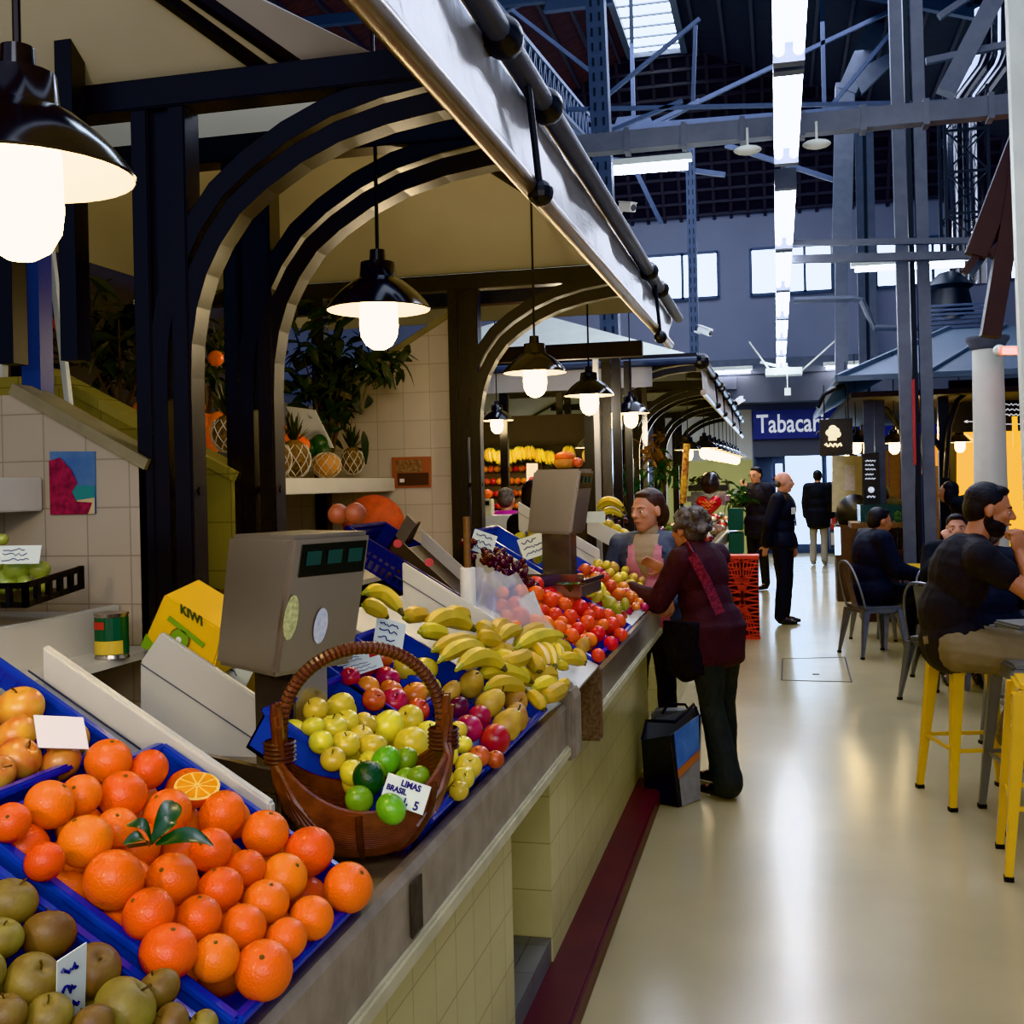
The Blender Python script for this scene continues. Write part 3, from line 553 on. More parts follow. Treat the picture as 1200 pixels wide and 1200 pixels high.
def pf(t, p, Y): patch(t, 'photo', p, Y, 'pic_fruit', [(.1, .1), (.78, .08), (.78, .5), (.1, .5)]); patch(t, 'band', p, Y, 'pic_dark', [(.14, .52), (.95, .52), (.95, .93), (.14, .93)]); patch(t, 'badge', p, Y, 'white', [(.2, .7), (.32, .7), (.32, .82), (.2, .82)], .002)
picture('small framed fruit picture on the pale tiled end wall', [(459, 536), (505, 535), (505, 571), (460, 572)], 5.65, 'pic_red', pf, 'picture', 'picture')
mat('poster_green', (112, 132, 56), .5, col2=(150, 140, 80), nscale=10); mat('poster_pale', (196, 190, 186), .5, noise=.2, nscale=30); mat('magenta', (190, 40, 84), .5); mat('gold', (176, 150, 92), .5)
def pp(t, p, Y):
    patch(t, 'leaflet', p, Y, 'poster_pale', [(.1, .45), (.88, .45), (.88, .88), (.1, .88)]); patch(t, 'red_block', p, Y, 'magenta', [(.2, .76), (.8, .76), (.8, .8), (.2, .8)], .002); patch(t, 'red_block', p, Y, 'magenta', [(.3, .82), (.7, .82), (.7, .845), (.3, .845)], .002)
    patch(t, 'drawing', p, Y, 'pic_fruit', [(.25, .6), (.75, .6), (.75, .7), (.25, .7)], .002); patch(t, 'lower_half', p, Y, 'poster_green', [(0, .89), (1, .89), (1, 1), (0, 1)], .0015)
picture('tall narrow notice panel with a pale leaflet behind the arched frame', [(539, 452), (558, 450), (560, 645), (540, 645)], 6.02, 'gold', pp, 'notice', 'notice_panel')
# shelves of the back displays
def shelf(lab, x, y0, y1, z0, z1, depth, m='white_board'):
    t = thing('shelf', lab, 'shelf', (x, y0, z0)); g = MB(); g.box((x - .02, y0, z0), (x, y1, z1)); part('front_board', g, m, t, bevel=.003)
    g = MB(); g.box((x - depth, y0, z1 - .035), (x - .02, y1, z1 - .02)); part('shelf_board', g, m, t); return t
shelf('white upper shelf of the nearest stall at the left edge', -1.95, .8, 2.64, 1.555, 1.645, .5)
shelf('white shelf bearing pineapples in net bags', -2.0, 3.25, 5.64, 1.575, 1.645, .5)
t = shelf('white lower shelf with a tin and a crate of green apples', -1.72, .8, 2.64, 1.17, 1.30, .42); g = MB(); g.box((-1.72, .8, 1.17), (-1.6, 2.64, 1.19)); part('front_lip', g, 'white_board', t)
t = shelf('white lower shelf behind the first steel scale', -1.9, 3.25, 5.6, 1.2, 1.27, .35); g = MB(); g.box((-1.9, 3.25, 1.2), (-1.66, 5.6, 1.22)); part('front_lip', g, 'white_board', t)
solo('shelf_cupboard', MB().box((-2.6, 3.25, .1), (-1.95, 5.6, 1.15)), 'dark_brown', 'dark cupboard under the lower shelf of the second stall', 'cupboard')
solo('shelf_cupboard', MB().box((-2.6, .8, .1), (-1.95, 2.62, 1.15)), 'dark_brown', 'dark cupboard under the tin and green apple shelf', 'cupboard')
# ------------------------------------------------------------------ crates, lying on the slope
def S(x, y, n=0): return V((x, y, rimz(x))) + SN * n                  # a point by its height above the rim plane
def crate(lab, x0, x1, y0, y1, depth, m='blue_plastic', slots=(), name='crate', group=None, low=0, lipw=.012):
    t = thing(name, lab, 'crate', S((x0 + x1) / 2, (y0 + y1) / 2, -depth), group)
    P = lambda x, y, n: S(x, y, n)
    g = MB(); g.add([P(x0, y0, -depth), P(x1, y0, -depth), P(x1, y1, -depth), P(x0, y1, -depth), P(x0, y0, -depth + .008), P(x1, y0, -depth + .008), P(x1, y1, -depth + .008), P(x0, y1, -depth + .008)], [(0, 3, 2, 1), (4, 5, 6, 7), (0, 1, 5, 4), (1, 2, 6, 5), (2, 3, 7, 6), (3, 0, 4, 7)]); part('bottom', g, m, t)
    for k, (a, c) in enumerate((((x0, y0), (x1, y0)), ((x1, y0), (x1, y1)), ((x1, y1), (x0, y1)), ((x0, y1), (x0, y0)))):
        tp = -low if k == 3 else 0; g = MB(); L = ((a[0] - c[0]) ** 2 + (a[1] - c[1]) ** 2) ** .5
        if k in slots:
            nn = int(L / .022)
            for i in range(nn + 1):
                u = i / nn; p = (a[0] + (c[0] - a[0]) * u, a[1] + (c[1] - a[1]) * u); g.bar(P(*p, -depth), P(*p, tp), .008)
            g.bar(P(*a, -depth * .55), P(*c, -depth * .55), .006, .012); g.bar(P(*a, -.022), P(*c, -.022), .005, .03)
        else: g.bar(P(*a, (tp - depth) / 2), P(*c, (tp - depth) / 2), .005, depth + tp) if False else g.add([P(*a, -depth), P(*c, -depth), P(*c, tp), P(*a, tp)], [(0, 1, 2, 3)])
        part('side', g, m, t, **({} if k in slots else {'solid': .004}))
        g = MB(); g.bar(P(*a, tp - .004), P(*c, tp - .004), lipw * 1.5, lipw); part('rim', g, m, t, bevel=.003)
    return t
crate('blue plastic crate of brownish russet pears, nearest at the bottom left', -1.06, -.655, .72, 1.19, .1, low=-.0)
crate('blue plastic crate heaped with large oranges', -1.02, -.655, 1.235, 1.68, .1)
crate('blue slotted crate of yellow red apples behind the oranges', -1.46, -1.05, 1.17, 1.6, .12, slots=(2, 0))
crate('blue crate of yellow apples behind the wicker basket', -1.0, -.665, 2.03, 2.42, .09)
crate('blue bin holding red apples and two price cards', -1.06, -.85, 2.42, 2.7, .07, name='bin')
crate('blue bin with yellow melons beside the red apple bin', -1.08, -.84, 2.71, 2.98, .07, name='bin')
crate('blue crate of nectarines and pears at the counter edge', -.845, -.66, 2.44, 3.1, .08)
crate('blue crate of loose oranges right of the plastic bag roll', -1.05, -.66, 3.98, 4.42, .08)
crate('blue crate of red blood oranges below the second scale', -1.03, -.655, 4.44, 4.95, .08, m='blue_plastic')
crate('blue slotted crate with pears and a price card by the second scale', -1.38, -1.05, 5.0, 5.42, .1, slots=(3, 0))
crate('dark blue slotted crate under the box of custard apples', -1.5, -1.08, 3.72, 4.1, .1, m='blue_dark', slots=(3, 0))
crate('blue crate with red packets left of the vendor', -1.3, -.98, 5.5, 5.9, .1, slots=(3,))
def board(lab, y, x0, x1, hi, lo, th=.02, m='white_board'):
    t = thing('stand_board', lab, 'board', (x1, y, 0)); g = MB()
    g.prism([S(x0, y, hi), S(x1, y, hi), S(x1, y, hi) - V((0, 0, lo)), S(x0, y, hi) - V((0, 0, lo))], (0, th, 0)); part('panel', g, m, t, bevel=.004)
    g = MB(); g.prism([S(x0, y - .003, hi - .05), S(x1, y - .003, hi - .05), S(x1, y - .003, hi - .053), S(x0, y - .003, hi - .053)], (0, .002, 0)); part('groove', g, 'steel_grey', t); return t
board('white board dividing the oranges from the weighing place', 1.7, -1.27, -.84, .012, .16)
t = thing('stand_board', 'large white side board behind the weighing plate, a kiwi carton on it', 'board', (-1.4, 2.6, 0)); g = MB(); g.prism([PY(x, y, 2.47) for x, y in ((188, 741), (302, 818), (302, 905), (262, 905), (164, 850), (164, 776))], (0, .02, 0)); part('panel', g, 'white_board', t, bevel=.004)
g = MB(); g.bar(PY(165, 778, 2.467), PY(300, 868, 2.467), .002, .002); part('groove', g, 'steel_grey', t)
board('white side board under the dark blue slotted crate', 3.52, -1.25, -.9, .04, .3)
board('white side board below the pear crate by the second scale', 4.93, -1.36, -1.02, -.01, .2)
board('white side board of the fruit stand left of the vendor', 6.0, -1.45, -1.0, .08, .16)
b = MB(); b.add([S(-1.22, 2.98, -.07), S(-.64, 3.0, -.05), S(-.64, 3.97, -.01), S(-1.2, 3.97, -.06)] , [(0, 1, 2, 3)]); solo('display_board', b, 'white_board', 'white board under the heap of bananas', 'board', solid=.02)
b = MB(); b.add([S(-1.3, 5.0, -.09), S(-.66, 5.0, -.04), S(-.66, 6.15, -.04), S(-1.3, 6.15, -.09)] , [(0, 1, 2, 3)]); solo('display_board', b, 'white_board', 'sloping board under the mixed apples by the vendor', 'board', solid=.02)
b = MB(); b.box((-1.28, 1.74, .86), (-.69, 2.6, .9)); solo('counter_plate', b, 'stone', 'flat counter place where the basket and first scale stand', 'plate')
# ------------------------------------------------------------------ scales
def scale(lab, px, py, z, rot, stickers=True):
    t = thing('weighing_scale', lab, 'scale', (px, py, z)); R_ = Matrix.Rotation(rot, 3, 'Z')
    def L(g):
        g.v = [R_ @ v + V((px, py, z)) for v in g.v]; return g
    g = MB(); g.box((-.16, -.13, 0), (.16, .15, .055)); part('base', L(g), 'steel', t, bevel=.006)
    g = MB(); g.box((-.17, -.14, .055), (-.155, .15, .1)); g.box((-.17, -.14, .055), (.17, -.13, .075)); part('tray_rim', L(g), 'steel_mirror', t)
    g = MB(); g.box((-.05, -.05, .055), (.045, .085, .32)); part('column', L(g), 'steel_mirror', t, bevel=.004)
    # head: box whose face leans and narrows towards the foot
    g = MB(); g.add([(-.12, -.075, .27), (.10, -.075, .27), (.10, .13, .28), (-.12, .13, .28), (-.10, -.12, .56), (.12, -.12, .56), (.12, .10, .56), (-.10, .10, .56)],
                    [(0, 3, 2, 1), (4, 5, 6, 7), (0, 1, 5, 4), (1, 2, 6, 5), (2, 3, 7, 6), (3, 0, 4, 7)]); part('head', L(g), 'steel', t, bevel=.01)
    hf = lambda u, v, d=.002: V((-.12 + .02 * v + u * .22, -.075 - .045 * v - d, .27 + .29 * v))
    g = MB(); g.add([hf(.12, .7), hf(.93, .7), hf(.93, .93), hf(.12, .93)], [(0, 1, 2, 3)]); dd = part('display', L(g), 'display_black', t)
    mat('lcd', (34, 58, 54), .3, emis=.15) if 'lcd' not in MATS else None
    for u in (.18, .44, .7): g = MB(); g.add([hf(u, .78, .004), hf(u + .18, .78, .004), hf(u + .18, .88, .004), hf(u, .88, .004)], [(0, 1, 2, 3)]); o = obj('lcd_window', L(g).mesh('lcd_window', 'lcd', off=wloc(dd)), dd)
    if stickers:
        for (u, v, ru, rv, m_) in ((.09, .42, .085, .16, 'sticker_yellow'), (.47, .33, .085, .13, 'sticker_blue')):
            if m_ not in MATS: mat(m_, (214, 212, 150) if 'yellow' in m_ else (178, 190, 214), .4, col2=(160, 170, 120) if 'yellow' in m_ else (206, 212, 224), nscale=120)
            g = MB(); g.add([hf(u + ru * math.cos(a), v + rv * math.sin(a), .003) for a in [2 * PI * i / 20 for i in range(20)]], [tuple(range(20))]); part('sticker', L(g), m_, t, label='small oval sticker')
    return t
scale('stainless steel weighing scale standing behind the wicker basket', -1.02, 2.22, .945, 1.12)
scale('tall steel weighing scale in the middle, fruit displayed on its top', -.95, 4.92, 1.1, 1.45, False)
b = MB(); b.box((-1.58, 2.15, .935), (-1.2, 2.58, .95)); solo('weighing_plate', b, 'steel', 'flat grey steel plate left of the first scale foot', 'plate', bevel=.003)
solo('plate_support', MB().box((-1.6, 2.17, .1), (-1.3, 2.58, .935)), 'steel', 'steel stand under the weighing plate', 'stand')
for x, y, r in ((396, 585, .022), (416, 582, .023)):
    p = PY(x, y, 2.16); solo('dried_fruit', MB().ball((p.x, p.y, 1.525 + r * .9), r), 'brown_fruit', 'small brown round fruit on top of the first scale, ' + ('left one' if x < 400 else 'right one'), 'fruit', smooth=True) if 'brown_fruit' in MATS or mat('brown_fruit', (150, 82, 60), .5, noise=.2) else None
# ------------------------------------------------------------------ wicker basket
mat('wicker', (112, 58, 30), .38, noise=.5, nscale=30, coat=.3); mat('wicker_dark', (72, 36, 20), .45, noise=.4, nscale=40)
bc = V((-.765, 1.95, .925)); t = thing('wicker_basket', 'brown wicker basket with an arched handle, limes inside', 'basket', bc); BR = Matrix.Rotation(.5, 3, 'Z')
def rim_pt(a, k=1.0, dz=0):   # boat shaped rim, rising at both handle ends
    x = .158 * math.cos(a) * k; y = .112 * math.sin(a) * k; z = .09 + .085 * abs(math.cos(a)) ** 2.2 + dz; return x, y, z
g = MB(); g2 = MB(); NR = 21
for i in range(NR):
    f_ = i / (NR - 1); k = .45 + .55 * math.sin(f_ * PI / 2) ** .8
    pts = []
    for j in range(48):
        a = 2 * PI * j / 48; x, y, z = rim_pt(a, k); z = z * f_ ** 1.15 + .006; pts.append(bc + BR @ V((x, y, z)))
    g.tube(pts, .0056, 6, close=True)
part('woven_body', g, 'wicker', t, smooth=True)
g = MB()
vs0 = []
for i in range(9):
    f_ = i / 8; k = (.45 + .55 * math.sin(f_ * PI / 2) ** .8) * .97
    for j in range(32): a = 2 * PI * j / 32; x, y, z = rim_pt(a, k); vs0.append(bc + BR @ V((x, y, z * f_ ** 1.15 + .008)))
g.add(vs0, [(i * 32 + j, i * 32 + (j + 1) % 32, (i + 1) * 32 + (j + 1) % 32, (i + 1) * 32 + j) for i in range(8) for j in range(32)] + [tuple(range(32))]); part('lining', g, 'wicker_dark', t, smooth=True)
for a in (PI * .5, PI * 1.45, PI * 1.75, PI * .2):
    g = MB(); g.tube([bc + BR @ V((lambda x, y, z: (x, y, z * f_ ** 1.15 + .004))(*rim_pt(a, (.45 + .55 * math.sin(f_ * PI / 2) ** .8) * 1.04))) for f_ in [i / 8 for i in range(9)]], .007, 6); part('rib', g, 'wicker_dark', t, smooth=True)
for s in (-1, 1):       # bundles of canes tied at the handle ends
    a0 = 0 if s > 0 else PI
    for j in range(15):
        u = (j - 7) / 7; q = []
        for (aa, ff) in ((.95, .5), (.62, .8), (.35, .97)):
            x, y, z = rim_pt(a0 + u * aa, (.45 + .55 * math.sin(ff * PI / 2) ** .8) * 1.045); q.append((x, y, z * ff ** 1.15 + .004))
        lay = .008 * (j % 2); q += [(s * (.150 + lay), u * .024, .192), (s * (.155 + lay), u * .034, .225 + .035 * ((j * 7) % 5) / 4 + .02)]
        g = MB(); g.tube([bc + BR @ V(p) for p in q], [.0045, .006, .0065, .0068, .006], 6); part('cane', g, 'wicker', t, smooth=True)
    g = MB()
    for j in range(5): g.lathe(bc + BR @ V((s * .153, 0, .178 + j * .008)), [(.027, -.004), (.031, 0), (.027, .004)], 16)
    part('binding', g, 'wicker_dark', t, smooth=True)
pts = [bc + BR @ V((.15 * math.cos(a), 0, .22 + .155 * math.sin(a) ** .9 if math.sin(a) > 0 else .22)) for a in [PI * i / 24 for i in range(25)]]
g = MB(); g.tube([bc + BR @ V((.15, 0, .18))] + pts + [bc + BR @ V((-.15, 0, .18))], .012, 8); h_ = part('handle', g, 'wicker', t, smooth=True)
g = MB()
for i in range(0, 24):
    for q in (.0, .5):
        a = pts[i].lerp(pts[i + 1], q); d = (pts[i + 1] - pts[i]).normalized(); g.lathe(a, [(.0118, -.003), (.0132, 0), (.0118, .003)], 10, d)
o = obj('wrapping', g.mesh('wrapping', 'wicker_dark', True, off=wloc(h_)), h_)
# ------------------------------------------------------------------ price cards
mat('card', (214, 226, 222), .5, noise=.04); mat('card_white', (226, 222, 226), .5); mat('ink', (20, 24, 110), .5); mat('ink_black', (30, 30, 36), .5)
def card(lab, c, w, h, right, up, lines=None, m='card', group=None):
    right, up = V(right).normalized(), V(up); up = (up - right * up.dot(right)).normalized(); n = right.cross(up); c = V(c); t = thing('price_card', lab, 'card', c, group)
    P = lambda u, v, d=0: c + right * (u * w / 2) + up * (v * h / 2) + n * d
    g = MB(); g.add([P(-1, -1), P(1, -1), P(1, 1), P(-1, 1), P(-1, -1, -.0015), P(1, -1, -.0015), P(1, 1, -.0015), P(-1, 1, -.0015)], [(0, 1, 2, 3), (7, 6, 5, 4), (0, 4, 5, 1), (1, 5, 6, 2), (2, 6, 7, 3), (3, 7, 4, 0)]); part('sheet', g, m, t)
    g = MB()
    for (txt, u, v, sz) in (lines or []):
        vs_, fs_ = textmb(txt, sz * h, P(u, v, .001), right, up, bold=.0006, ext=.0003); g.add(vs_, fs_)
    if lines is None:
        r = random.Random(lab)
        for k in range(3):
            v = .55 - k * .55; pts = [P(-.75 + 1.5 * i / 12, v + r.uniform(-.16, .16), .001) for i in range(r.randint(8, 13))]; g.tube(pts, h * .022, 4)
    part('handwriting', g, 'ink', t); return t
card('price card reading LIMAS BRASIL stuck in the wicker basket', PY(475, 930, 1.86), .088, .05, PY(510, 940, 1.84) - PY(446, 918, 1.86), (0, .35, 1), [('LIMAS', -.3, .42, .3), ('BRASIL', -.88, -.1, .27), ('1,', .0, -.7, .3), ('5', .5, -.85, .42)])
card('blank white card on the corner of the yellow red apple crate', S(-1.08, 1.47, .035), .075, .062, (.6, .8, -.2), (-.5, .5, .6), [], 'card_white')
card('tall tilted price card standing among the russet pears', PY(84, 1155, 1.07), .04, .085, (.25, 1, .15), (.25, .1, 1))
card('price card on the blue bin in front of the bananas', RIM(457, 741, .03), .085, .075, (.8, .55, -.35), (-.3, .3, .8))
card('upper price card among the red apples, half behind the handle', RIM(413, 770, .03), .085, .03, (.7, .7, .1), (-.3, .2, .9)); card('lower price card among the red apples in the bin', RIM(426, 781, .035), .1, .03, (.7, .8, .2), (-.3, .1, .9))
card('price card tilted on top of the dark grapes', RIM(566, 636, .08), .1, .09, (.9, .3, -.35), (.3, .3, .9)); card('price card on the pears in the crate by the second scale', RIM(625, 640, .05), .13, .11, (.9, .3, .3), (-.2, .3, .9))
card('folded grey card between loose oranges and blood oranges', RIM(622, 712, .05), .08, .1, (.6, .8, .4), (-.1, 0, 1), []); card('white slip lying on the kiwi carton board', PY(274, 788, 2.6), .09, .06, (.9, .1, -.45), (.3, .1, .9))
# ------------------------------------------------------------------ cartons, tin, bags
mat('yellow_card', (226, 176, 20), .45, noise=.05); mat('kiwi_green', (110, 150, 30), .5); mat('kiwi_dark', (44, 60, 20), .5); mat('kiwi_brown', (110, 74, 40), .7)
p = [PY(x, y, 2.5) for x, y in ((192, 697), (262, 740), (245, 800), (166, 757))]; t = thing('fruit_carton', 'yellow cardboard kiwi carton standing on the white side board', 'carton', p[3]); dy = V((.03, .12, .03))
g = MB(); g.prism(p, dy); part('carton_body', g, 'yellow_card', t, bevel=.004)
p2 = [V((q.x, q.y - .003, q.z)) for q in p]
for c, r, m_ in (((.45, .55), .03, 'kiwi_brown'), ((.45, .55), .026, 'kiwi_green'), ((.45, .55), .008, 'white')):
    q = quadpt(p2, *c); g = MB(); g.add([q + V((r * math.cos(a), -.001 * (5 if m_ == 'white' else 3 if m_ == 'kiwi_green' else 1), r * math.sin(a))) for a in [2 * PI * i / 18 for i in range(18)]], [tuple(range(18))]); part('kiwi_picture', g, m_, t)
dr = (p2[1] - p2[0]).normalized(); vs_, fs_ = textmb('KIWI', .032, quadpt(p2, .32, .08) + V((0, -.002, -.004)), dr, V((0, 0, 1)), bold=.0006); g = MB(); g.add(vs_, fs_); part('lettering', g, 'kiwi_dark', t)
for a, c_ in (((.2, .3), (.8, .42)), ((.6, .72), (.9, .8))): g = MB(); g.bar(quadpt(p2, *a) - V((0, .002, 0)), quadpt(p2, *c_) - V((0, .002, 0)), .002, .012); part('printed_band', g, 'kiwi_green' if a[0] < .5 else 'kiwi_dark', t)
g = MB(); g.add([quadpt(p2, 0, .75) - V((0, .002, 0)), quadpt(p2, .28, .95) - V((0, .002, 0)), quadpt(p2, .26, 1) - V((0, .002, 0)), quadpt(p2, 0, 1) - V((0, .002, 0))], [(0, 1, 2, 3)]); part('green_corner', g, 'kiwi_green', t)
b = MB(); b.prism([PY(x, y, 2.9) for x, y in ((235, 768), (303, 768), (302, 830), (240, 800))], (0, .1, 0)); solo('fruit_carton', b, 'yellow_card', 'second yellow carton lying lower behind the scale column', 'carton', bevel=.004)
b = MB(); b.prism([PY(x, y, 3.0) for x, y in ((205, 688), (262, 712), (268, 700), (262, 690), (228, 704), (208, 692))], (0, .1, 0)); solo('cardboard_flap', b, 'wood', 'brown cardboard flap behind the kiwi carton', 'cardboard')
p = PY(130, 705, 2.45); t = thing('fruit_tin', 'green labelled tin of pineapple slices on the white lower shelf', 'tin', (p.x, 2.45, 1.19)); mat('tin_green', (20, 72, 48), .35); mat('tin_yellow', (206, 176, 70), .4); mat('tin_red', (170, 50, 44), .4)
r_, z0 = .042, 1.19; zc = 1.19
g = MB(); g.lathe((p.x, 2.45, zc), [(.001, 0), (r_, .0), (r_, .004), (r_ - .002, .008), (r_ - .002, .104), (r_, .108), (r_, .112), (.001, .11)], 28); part('can', g, 'steel_mirror', t, smooth=True)
def band(z0, z1, a0, a1, m_, rr=.0005):
    g = MB(); k = 14; g.add([V((p.x + (r_ - .0015 + rr) * math.cos(a0 + (a1 - a0) * i / k), 2.45 + (r_ - .0015 + rr) * math.sin(a0 + (a1 - a0) * i / k), zc + z)) for z in (z0, z1) for i in range(k + 1)], [(i, i + 1, k + 2 + i, k + 1 + i) for i in range(k)]); return part('label', g, m_, t)
band(.01, .102, 0, PI * 2, 'tin_green'); band(.012, .045, -PI * .95, -PI * .1, 'tin_yellow', .001); band(.074, .092, -PI * .75, -PI * .45, 'tin_red', .0015)
# bag roll with hanging plastic bag
mat('plastic_film', (220, 220, 232), .12, alpha=.45, spec=.8); mat('roll_white', (232, 230, 222), .6)
p = PX(548, 665, -1.02); q = PX(548, 745, -1.02); solo('bag_roll', MB().cyl((-1.02, p.y, q.z), (-1.02, p.y, p.z), .026, n=20), 'roll_white', 'upright white roll of plastic bags on the counter', 'roll', smooth=True)
solo('bag_pole', MB().cyl((-1.02, p.y, p.z), (-1.02, p.y, p.z + .17), .012, n=10), 'wood', 'wooden rod standing out of the plastic bag roll', 'rod')
w0 = V((-1.0, p.y - .01, p.z - .005)); b = MB(); b.sheet(w0, w0 + V((.12, .12, -.03)), w0 + V((.29, .2, -.3)), w0 + V((.0, .0, -.24)), 10, 10, lambda u, v: (.0, .03 * math.sin(u * 9 + v * 3), .01 * math.sin(u * 14)))
solo('plastic_bag', b, 'plastic_film', 'clear plastic bag hanging from the white roll over the oranges', 'bag', smooth=True)
# dark box of custard apples
t = thing('fruit_box', 'dark printed box of green custard apples on the blue crate', 'box', S(-1.35, 3.85, .0)); mat('box_dark', (52, 44, 38), .5, noise=.2); mat('pink_logo', (200, 90, 96), .5)
A = PY(463, 628, 3.78); B_ = PY(536, 695, 3.78); up_ = V((.05, 0, .09)); g = MB(); g.prism([A, B_, B_ - up_ * .55, A - up_ * .2 + V((-.02, 0, -.03))], (0, .012, 0)); part('front_side', g, 'box_dark', t)
g = MB(); g.prism([A, A + V((-.01, .3, .04)), A + V((-.05, .3, -.04)), A + V((-.05, 0, -.07))], (.01, 0, 0)); g.prism([A, A + V((.04, .02, .075)), A + V((.075, .02, .04)), A + V((.03, 0, -.03))], (0, .01, 0)); part('flap', g, 'box_dark', t)
g = MB(); g.prism([A + V((0, .3, .01)), B_ + V((0, .3, .01)), B_ + V((0, .3, -.05)), A + V((0, .3, -.05))], (0, .01, 0)); part('back_side', g, 'fabric_grey', t)
g = MB(); g.add([A - V((0, 0, .05)), B_ - V((0, 0, .05)), B_ + V((0, .3, -.05)), A + V((0, .3, -.05))], [(0, 1, 2, 3)]); part('bottom', g, 'box_dark', t)
for (x, y) in ((466, 634), (503, 656)): q = PY(x, y + 3, 3.775); g = MB(); g.add([q + V((.017 * math.cos(a), 0, .015 * math.sin(a))) for a in [2 * PI * i / 14 for i in range(14)]], [tuple(range(14))]); part('printed_fruit', g, 'pink_logo', t)
# red net of oranges behind the scale
mat('red_net', (190, 74, 40), .6, bump=.6, bscale=50, noise=.3, nscale=30); q = PY(438, 615, 5.2); solo('net_sack', MB().ball(q, (.16, .12, .15), 16, 12), 'red_net', 'orange net sack behind the first scale head', 'sack', smooth=True)
# ------------------------------------------------------------------ fruit
mat('orange_skin', (238, 104, 16), .36, noise=.12, nscale=14, bump=.22, bscale=260, rnd=.1, coat=.15, sss=.05); mat('blood_skin', (224, 70, 28), .34, noise=.15, nscale=12, bump=.15, bscale=200, rnd=.12, coat=.15)
mat('russet', (132, 112, 56), .5, col2=(112, 88, 48), nscale=22, bump=.1, bscale=200, rnd=.3); mat('apple_yr', (224, 170, 80), .32, col2=(196, 84, 56), nscale=13, rnd=.25, coat=.2)
mat('apple_yellow', (222, 200, 70), .3, noise=.1, rnd=.15, coat=.3); mat('apple_red', (176, 32, 34), .28, col2=(214, 96, 50), nscale=16, rnd=.35, coat=.3); mat('nectarine', (150, 28, 40), .3, col2=(206, 70, 54), nscale=14, rnd=.35, coat=.2)
mat('pear_skin', (200, 160, 72), .42, col2=(166, 124, 56), nscale=26, rnd=.15); mat('green_fruit', (128, 142, 50), .4, col2=(176, 150, 56), nscale=14, rnd=.2); mat('lime_skin', (120, 168, 40), .3, noise=.25, nscale=16, bump=.12, bscale=200, rnd=.25, coat=.2); mat('dark_lime', (22, 62, 26), .35, noise=.2, bump=.2, bscale=160)
mat('plum', (84, 26, 42), .3, rnd=.2); mat('banana_skin', (214, 180, 52), .42, col2=(188, 164, 44), nscale=12, rnd=.14, stretch=(1, 1, 1)); mat('banana_tip', (72, 66, 30), .6); mat('banana_green', (164, 160, 50), .45); mat('grape_skin', (74, 26, 38), .22, rnd=.5, coat=.3)
mat('stem', (70, 50, 26), .7); mat('leaf', (24, 66, 24), .35, noise=.3, nscale=20, coat=.15); mat('leaf_dark', (20, 38, 22), .5, noise=.4, nscale=8, rnd=.3); mat('calyx', (90, 70, 30), .8)
def fruit_mesh(name, r, m, prof='round', seg=28):
    g = MB(); P = []
    n = 18
    for i in range(n + 1):
        t = PI * i / n; x, z = math.sin(t), -math.cos(t)
        if prof == 'apple': x *= 1 + .06 * z; z = z * .9 - .22 * math.exp(-((x) / .22) ** 2) * (1 if z > 0 else -.6)
        elif prof == 'orange': z = z * .95 - .05 * math.exp(-((x) / .14) ** 2) * (1 if z > 0 else -1)
        elif prof == 'pear': k = (z + 1) / 2; x *= 1 - .48 * k ** 1.6 * (1 - .25 * k); z = z * 1.12 + .2 - .12 * math.exp(-((x) / .16) ** 2) * (1 if z > 0 else -1)
        elif prof == 'lemon': z = z * 1.22 + .1 * z ** 15; 
        elif prof == 'kiwi': z *= 1.08; x *= .94
        P.append((x * r, z * r))
    g.lathe((0, 0, 0), P, seg)
    me = g.mesh(name, m, True); me.polygons.foreach_set('use_smooth', [True] * len(me.polygons)); return me
def sub_stem(root, r, h, m='stem', z=.62):
    g = MB(); g.tube([(0, 0, r * z), (.004, 0, r * z + h * .6), (.008, .002, r * z + h)], [.0016, .0014, .002], 6); o = obj('stem', g.mesh('stem', m, True), root); return o
def calyx(root, r, z=.86):
    g = MB(); g.lathe((0, 0, r * z), [(.0001, .004), (.003, .0035), (.0045, .001), (.005, -.002)], 7); return obj('calyx', g.mesh('calyx', 'calyx', True), root)
PRO = {}
def proto(kind):
    if kind in PRO: return PRO[kind]
    R0_ = {'orange': .04, 'blood_orange': .036, 'russet_pear': .036, 'apple': .036, 'yellow_apple': .036, 'red_apple': .036, 'nectarine': .034, 'pear': .032, 'lemon': .03, 'lime': .028, 'dark_lime': .03, 'plum': .026, 'green_pear': .034}[kind]
    prof = {'orange': 'orange', 'blood_orange': 'orange', 'russet_pear': 'apple', 'apple': 'apple', 'yellow_apple': 'apple', 'red_apple': 'apple', 'nectarine': 'orange', 'pear': 'pear', 'lemon': 'lemon', 'lime': 'kiwi', 'dark_lime': 'kiwi', 'plum': 'kiwi', 'green_pear': 'pear'}[kind]
    m = {'orange': 'orange_skin', 'blood_orange': 'blood_skin', 'russet_pear': 'russet', 'apple': 'apple_yr', 'yellow_apple': 'apple_yellow', 'red_apple': 'apple_red', 'nectarine': 'nectarine', 'pear': 'pear_skin', 'lemon': 'apple_yellow', 'lime': 'lime_skin', 'dark_lime': 'dark_lime', 'plum': 'plum', 'green_pear': 'green_fruit'}[kind]
    me = fruit_mesh(kind, R0_, m, prof); PRO[kind] = (me, R0_); return PRO[kind]
SUBS = {}
rf = random.Random(3)
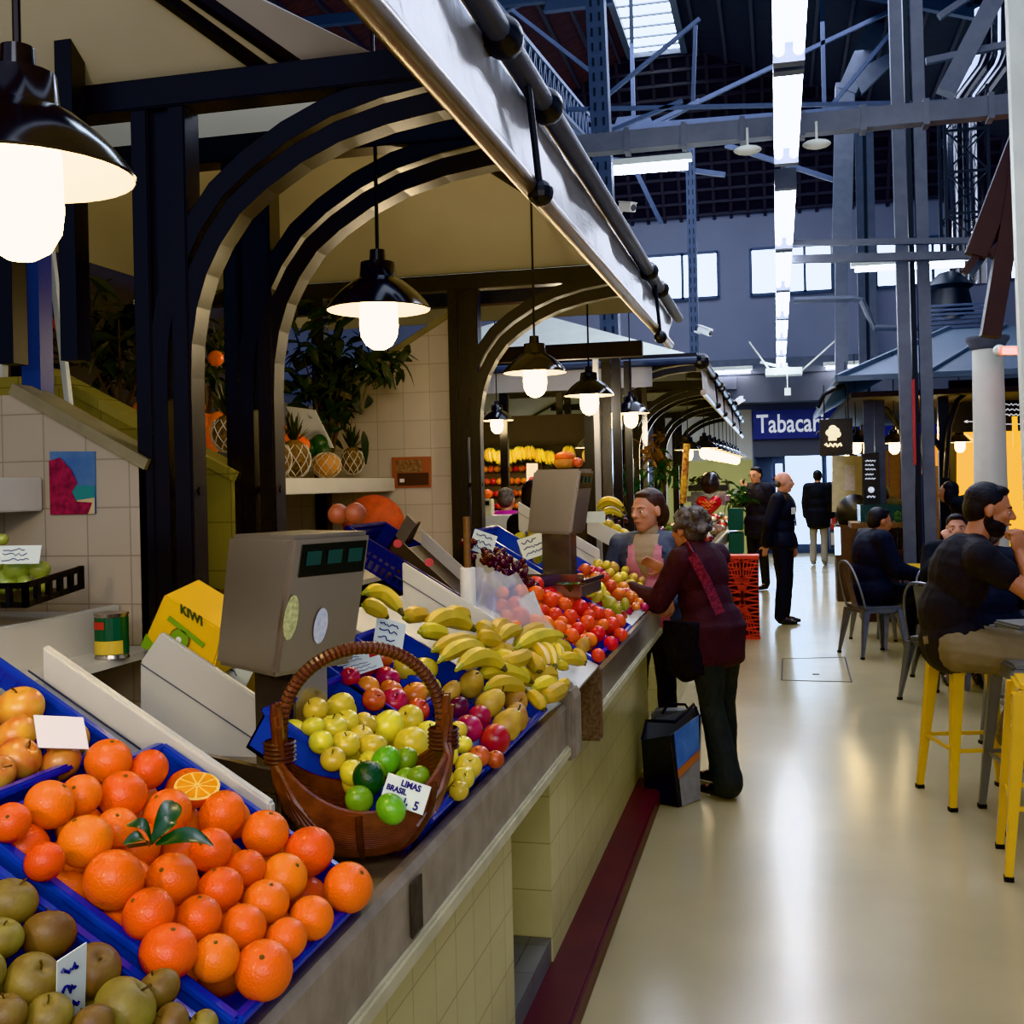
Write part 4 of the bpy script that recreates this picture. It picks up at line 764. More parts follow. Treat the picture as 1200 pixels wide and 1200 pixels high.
def fruit(kind, c, r, label, cat, group, tilt=None, name=None):
    me, R0_ = proto(kind); o = obj(name or kind, me); o.location = c; s = r / R0_
    o.scale = (s * rf.uniform(.97, 1.03), s * rf.uniform(.97, 1.03), s * rf.uniform(.95, 1.02))
    if tilt is None: tilt = (rf.uniform(-.9, .9), rf.uniform(-.9, .9), rf.uniform(0, 6.28))
    o.rotation_euler = tilt; tag(o, label, cat, group)
    if kind not in SUBS:
        z = .86 if kind in ('orange', 'blood_orange', 'lime', 'lemon', 'nectarine', 'dark_lime') else .55
        q = calyx(o, R0_) if z == .86 else sub_stem(o, R0_, .014, z={'pear': 1.1, 'green_pear': 1.1}.get(kind, .62)); SUBS[kind] = q.data
    else: q = obj('calyx' if kind in ('orange', 'blood_orange', 'lime', 'lemon', 'nectarine', 'dark_lime') else 'stem', SUBS[kind], o)
    return o
PLACED = []
def heap(kind, pts, label, cat, group, off=.0, fill=0, rr=None, name=None):
    L = []
    for q in pts: x, y, w = q[:3]; p = RIM(x, y, off); L.append([p, w * (p - CP).dot(CF) / FPX / 2])
    for it in range(40):
        for i in range(len(L)):
            for (p2, r2) in [L[j] for j in range(i)] + [f for f in PLACED if (f[0] - L[i][0]).length < .12]:
                d = L[i][0] - p2; m_ = (L[i][1] + r2) * .965 - d.length
                if m_ > 0:
                    mv = (d.normalized() + SN * (.25 if it < 25 else 0)).normalized() * m_ * .35; L[i][0] = L[i][0] + mv
    PLACED.extend([(p, r) for p, r in L])
    return [fruit(kind, p, r, label, cat, group, name=name) for p, r in L]
def under(kind, x0, x1, y0, y1, r, n_off, label, cat, group, name=None):      # the layer that shows between the top fruits
    y = y0 + r
    k = 0
    while y < y1 - r * .6:
        x = x0 + r + (k % 2) * r
        while x < x1 - r * .5:
            p = S(x, y, n_off); k2 = 0
            while any((f[0] - p).length < (f[1] + r) * .95 for f in PLACED) and k2 < 6: p = p - SN * .009; k2 += 1
            if k2 < 6: fruit(kind, p, r, label, cat, group, name=name)
            x += r * 2.04
        y += r * 1.95; k += 1
OR = [(127,892,55),(172,902,48),(58,943,58),(93,933,48),(144,932,58),(195,952,56),(260,955,58),(311,976,55),(12,964,46),(52,1010,46),(100,986,62),(137,970,48),(133,1031,70),(201,1030,60),(248,996,52),(172,1070,62),(258,1042,53),(284,1016,44),(233,1076,54),(197,1115,68),(252,1123,56),(286,1086,54),(312,1057,54),(327,1028,56),(308,1137,70),(335,1101,52),(362,998,60),(408,1040,60),(365,1076,53)]
heap('orange', OR, 'large bright orange in the heap in the front blue crate', 'orange', 'oranges heaped in the front blue crate', off=.03)
under('orange', -1.01, -.67, 1.24, 1.68, .036, -.012, 'orange in the lower layer of the heap in the front blue crate', 'orange', 'oranges under the heap in the front blue crate')
# a halved orange and a leafy twig on the heap
c = RIM(231, 921, .045); t = thing('halved_orange', 'halved orange showing its juicy cut face on the heap of oranges', 'orange', c); nrm = (V((.25, -.35, 1))).normalized(); u, w_, _ = basis(nrm)
mat('pulp', (236, 150, 30), .3, noise=.15, nscale=30, coat=.4); mat('pith', (244, 206, 110), .5)
g = MB(); g.lathe(c, [(.001, -.034), (.015, -.031), (.028, -.02), (.034, -.006), (.035, 0)], 28, nrm); part('peel', g, 'orange_skin', t, smooth=True)
g = MB(); g.lathe(c, [(.035, 0), (.033, .0012), (.001, .0012)], 28, nrm); part('pith', g, 'pith', t)
for i in range(9):
    a0, a1 = 2 * PI * i / 9 + .06, 2 * PI * (i + 1) / 9 - .06; g = MB(); pt = lambda a, r: c + nrm * .002 + (u * math.cos(a) + w_ * math.sin(a)) * r; g.add([pt((a0 + a1) / 2, .004)] + [pt(a0 + (a1 - a0) * k / 5, .0305) for k in range(6)], [tuple(range(7))]); part('segment', g, 'pulp', t)
def leaf(g, a, b_, w, n, curl=.0, k=8):
    a, b_, n = V(a), V(b_), V(n).normalized(); d = b_ - a; s = d.cross(n).normalized(); vs = []
    for i in range(k + 1):
        f_ = i / k; c = a + d * f_ + n * (math.sin(f_ * PI) * curl); ww = w * math.sin(PI * min(f_ * .92 + .04, 1)) ** .8 / 2
        vs += [c + s * ww + n * ww * .35, c, c - s * ww + n * ww * .35]
    g.add(vs, [q for i in range(k) for q in ((3 * i, 3 * i + 1, 3 * i + 4, 3 * i + 3), (3 * i + 1, 3 * i + 2, 3 * i + 5, 3 * i + 4))])
def LP(x, y, o=.1): return RIM(x, y, o)
t = thing('orange_twig', 'dark green leafy twig lying on the heap of oranges', 'twig', LP(178, 985))
for a, c_, w_ in (((180, 985), (205, 940), .03), ((177, 990), (148, 968), .028), ((182, 990), (250, 992), .034), ((176, 988), (203, 962), .022), ((174, 992), (145, 990), .02)):
    g = MB(); leaf(g, LP(*a), LP(*c_, .115), w_, SN, .012); part('leaf', g, 'leaf', t, smooth=True)
g = MB(); g.tube([LP(150, 992, .095), LP(178, 988, .1), LP(190, 975, .103)], .0025, 6); part('stalk', g, 'stem', t)
heap('russet_pear', [(13,1058,60),(0,1100,52),(57,1096,64),(38,1150,66),(110,1137,62),(143,1180,74),(5,1190,52),(48,1190,55),(178,1165,50),(200,1199,46),(232,1203,38),(85,1200,50),(-25,1140,60)], 'brownish green russet pear in the nearest blue crate', 'pear', 'russet pears in the nearest crate', off=.02)
under('russet_pear', -1.04, -.67, .9, 1.19, .034, -.03, 'russet pear deep in the nearest blue crate', 'pear', 'russet pears at the bottom of the nearest crate')
heap('apple', [(24,830,54),(18,862,50),(78,867,52),(22,888,52),(-4,905,44),(55,895,48)], 'yellow apple blushed red in the slotted crate at the left', 'apple', 'yellow red apples in the slotted crate', off=-.02)
under('apple', -1.44, -1.07, 1.18, 1.58, .033, -.08, 'yellow red apple low in the slotted crate', 'apple', 'yellow red apples low in the slotted crate')
heap('yellow_apple', [(399,828,36),(390,853,33),(406,846,30),(428,848,28),(423,864,30),(454,852,41),(480,843,34),(472,868,42),(370,832,30),(405,873,35),(425,873,35),(367,852,27),(433,892,28),(542,873,24),(549,898,32),(543,912,27),(538,927,25),(536,857,24),(500,860,34),(522,885,30),(390,890,30),(410,905,34),(376,870,30),(520,915,30),(500,905,30)], 'yellow apple in the blue crate behind the basket', 'apple', 'yellow apples behind the wicker basket', off=.02)
under('yellow_apple', -.98, -.68, 2.05, 2.42, .033, -.035, 'yellow apple in the lower layer behind the basket', 'apple', 'lower yellow apples behind the basket')
heap('red_apple', [(431,806,28),(454,795,30),(458,809,28),(438,820,29),(462,822,32),(485,815,34),(434,783,36),(418,800,24),(490,832,28),(447,772,26)], 'red apple in the blue bin under the basket handle', 'apple', 'red apples in the blue bin', off=.0)
heap('yellow_apple', [(475,783,34),(497,785,34),(505,805,26)], 'yellow melon like fruit in the blue bin by the bananas', 'melon', 'yellow melons in the blue bin', off=.0, name='small_melon')
heap('nectarine', [(562,840,28),(549,854,34),(575,866,38),(561,886,26),(575,890,22)], 'red nectarine beside the pears at the counter edge', 'nectarine', 'nectarines at the counter edge', off=.02)
heap('plum', [(537,829,26)], 'dark purple plum behind the nectarines', 'plum', None, off=.02)
heap('pear', [(552,803,36),(573,826,36),(604,822,34),(593,852,40),(604,843,34),(528,812,26)], 'yellow pear beside the nectarines and bananas', 'pear', 'yellow pears at the counter edge', off=.025)
MD = [(589,695,16),(604,708,20),(609,721,23),(588,709,15),(603,734,16),(594,722,16),(624,728,20),(640,731,20),(653,736,20),(664,743,18),(675,749,16),(691,750,18)]
heap('orange', MD, 'loose orange in the crate right of the plastic bag', 'orange', 'loose oranges right of the plastic bag', off=.02, name='orange')
BD = [(627,685,21),(611,692,16),(628,696,21),(645,703,21),(661,709,20),(680,712,20),(700,719,18),(636,715,14),(649,721,20),(668,723,19),(688,731,20),(677,737,17),(716,733,22),(712,722,18),(725,728,17),(700,743,20),(716,754,18),(727,744,17),(701,768,17),(690,722,16),(657,728,14),(706,733,16)]
heap('blood_orange', BD, 'red blood orange heaped below the second scale', 'orange', 'blood oranges below the second scale', off=.02)
under('blood_orange', -1.0, -.68, 4.46, 4.95, .036, -.03, 'blood orange in the lower layer below the second scale', 'orange', 'lower blood oranges below the second scale')
under('orange', -1.02, -.68, 4.0, 4.42, .036, -.03, 'orange in the lower layer right of the plastic bag', 'orange', 'lower loose oranges right of the plastic bag')
heap('pear', [(683,757,19)], 'mottled green yellow mango at the end of the bananas', 'mango', None, off=.03, name='mango')
def mx(L, kind, lab, cat, grp): heap(kind, [(690 + x / 6, 560 + y / 6, w / 6 * 1.08) for x, y, w in L], lab, cat, grp, off=.01)
mx([(65,610,75),(145,670,70),(205,715,75),(290,745,70),(245,690,60),(350,770,70),(415,860,80),(105,640,65),(255,650,60),(180,690,60),(330,790,60)], 'yellow_apple', 'yellow apple among the mixed fruit by the vendor', 'apple', 'yellow apples by the vendor')
mx([(20,655,75),(50,710,95),(110,700,80),(150,765,95),(240,775,80),(215,820,90),(300,840,90),(350,880,70),(330,905,60),(80,675,70),(265,805,70),(-30,650,90),(380,905,60)], 'red_apple', 'red apple among the mixed fruit by the vendor', 'apple', 'red apples by the vendor')
mx([(15,790,75),(75,790,90),(60,835,70),(-40,770,80),(120,840,70)], 'lemon', 'yellow lemon at the front of the mixed fruit', 'lemon', 'lemons by the vendor')
mx([(150,890,110),(250,895,80),(190,930,90)], 'green_pear', 'green pear in front of the red apples by the vendor', 'pear', 'green pears by the vendor')
mx([(180,635,75),(310,705,70),(350,725,60)], 'pear', 'pale yellow pear at the far side of the mixed fruit', 'pear', 'pale pears by the vendor')
under('red_apple', -1.0, -.7, 5.2, 6.1, .034, -.035, 'apple in the lower layer of the mixed fruit by the vendor', 'apple', 'lower apples by the vendor')
heap('green_pear', [(608,632,16),(622,628,14),(634,640,16),(640,652,14),(630,655,13),(615,645,14)], 'green yellow pear in the slotted crate by the second scale', 'pear', 'pears in the slotted crate by the second scale', off=-.01)
# limes in the basket
for k, (kd, x, y, w_, Yd, lab) in enumerate((('lime', 452, 892, 36, 1.98, 'bright lime at the back of the basket'), ('lime', 475, 890, 30, 2.02, 'bright lime behind the price card'), ('lime', 490, 910, 26, 1.95, 'lime right of the price card'), ('dark_lime', 432, 912, 40, 1.9, 'dark green avocado like lime left of the card'), ('lime', 421, 937, 34, 1.86, 'light green lime at the left front of the basket'), ('lime', 458, 948, 36, 1.83, 'light green lime in front of the price card'), ('lemon', 415, 920, 26, 1.97, 'yellow lemon peeping at the left side of the basket'), ('lime', 440, 905, 26, 1.95, 'lime between the dark one and the card'), ('lime', 475, 915, 30, 1.96, 'lime hidden behind the price card in the basket'))):
    p = PY(x, y, Yd); fruit(kd, p, w_ * (p - CP).dot(CF) / FPX / 2, lab, 'lime' if kd != 'lemon' else 'lemon', None)
# bananas
def banana(a, m_, b_, w, green=False):
    pts = []
    for i in range(13):
        f_ = i / 12; pts.append(a * (1 - f_) ** 2 + (m_ * 2 - (a + b_) * .5) * 2 * f_ * (1 - f_) + b_ * f_ ** 2)
    rs = [w * q for q in (.25, .4, .75, .92, 1, 1.02, 1.04, 1.02, 1, .92, .74, .42, .22)]
    return pts, rs
def bunch(L, lab, off=.03, scale_=4.286, ox=420, oy=600, group='bananas heaped on the white board', wpx=20.5, P=None):
    P = P or (lambda x, y, o: RIM(x, y, o)); t = thing('banana_bunch', lab, 'bananas', P(ox + L[0][2] / scale_, oy + L[0][3] / scale_, off), group)
    for j, q in enumerate(L):
        o = off + .016 * math.sin(j * 2.1); a, m_, b_ = [P(ox + q[i] / scale_, oy + q[i + 1] / scale_, o + (.012 if i == 2 else 0)) for i in (0, 2, 4)]
        D = (m_ - CP).dot(CF); w = wpx * (q[6] / 60 if len(q) > 6 else 1) * D / FPX / 2; pts, rs = banana(a, m_, b_, w); g = MB(); g.tube(pts[1:-1], rs[1:-1], 7); bo = part('banana', g, 'banana_skin', t, smooth=True)
        g = MB(); g.tube([pts[0], pts[1]], [rs[0] * .8, rs[1]], 6); g2 = MB(); g2.tube([pts[-2], pts[-1]], [rs[-2], rs[-1] * .8], 6)
        for gg, nm in ((g, 'stalk_end'), (g2, 'tip')): obj(nm, gg.mesh(nm, 'banana_green' if nm == 'stalk_end' else 'banana_tip', True, off=wloc(bo)), bo)
bunch([(20,410,130,412,225,520),(15,470,80,480,150,535)], 'big bright yellow bananas beside the first scale head', .07, wpx=20)
bunch([(225,535,290,515,355,525),(330,590,450,530,590,600,68),(430,525,500,512,560,540),(300,605,380,600,455,630),(590,575,640,590,690,630)], 'banana bunch at the upper left of the heap, against the white board', .06)
bunch([(370,700,480,655,600,640),(590,635,650,635,715,660),(640,695,690,685,725,712),(400,755,520,680,645,690),(490,795,620,728,745,800,68)], 'banana bunch in the middle of the heap with one long curved banana', .07)
bunch([(660,725,740,735,790,745),(700,760,790,745,870,700),(620,720,700,700,780,690),(840,720,890,760,910,810)], 'greenish banana bunch in the centre of the heap', .05)
bunch([(600,830,720,800,880,860,64),(635,890,740,862,845,905,60),(750,805,800,805,860,850),(850,910,895,940,935,1000,50)], 'banana bunch at the lower left of the heap over the pears', .045)
bunch([(870,895,940,865,1000,865),(930,935,985,910,1045,870),(880,840,940,810,1000,840),(1000,880,1030,865,1048,850,40)], 'banana bunch with green stalks at the heap front edge', .03)
bunch([(675,640,695,575,765,560,50),(700,650,750,600,825,590,50),(780,670,880,595,995,600,52),(790,690,900,628,1045,625,56)], 'banana bunch at the upper right, ends pointing at the oranges', .055)
bunch([(840,670,910,700,960,795,48),(900,672,960,700,990,790,42),(920,672,1000,665,1075,705,46),(950,690,1000,690,1010,760,40),(1010,745,1070,735,1140,768,46),(1075,700,1110,715,1145,760,34),(990,780,1020,770,1050,790,36)], 'banana bunch at the lower right over the corner of the board', .04)
bunch([(560,700,640,730,720,760),(640,800,700,820,780,830),(800,800,850,830,900,850),(480,650,560,665,640,680)], 'bananas lower down in the middle of the heap', .01)
# grapes
t0 = None; rg = random.Random(5)
for (x, y, n_, sp, lab) in ((568, 655, 60, (.13, .13), 'bunch of dark red grapes under the tilted price card'), (596, 672, 60, (.13, .12), 'bunch of dark grapes trailing toward the blood oranges')):
    c = RIM(x, y, .02); t = thing('grape_bunch', lab, 'grapes', c, None)
    for i in range(n_):
        u = rg.uniform(-1, 1); v = rg.uniform(-1, 1); p = c + V((-1, 0, .6)) * (u * sp[0]) * .8 + V((0, 1, 0)) * v * sp[1] * (1 - .4 * abs(u)) + SN * (rg.uniform(0, .05) * (1 - u * u * .6) * 1.3)
        if t0 is None: g = MB(); g.ball((0, 0, 0), .0135, 10, 7); t0 = obj('grape', g.mesh('grape', 'grape_skin', True), t); o = t0
        else: o = obj('grape', t0.data, t)
        o.location = p - c; o.scale = (rg.uniform(.85, 1.15),) * 3
t = thing('leafy_sprig', 'dark green leaves on the blood oranges at the second scale foot', 'leaves', RIM(668, 692, .05)); 
for k in range(7): a = k * .9; g = MB(); c = RIM(668, 694, .06); leaf(g, c, c + V((.07 * math.cos(a), .06 * math.sin(a), .035)), .035, (0, 0, 1), .01); part('leaf', g, 'leaf', t, smooth=True)
# fruit and pineapples on the shelf of the second stall
def pineapple(x, y, Yd, h, lab, net=True):
    b_ = PY(x, y, Yd); b_.z = max(b_.z, 1.647); r = h * .42; t = thing('pineapple', lab, 'pineapple', b_, 'pineapples on the white shelf'); mat('pine_skin', (120, 86, 40), .6, col2=(66, 46, 26), nscale=60, bump=.8, bscale=70) if 'pine_skin' not in MATS else None; mat('net_white', (206, 200, 186), .6) if 'net_white' not in MATS else None
    g = MB(); g.ball(b_ + V((0, 0, h * .5)), (r, r, h * .5), 18, 12); part('body', g, 'pine_skin', t, smooth=True)
    g = MB()
    for i in range(26): a = i * 2.4; k = i / 26; d = V((math.cos(a), math.sin(a), 0)); s_ = b_ + V((0, 0, h * .95)) + d * .012; leaf(g, s_, s_ + d * (.055 * (1 - k) + .012) + V((0, 0, .05 + .085 * k)), .014, d.cross(V((0, 0, 1))).cross(d) + d, -.008, 5)
    part('crown', g, 'leaf_dark', t)
    if net:
        g = MB()
        for s_ in (-1, 1):
            for i in range(9): g.tube([b_ + V((r * 1.04 * math.sin(PI * v) ** .7 * math.cos(2 * PI * i / 9 + s_ * v * 2.2), r * 1.04 * math.sin(PI * v) ** .7 * math.sin(2 * PI * i / 9 + s_ * v * 2.2), h * (.5 - .5 * math.cos(PI * v)) * .98)) for v in [.04 + .09 * k for k in range(9)]], .0022, 4)
        part('net', g, 'net_white', t)
pineapple(413, 556, 5.3, .14, 'pineapple with a spiky crown in a net, standing by the end wall'); pineapple(345, 560, 4.55, .17, 'large netted pineapple in the middle of the shelf'); pineapple(323, 562, 4.3, .16, 'tall pineapple partly behind the second frame post'); pineapple(268, 530, 3.45, .13, 'netted pineapple between the two frame posts', True)
mat('melon_orange', (196, 130, 60), .55, noise=.2, nscale=12); p = PY(383, 557, 5.0); p.z = 1.647; t = thing('netted_melon', 'orange melon in a white net on the pineapple shelf', 'melon', p); g = MB(); g.ball(p + V((0, 0, .062)), (.07, .07, .062), 18, 12); part('body', g, 'melon_orange', t, smooth=True)
g = MB()
for s_ in (-1, 1):
    for i in range(10): g.tube([p + V((0, 0, .062)) + V((.072 * math.sin(PI * v) * math.cos(2 * PI * i / 10 + s_ * v * 2.2), .072 * math.sin(PI * v) * math.sin(2 * PI * i / 10 + s_ * v * 2.2), .064 * -math.cos(PI * v))) for v in [.06 + .11 * k for k in range(9)]], .002, 4)
part('net', g, 'net_white', t)
for x, y, Yd, lab in ((340, 512, 4.8, 'large orange fruit on top of the netted pineapple'), (328, 508, 4.75, 'orange fruit left of the topmost one above the pineapples'), (352, 522, 4.8, 'orange fruit right of the others above the pineapples')): fruit('orange', PY(x, y, Yd), .048, lab, 'orange', None)
# raised white trays of oranges and dark fruit seen above the shelf
b = MB(); b.prism([PY(x, y, 5.1) for x, y in ((335, 476), (368, 480), (390, 525), (358, 520))], (0, .02, 0)); solo('fruit_tray', b, 'white_board', 'leaning white tray behind the netted pineapples', 'tray')
b = MB(); b.prism([PY(x, y, 4.2) for x, y in ((246, 468), (275, 470), (280, 505), (262, 500))], (0, .02, 0)); solo('fruit_tray', b, 'white_board', 'leaning white tray behind the oranges between the posts', 'tray')
for i, (x, y) in enumerate(((228, 478), (232, 492), (243, 497), (240, 510), (252, 505), (226, 504), (168, 480), (172, 492), (178, 485), (256, 495), (236, 522), (246, 520), (175, 500), (222, 515))): fruit('orange', PY(x, y, 3.9), .043, 'dim orange heaped high at the back between the frame posts', 'orange', 'dim oranges between the frame posts')
for i, (x, y, w_) in enumerate(((374, 520, 16), (366, 525, 15), (378, 530, 13))): fruit('dark_lime', PY(x, y, 5.05), .045, 'dark green avocado behind the netted melon', 'avocado', 'avocados behind the netted melon', name='avocado')
# green apples in a black crate on the left shelf
mat('green_pale', (158, 170, 84), .4, noise=.1, rnd=.1, coat=.2)
t = thing('black_crate', 'black slotted crate of pale green apples on the left shelf', 'crate', PY(50, 700, 2.3)); ca = [PY(x, y, 2.25) for x, y in ((-40, 700), (38, 712), (92, 688), (30, 660))]
g = MB(); A, B_, C_ = PY(-60, 712, 2.3), PY(30, 712, 2.2), PY(95, 690, 2.45); u_ = V((0, 0, .05))
for a, c_ in ((A, B_), (B_, C_)): g = MB(); g.bar(a + V((0, 0, .006)), c_ + V((0, 0, .006)), .006, .014); g.bar(a + u_, c_ + u_, .008, .014); [g.bar(a.lerp(c_, k / 5), a.lerp(c_, k / 5) + u_ * (1.15 if k in (0, 5) else 1), .012) for k in range(6)]; part('side', g, 'black', t)
g = MB(); g.quad(A, B_, C_, C_ + V((-.4, .1, 0))); part('bottom', g, 'black', t)
PRO['green_apple'] = (fruit_mesh('green_apple', .036, 'green_pale', 'apple'), .036)
for x, y, w_ in ((20, 668, 32), (47, 668, 24), (8, 682, 32), (30, 684, 22), (2, 632, 16), (-8, 660, 30), (50, 684, 22)): p = PY(x, y, 2.38); fruit('green_apple', p, w_ * 2.7 / FPX / 2, 'pale green apple in the black crate on the left shelf', 'apple', 'pale green apples on the left shelf')
card('long handwritten price strip over the pale green apples', PY(22, 650, 2.3), .11, .045, (1, .1, 0), (0, .3, 1), None, 'card')
# dark foliage high behind the stalls
def foliage(name, c, rad, n_, size, lab, seed, m='leaf_dark', trunk=None):
    r = random.Random(seed); t = thing(name, lab, 'plant', V(c) - V((0, 0, rad[2]))); g = MB()
    for i in range(n_):
        p = V((r.gauss(0, .5) * rad[0], r.gauss(0, .5) * rad[1], r.gauss(0, .5) * rad[2])) + V(c); d = V((r.uniform(-1, 1), r.uniform(-1, 1), r.uniform(-1.1, .5))).normalized(); leaf(g, p, p + d * size * r.uniform(.7, 1.3), size * .32, V((r.uniform(-1, 1), r.uniform(-1, 1), 1)), size * .12, 4)
    part('leaves', g, m, t); g = MB()
    for k in range(5): a = k * 1.3; g.tube([V(c) - V((0, 0, rad[2] * 1.5)), V(c) + V((math.cos(a) * rad[0] * .6, math.sin(a) * rad[1] * .6, rad[2] * .3))], [.008, .003], 5)
    part('stems', g, 'stem', t); return t
foliage('potted_bush', PY(140, 400, 3.9), (.3, .25, .22), 170, .13, 'dark green bush with red berries behind the first partition', 2)
foliage('potted_bush', PY(385, 440, 5.3), (.22, .2, .3), 220, .14, 'leafy plant drooping over the pineapple shelf, below the second lamp', 3)
foliage('potted_bush', PY(240, 420, 4.0), (.1, .1, .2), 60, .1, 'dark leaves seen between the first two frames', 4)
foliage('drooping_branch', PY(440, 430, 5.1), (.14, .1, .07), 60, .13, 'leafy branch reaching right under the second lamp', 6)
foliage('potted_bush', PY(30, 455, 3.3), (.14, .1, .03), 50, .1, 'red leaved plant on top of the first partition', 8, 'pink_flower')
for x, y, Yd, lab in ((52, 383, 3.6, 'red berry hanging left of the white rod'), (45, 358, 3.6, 'orange berry highest on the dark bush'), (67, 380, 3.6, 'small orange berry against the white rod'), (26, 405, 3.6, 'yellow orange berry low at the far left'), (253, 420, 3.8, 'red fruit hanging between the frame posts'), (2, 315, 3.3, 'red berry at the very left edge'), (168, 440, 3.8, 'dull orange berry left of the first frame post')): p = PY(x, y, Yd); solo('berry', MB().ball(p, .022 if x < 200 else .03), 'blood_skin', lab, 'berry', smooth=True)
# ------------------------------------------------------------------ people
def cap(g, p, q, r0, r1, n=12):
    p, q = V(p), V(q); g.ball(p, r0, n, 8); g.ball(q, r1, n, 8)
    d = q - p; L = d.length
    if L > 1e-4: g.tube([p, q], [r0, r1], n)
def ell(g, c, r, m=None): g.ball(c, r, 16, 10, m)
def remesh(g, name, m, voxel, smooth=6, parent=None, tex=0):
    me = g.mesh(name, m); o = bpy.data.objects.new('tmp_' + name, me); COL.objects.link(o)
    a = o.modifiers.new('r', 'REMESH'); a.mode = 'VOXEL'; a.voxel_size = voxel
    if smooth: b = o.modifiers.new('s', 'SMOOTH'); b.iterations = smooth; b.factor = .5
    if tex:
        tx = bpy.data.textures.new('folds', 'CLOUDS'); tx.noise_scale = tex[0]; dm = o.modifiers.new('d', 'DISPLACE'); dm.texture = tx; dm.strength = tex[1]; dm.texture_coords = 'GLOBAL'; dm.mid_level = .5
    dg = bpy.context.evaluated_depsgraph_get(); dg.update(); r = bpy.data.meshes.new_from_object(o.evaluated_get(dg)); bpy.data.objects.remove(o)
    off = wloc(parent) if parent else V((0, 0, 0)); r.transform(Matrix.Translation(-off)); r.materials.clear(); r.materials.append(MATS[m]); r.polygons.foreach_set('use_smooth', [True] * len(r.polygons)); r.name = name
    return r
def fr(f, up=(0, 0, 1)):
    f = V(f).normalized(); r = f.cross(V(up)).normalized(); u = r.cross(f); return Matrix(((r.x, f.x, u.x), (r.y, f.y, u.y), (r.z, f.z, u.z)))
def head_prims(g, c, m, s):
    P = lambda x, y, z: c + m @ V((x, y, z)) * s
    E = lambda x, y, z, a, b, d: ell(g, P(x, y, z), (a * s, b * s, d * s), m)
    E(0, -.008, .03, .074, .094, .084); E(0, .022, -.03, .06, .068, .075); E(0, .05, -.078, .036, .034, .03); E(0, .07, .012, .05, .02, .04)
    cap(g, P(0, .088, .022), P(0, .108, -.014), .009 * s, .014 * s); E(.012, .096, -.018, .01, .012, .009); E(-.012, .096, -.018, .01, .012, .009)
    E(0, .084, -.045, .026, .014, .012); E(.038, .062, -.012, .022, .022, .02); E(-.038, .062, -.012, .022, .022, .02); E(0, .082, .03, .045, .012, .01)
    for q in (-1, 1): E(q * .076, -.004, .0, .009, .019, .031)
def hand_prims(g, w, d, n, side, s, pose='relax'):
    """w wrist, d pointing direction of the hand, n back-of-hand normal, side +1/-1 where the thumb goes"""
    d = V(d).normalized(); n = V(n); n = (n - d * n.dot(d)).normalized(); t = d.cross(n) * side
    ell(g, w + d * .045 * s, (.04 * s, .05 * s, .016 * s), Matrix((t, d, n)).transposed())
    curl = {'relax': (.25, .5), 'fist': (1.45, 1.5), 'reach': (.35, .35), 'pinch': (.7, .7)}[pose]
    for i, (off, L) in enumerate(((.027, .036), (.009, .04), (-.009, .038), (-.026, .03))):
        p = w + d * .085 * s + t * off * s; a = 0; dd = d
        for k, l in enumerate((L, L * .7, L * .55)):
            a += curl[0] if k == 0 else curl[1]; dd = d * math.cos(a) - n * math.sin(a) + t * off * (2.5 if pose == 'reach' else .6)
            q = p + dd.normalized() * l * s; cap(g, p, q, (.0095 - .001 * k) * s, (.0088 - .001 * k) * s, 8); p = q
    p = w + d * .03 * s + t * .03 * s; q = p + (d * .6 + t * .75 - n * .3).normalized() * .038 * s; cap(g, p, q, .013 * s, .011 * s, 8)
    r = q + (d * .9 + t * (-.2 if pose in ('fist', 'pinch') else .2) - n * .35).normalized() * .03 * s; cap(g, q, r, .011 * s, .009 * s, 8)
STAND = dict(pelvis=(0, 0, .94), waist=(0, .0, 1.1), chest=(0, .015, 1.28), neck=(0, -.01, 1.44), head=(0, .03, 1.585), sh=(.175, -.005, 1.395), el=(.215, -.03, 1.12), wr=(.225, .06, .88), hip=(.085, 0, .92), kn=(.095, .02, .5), an=(.1, -.02, .09))
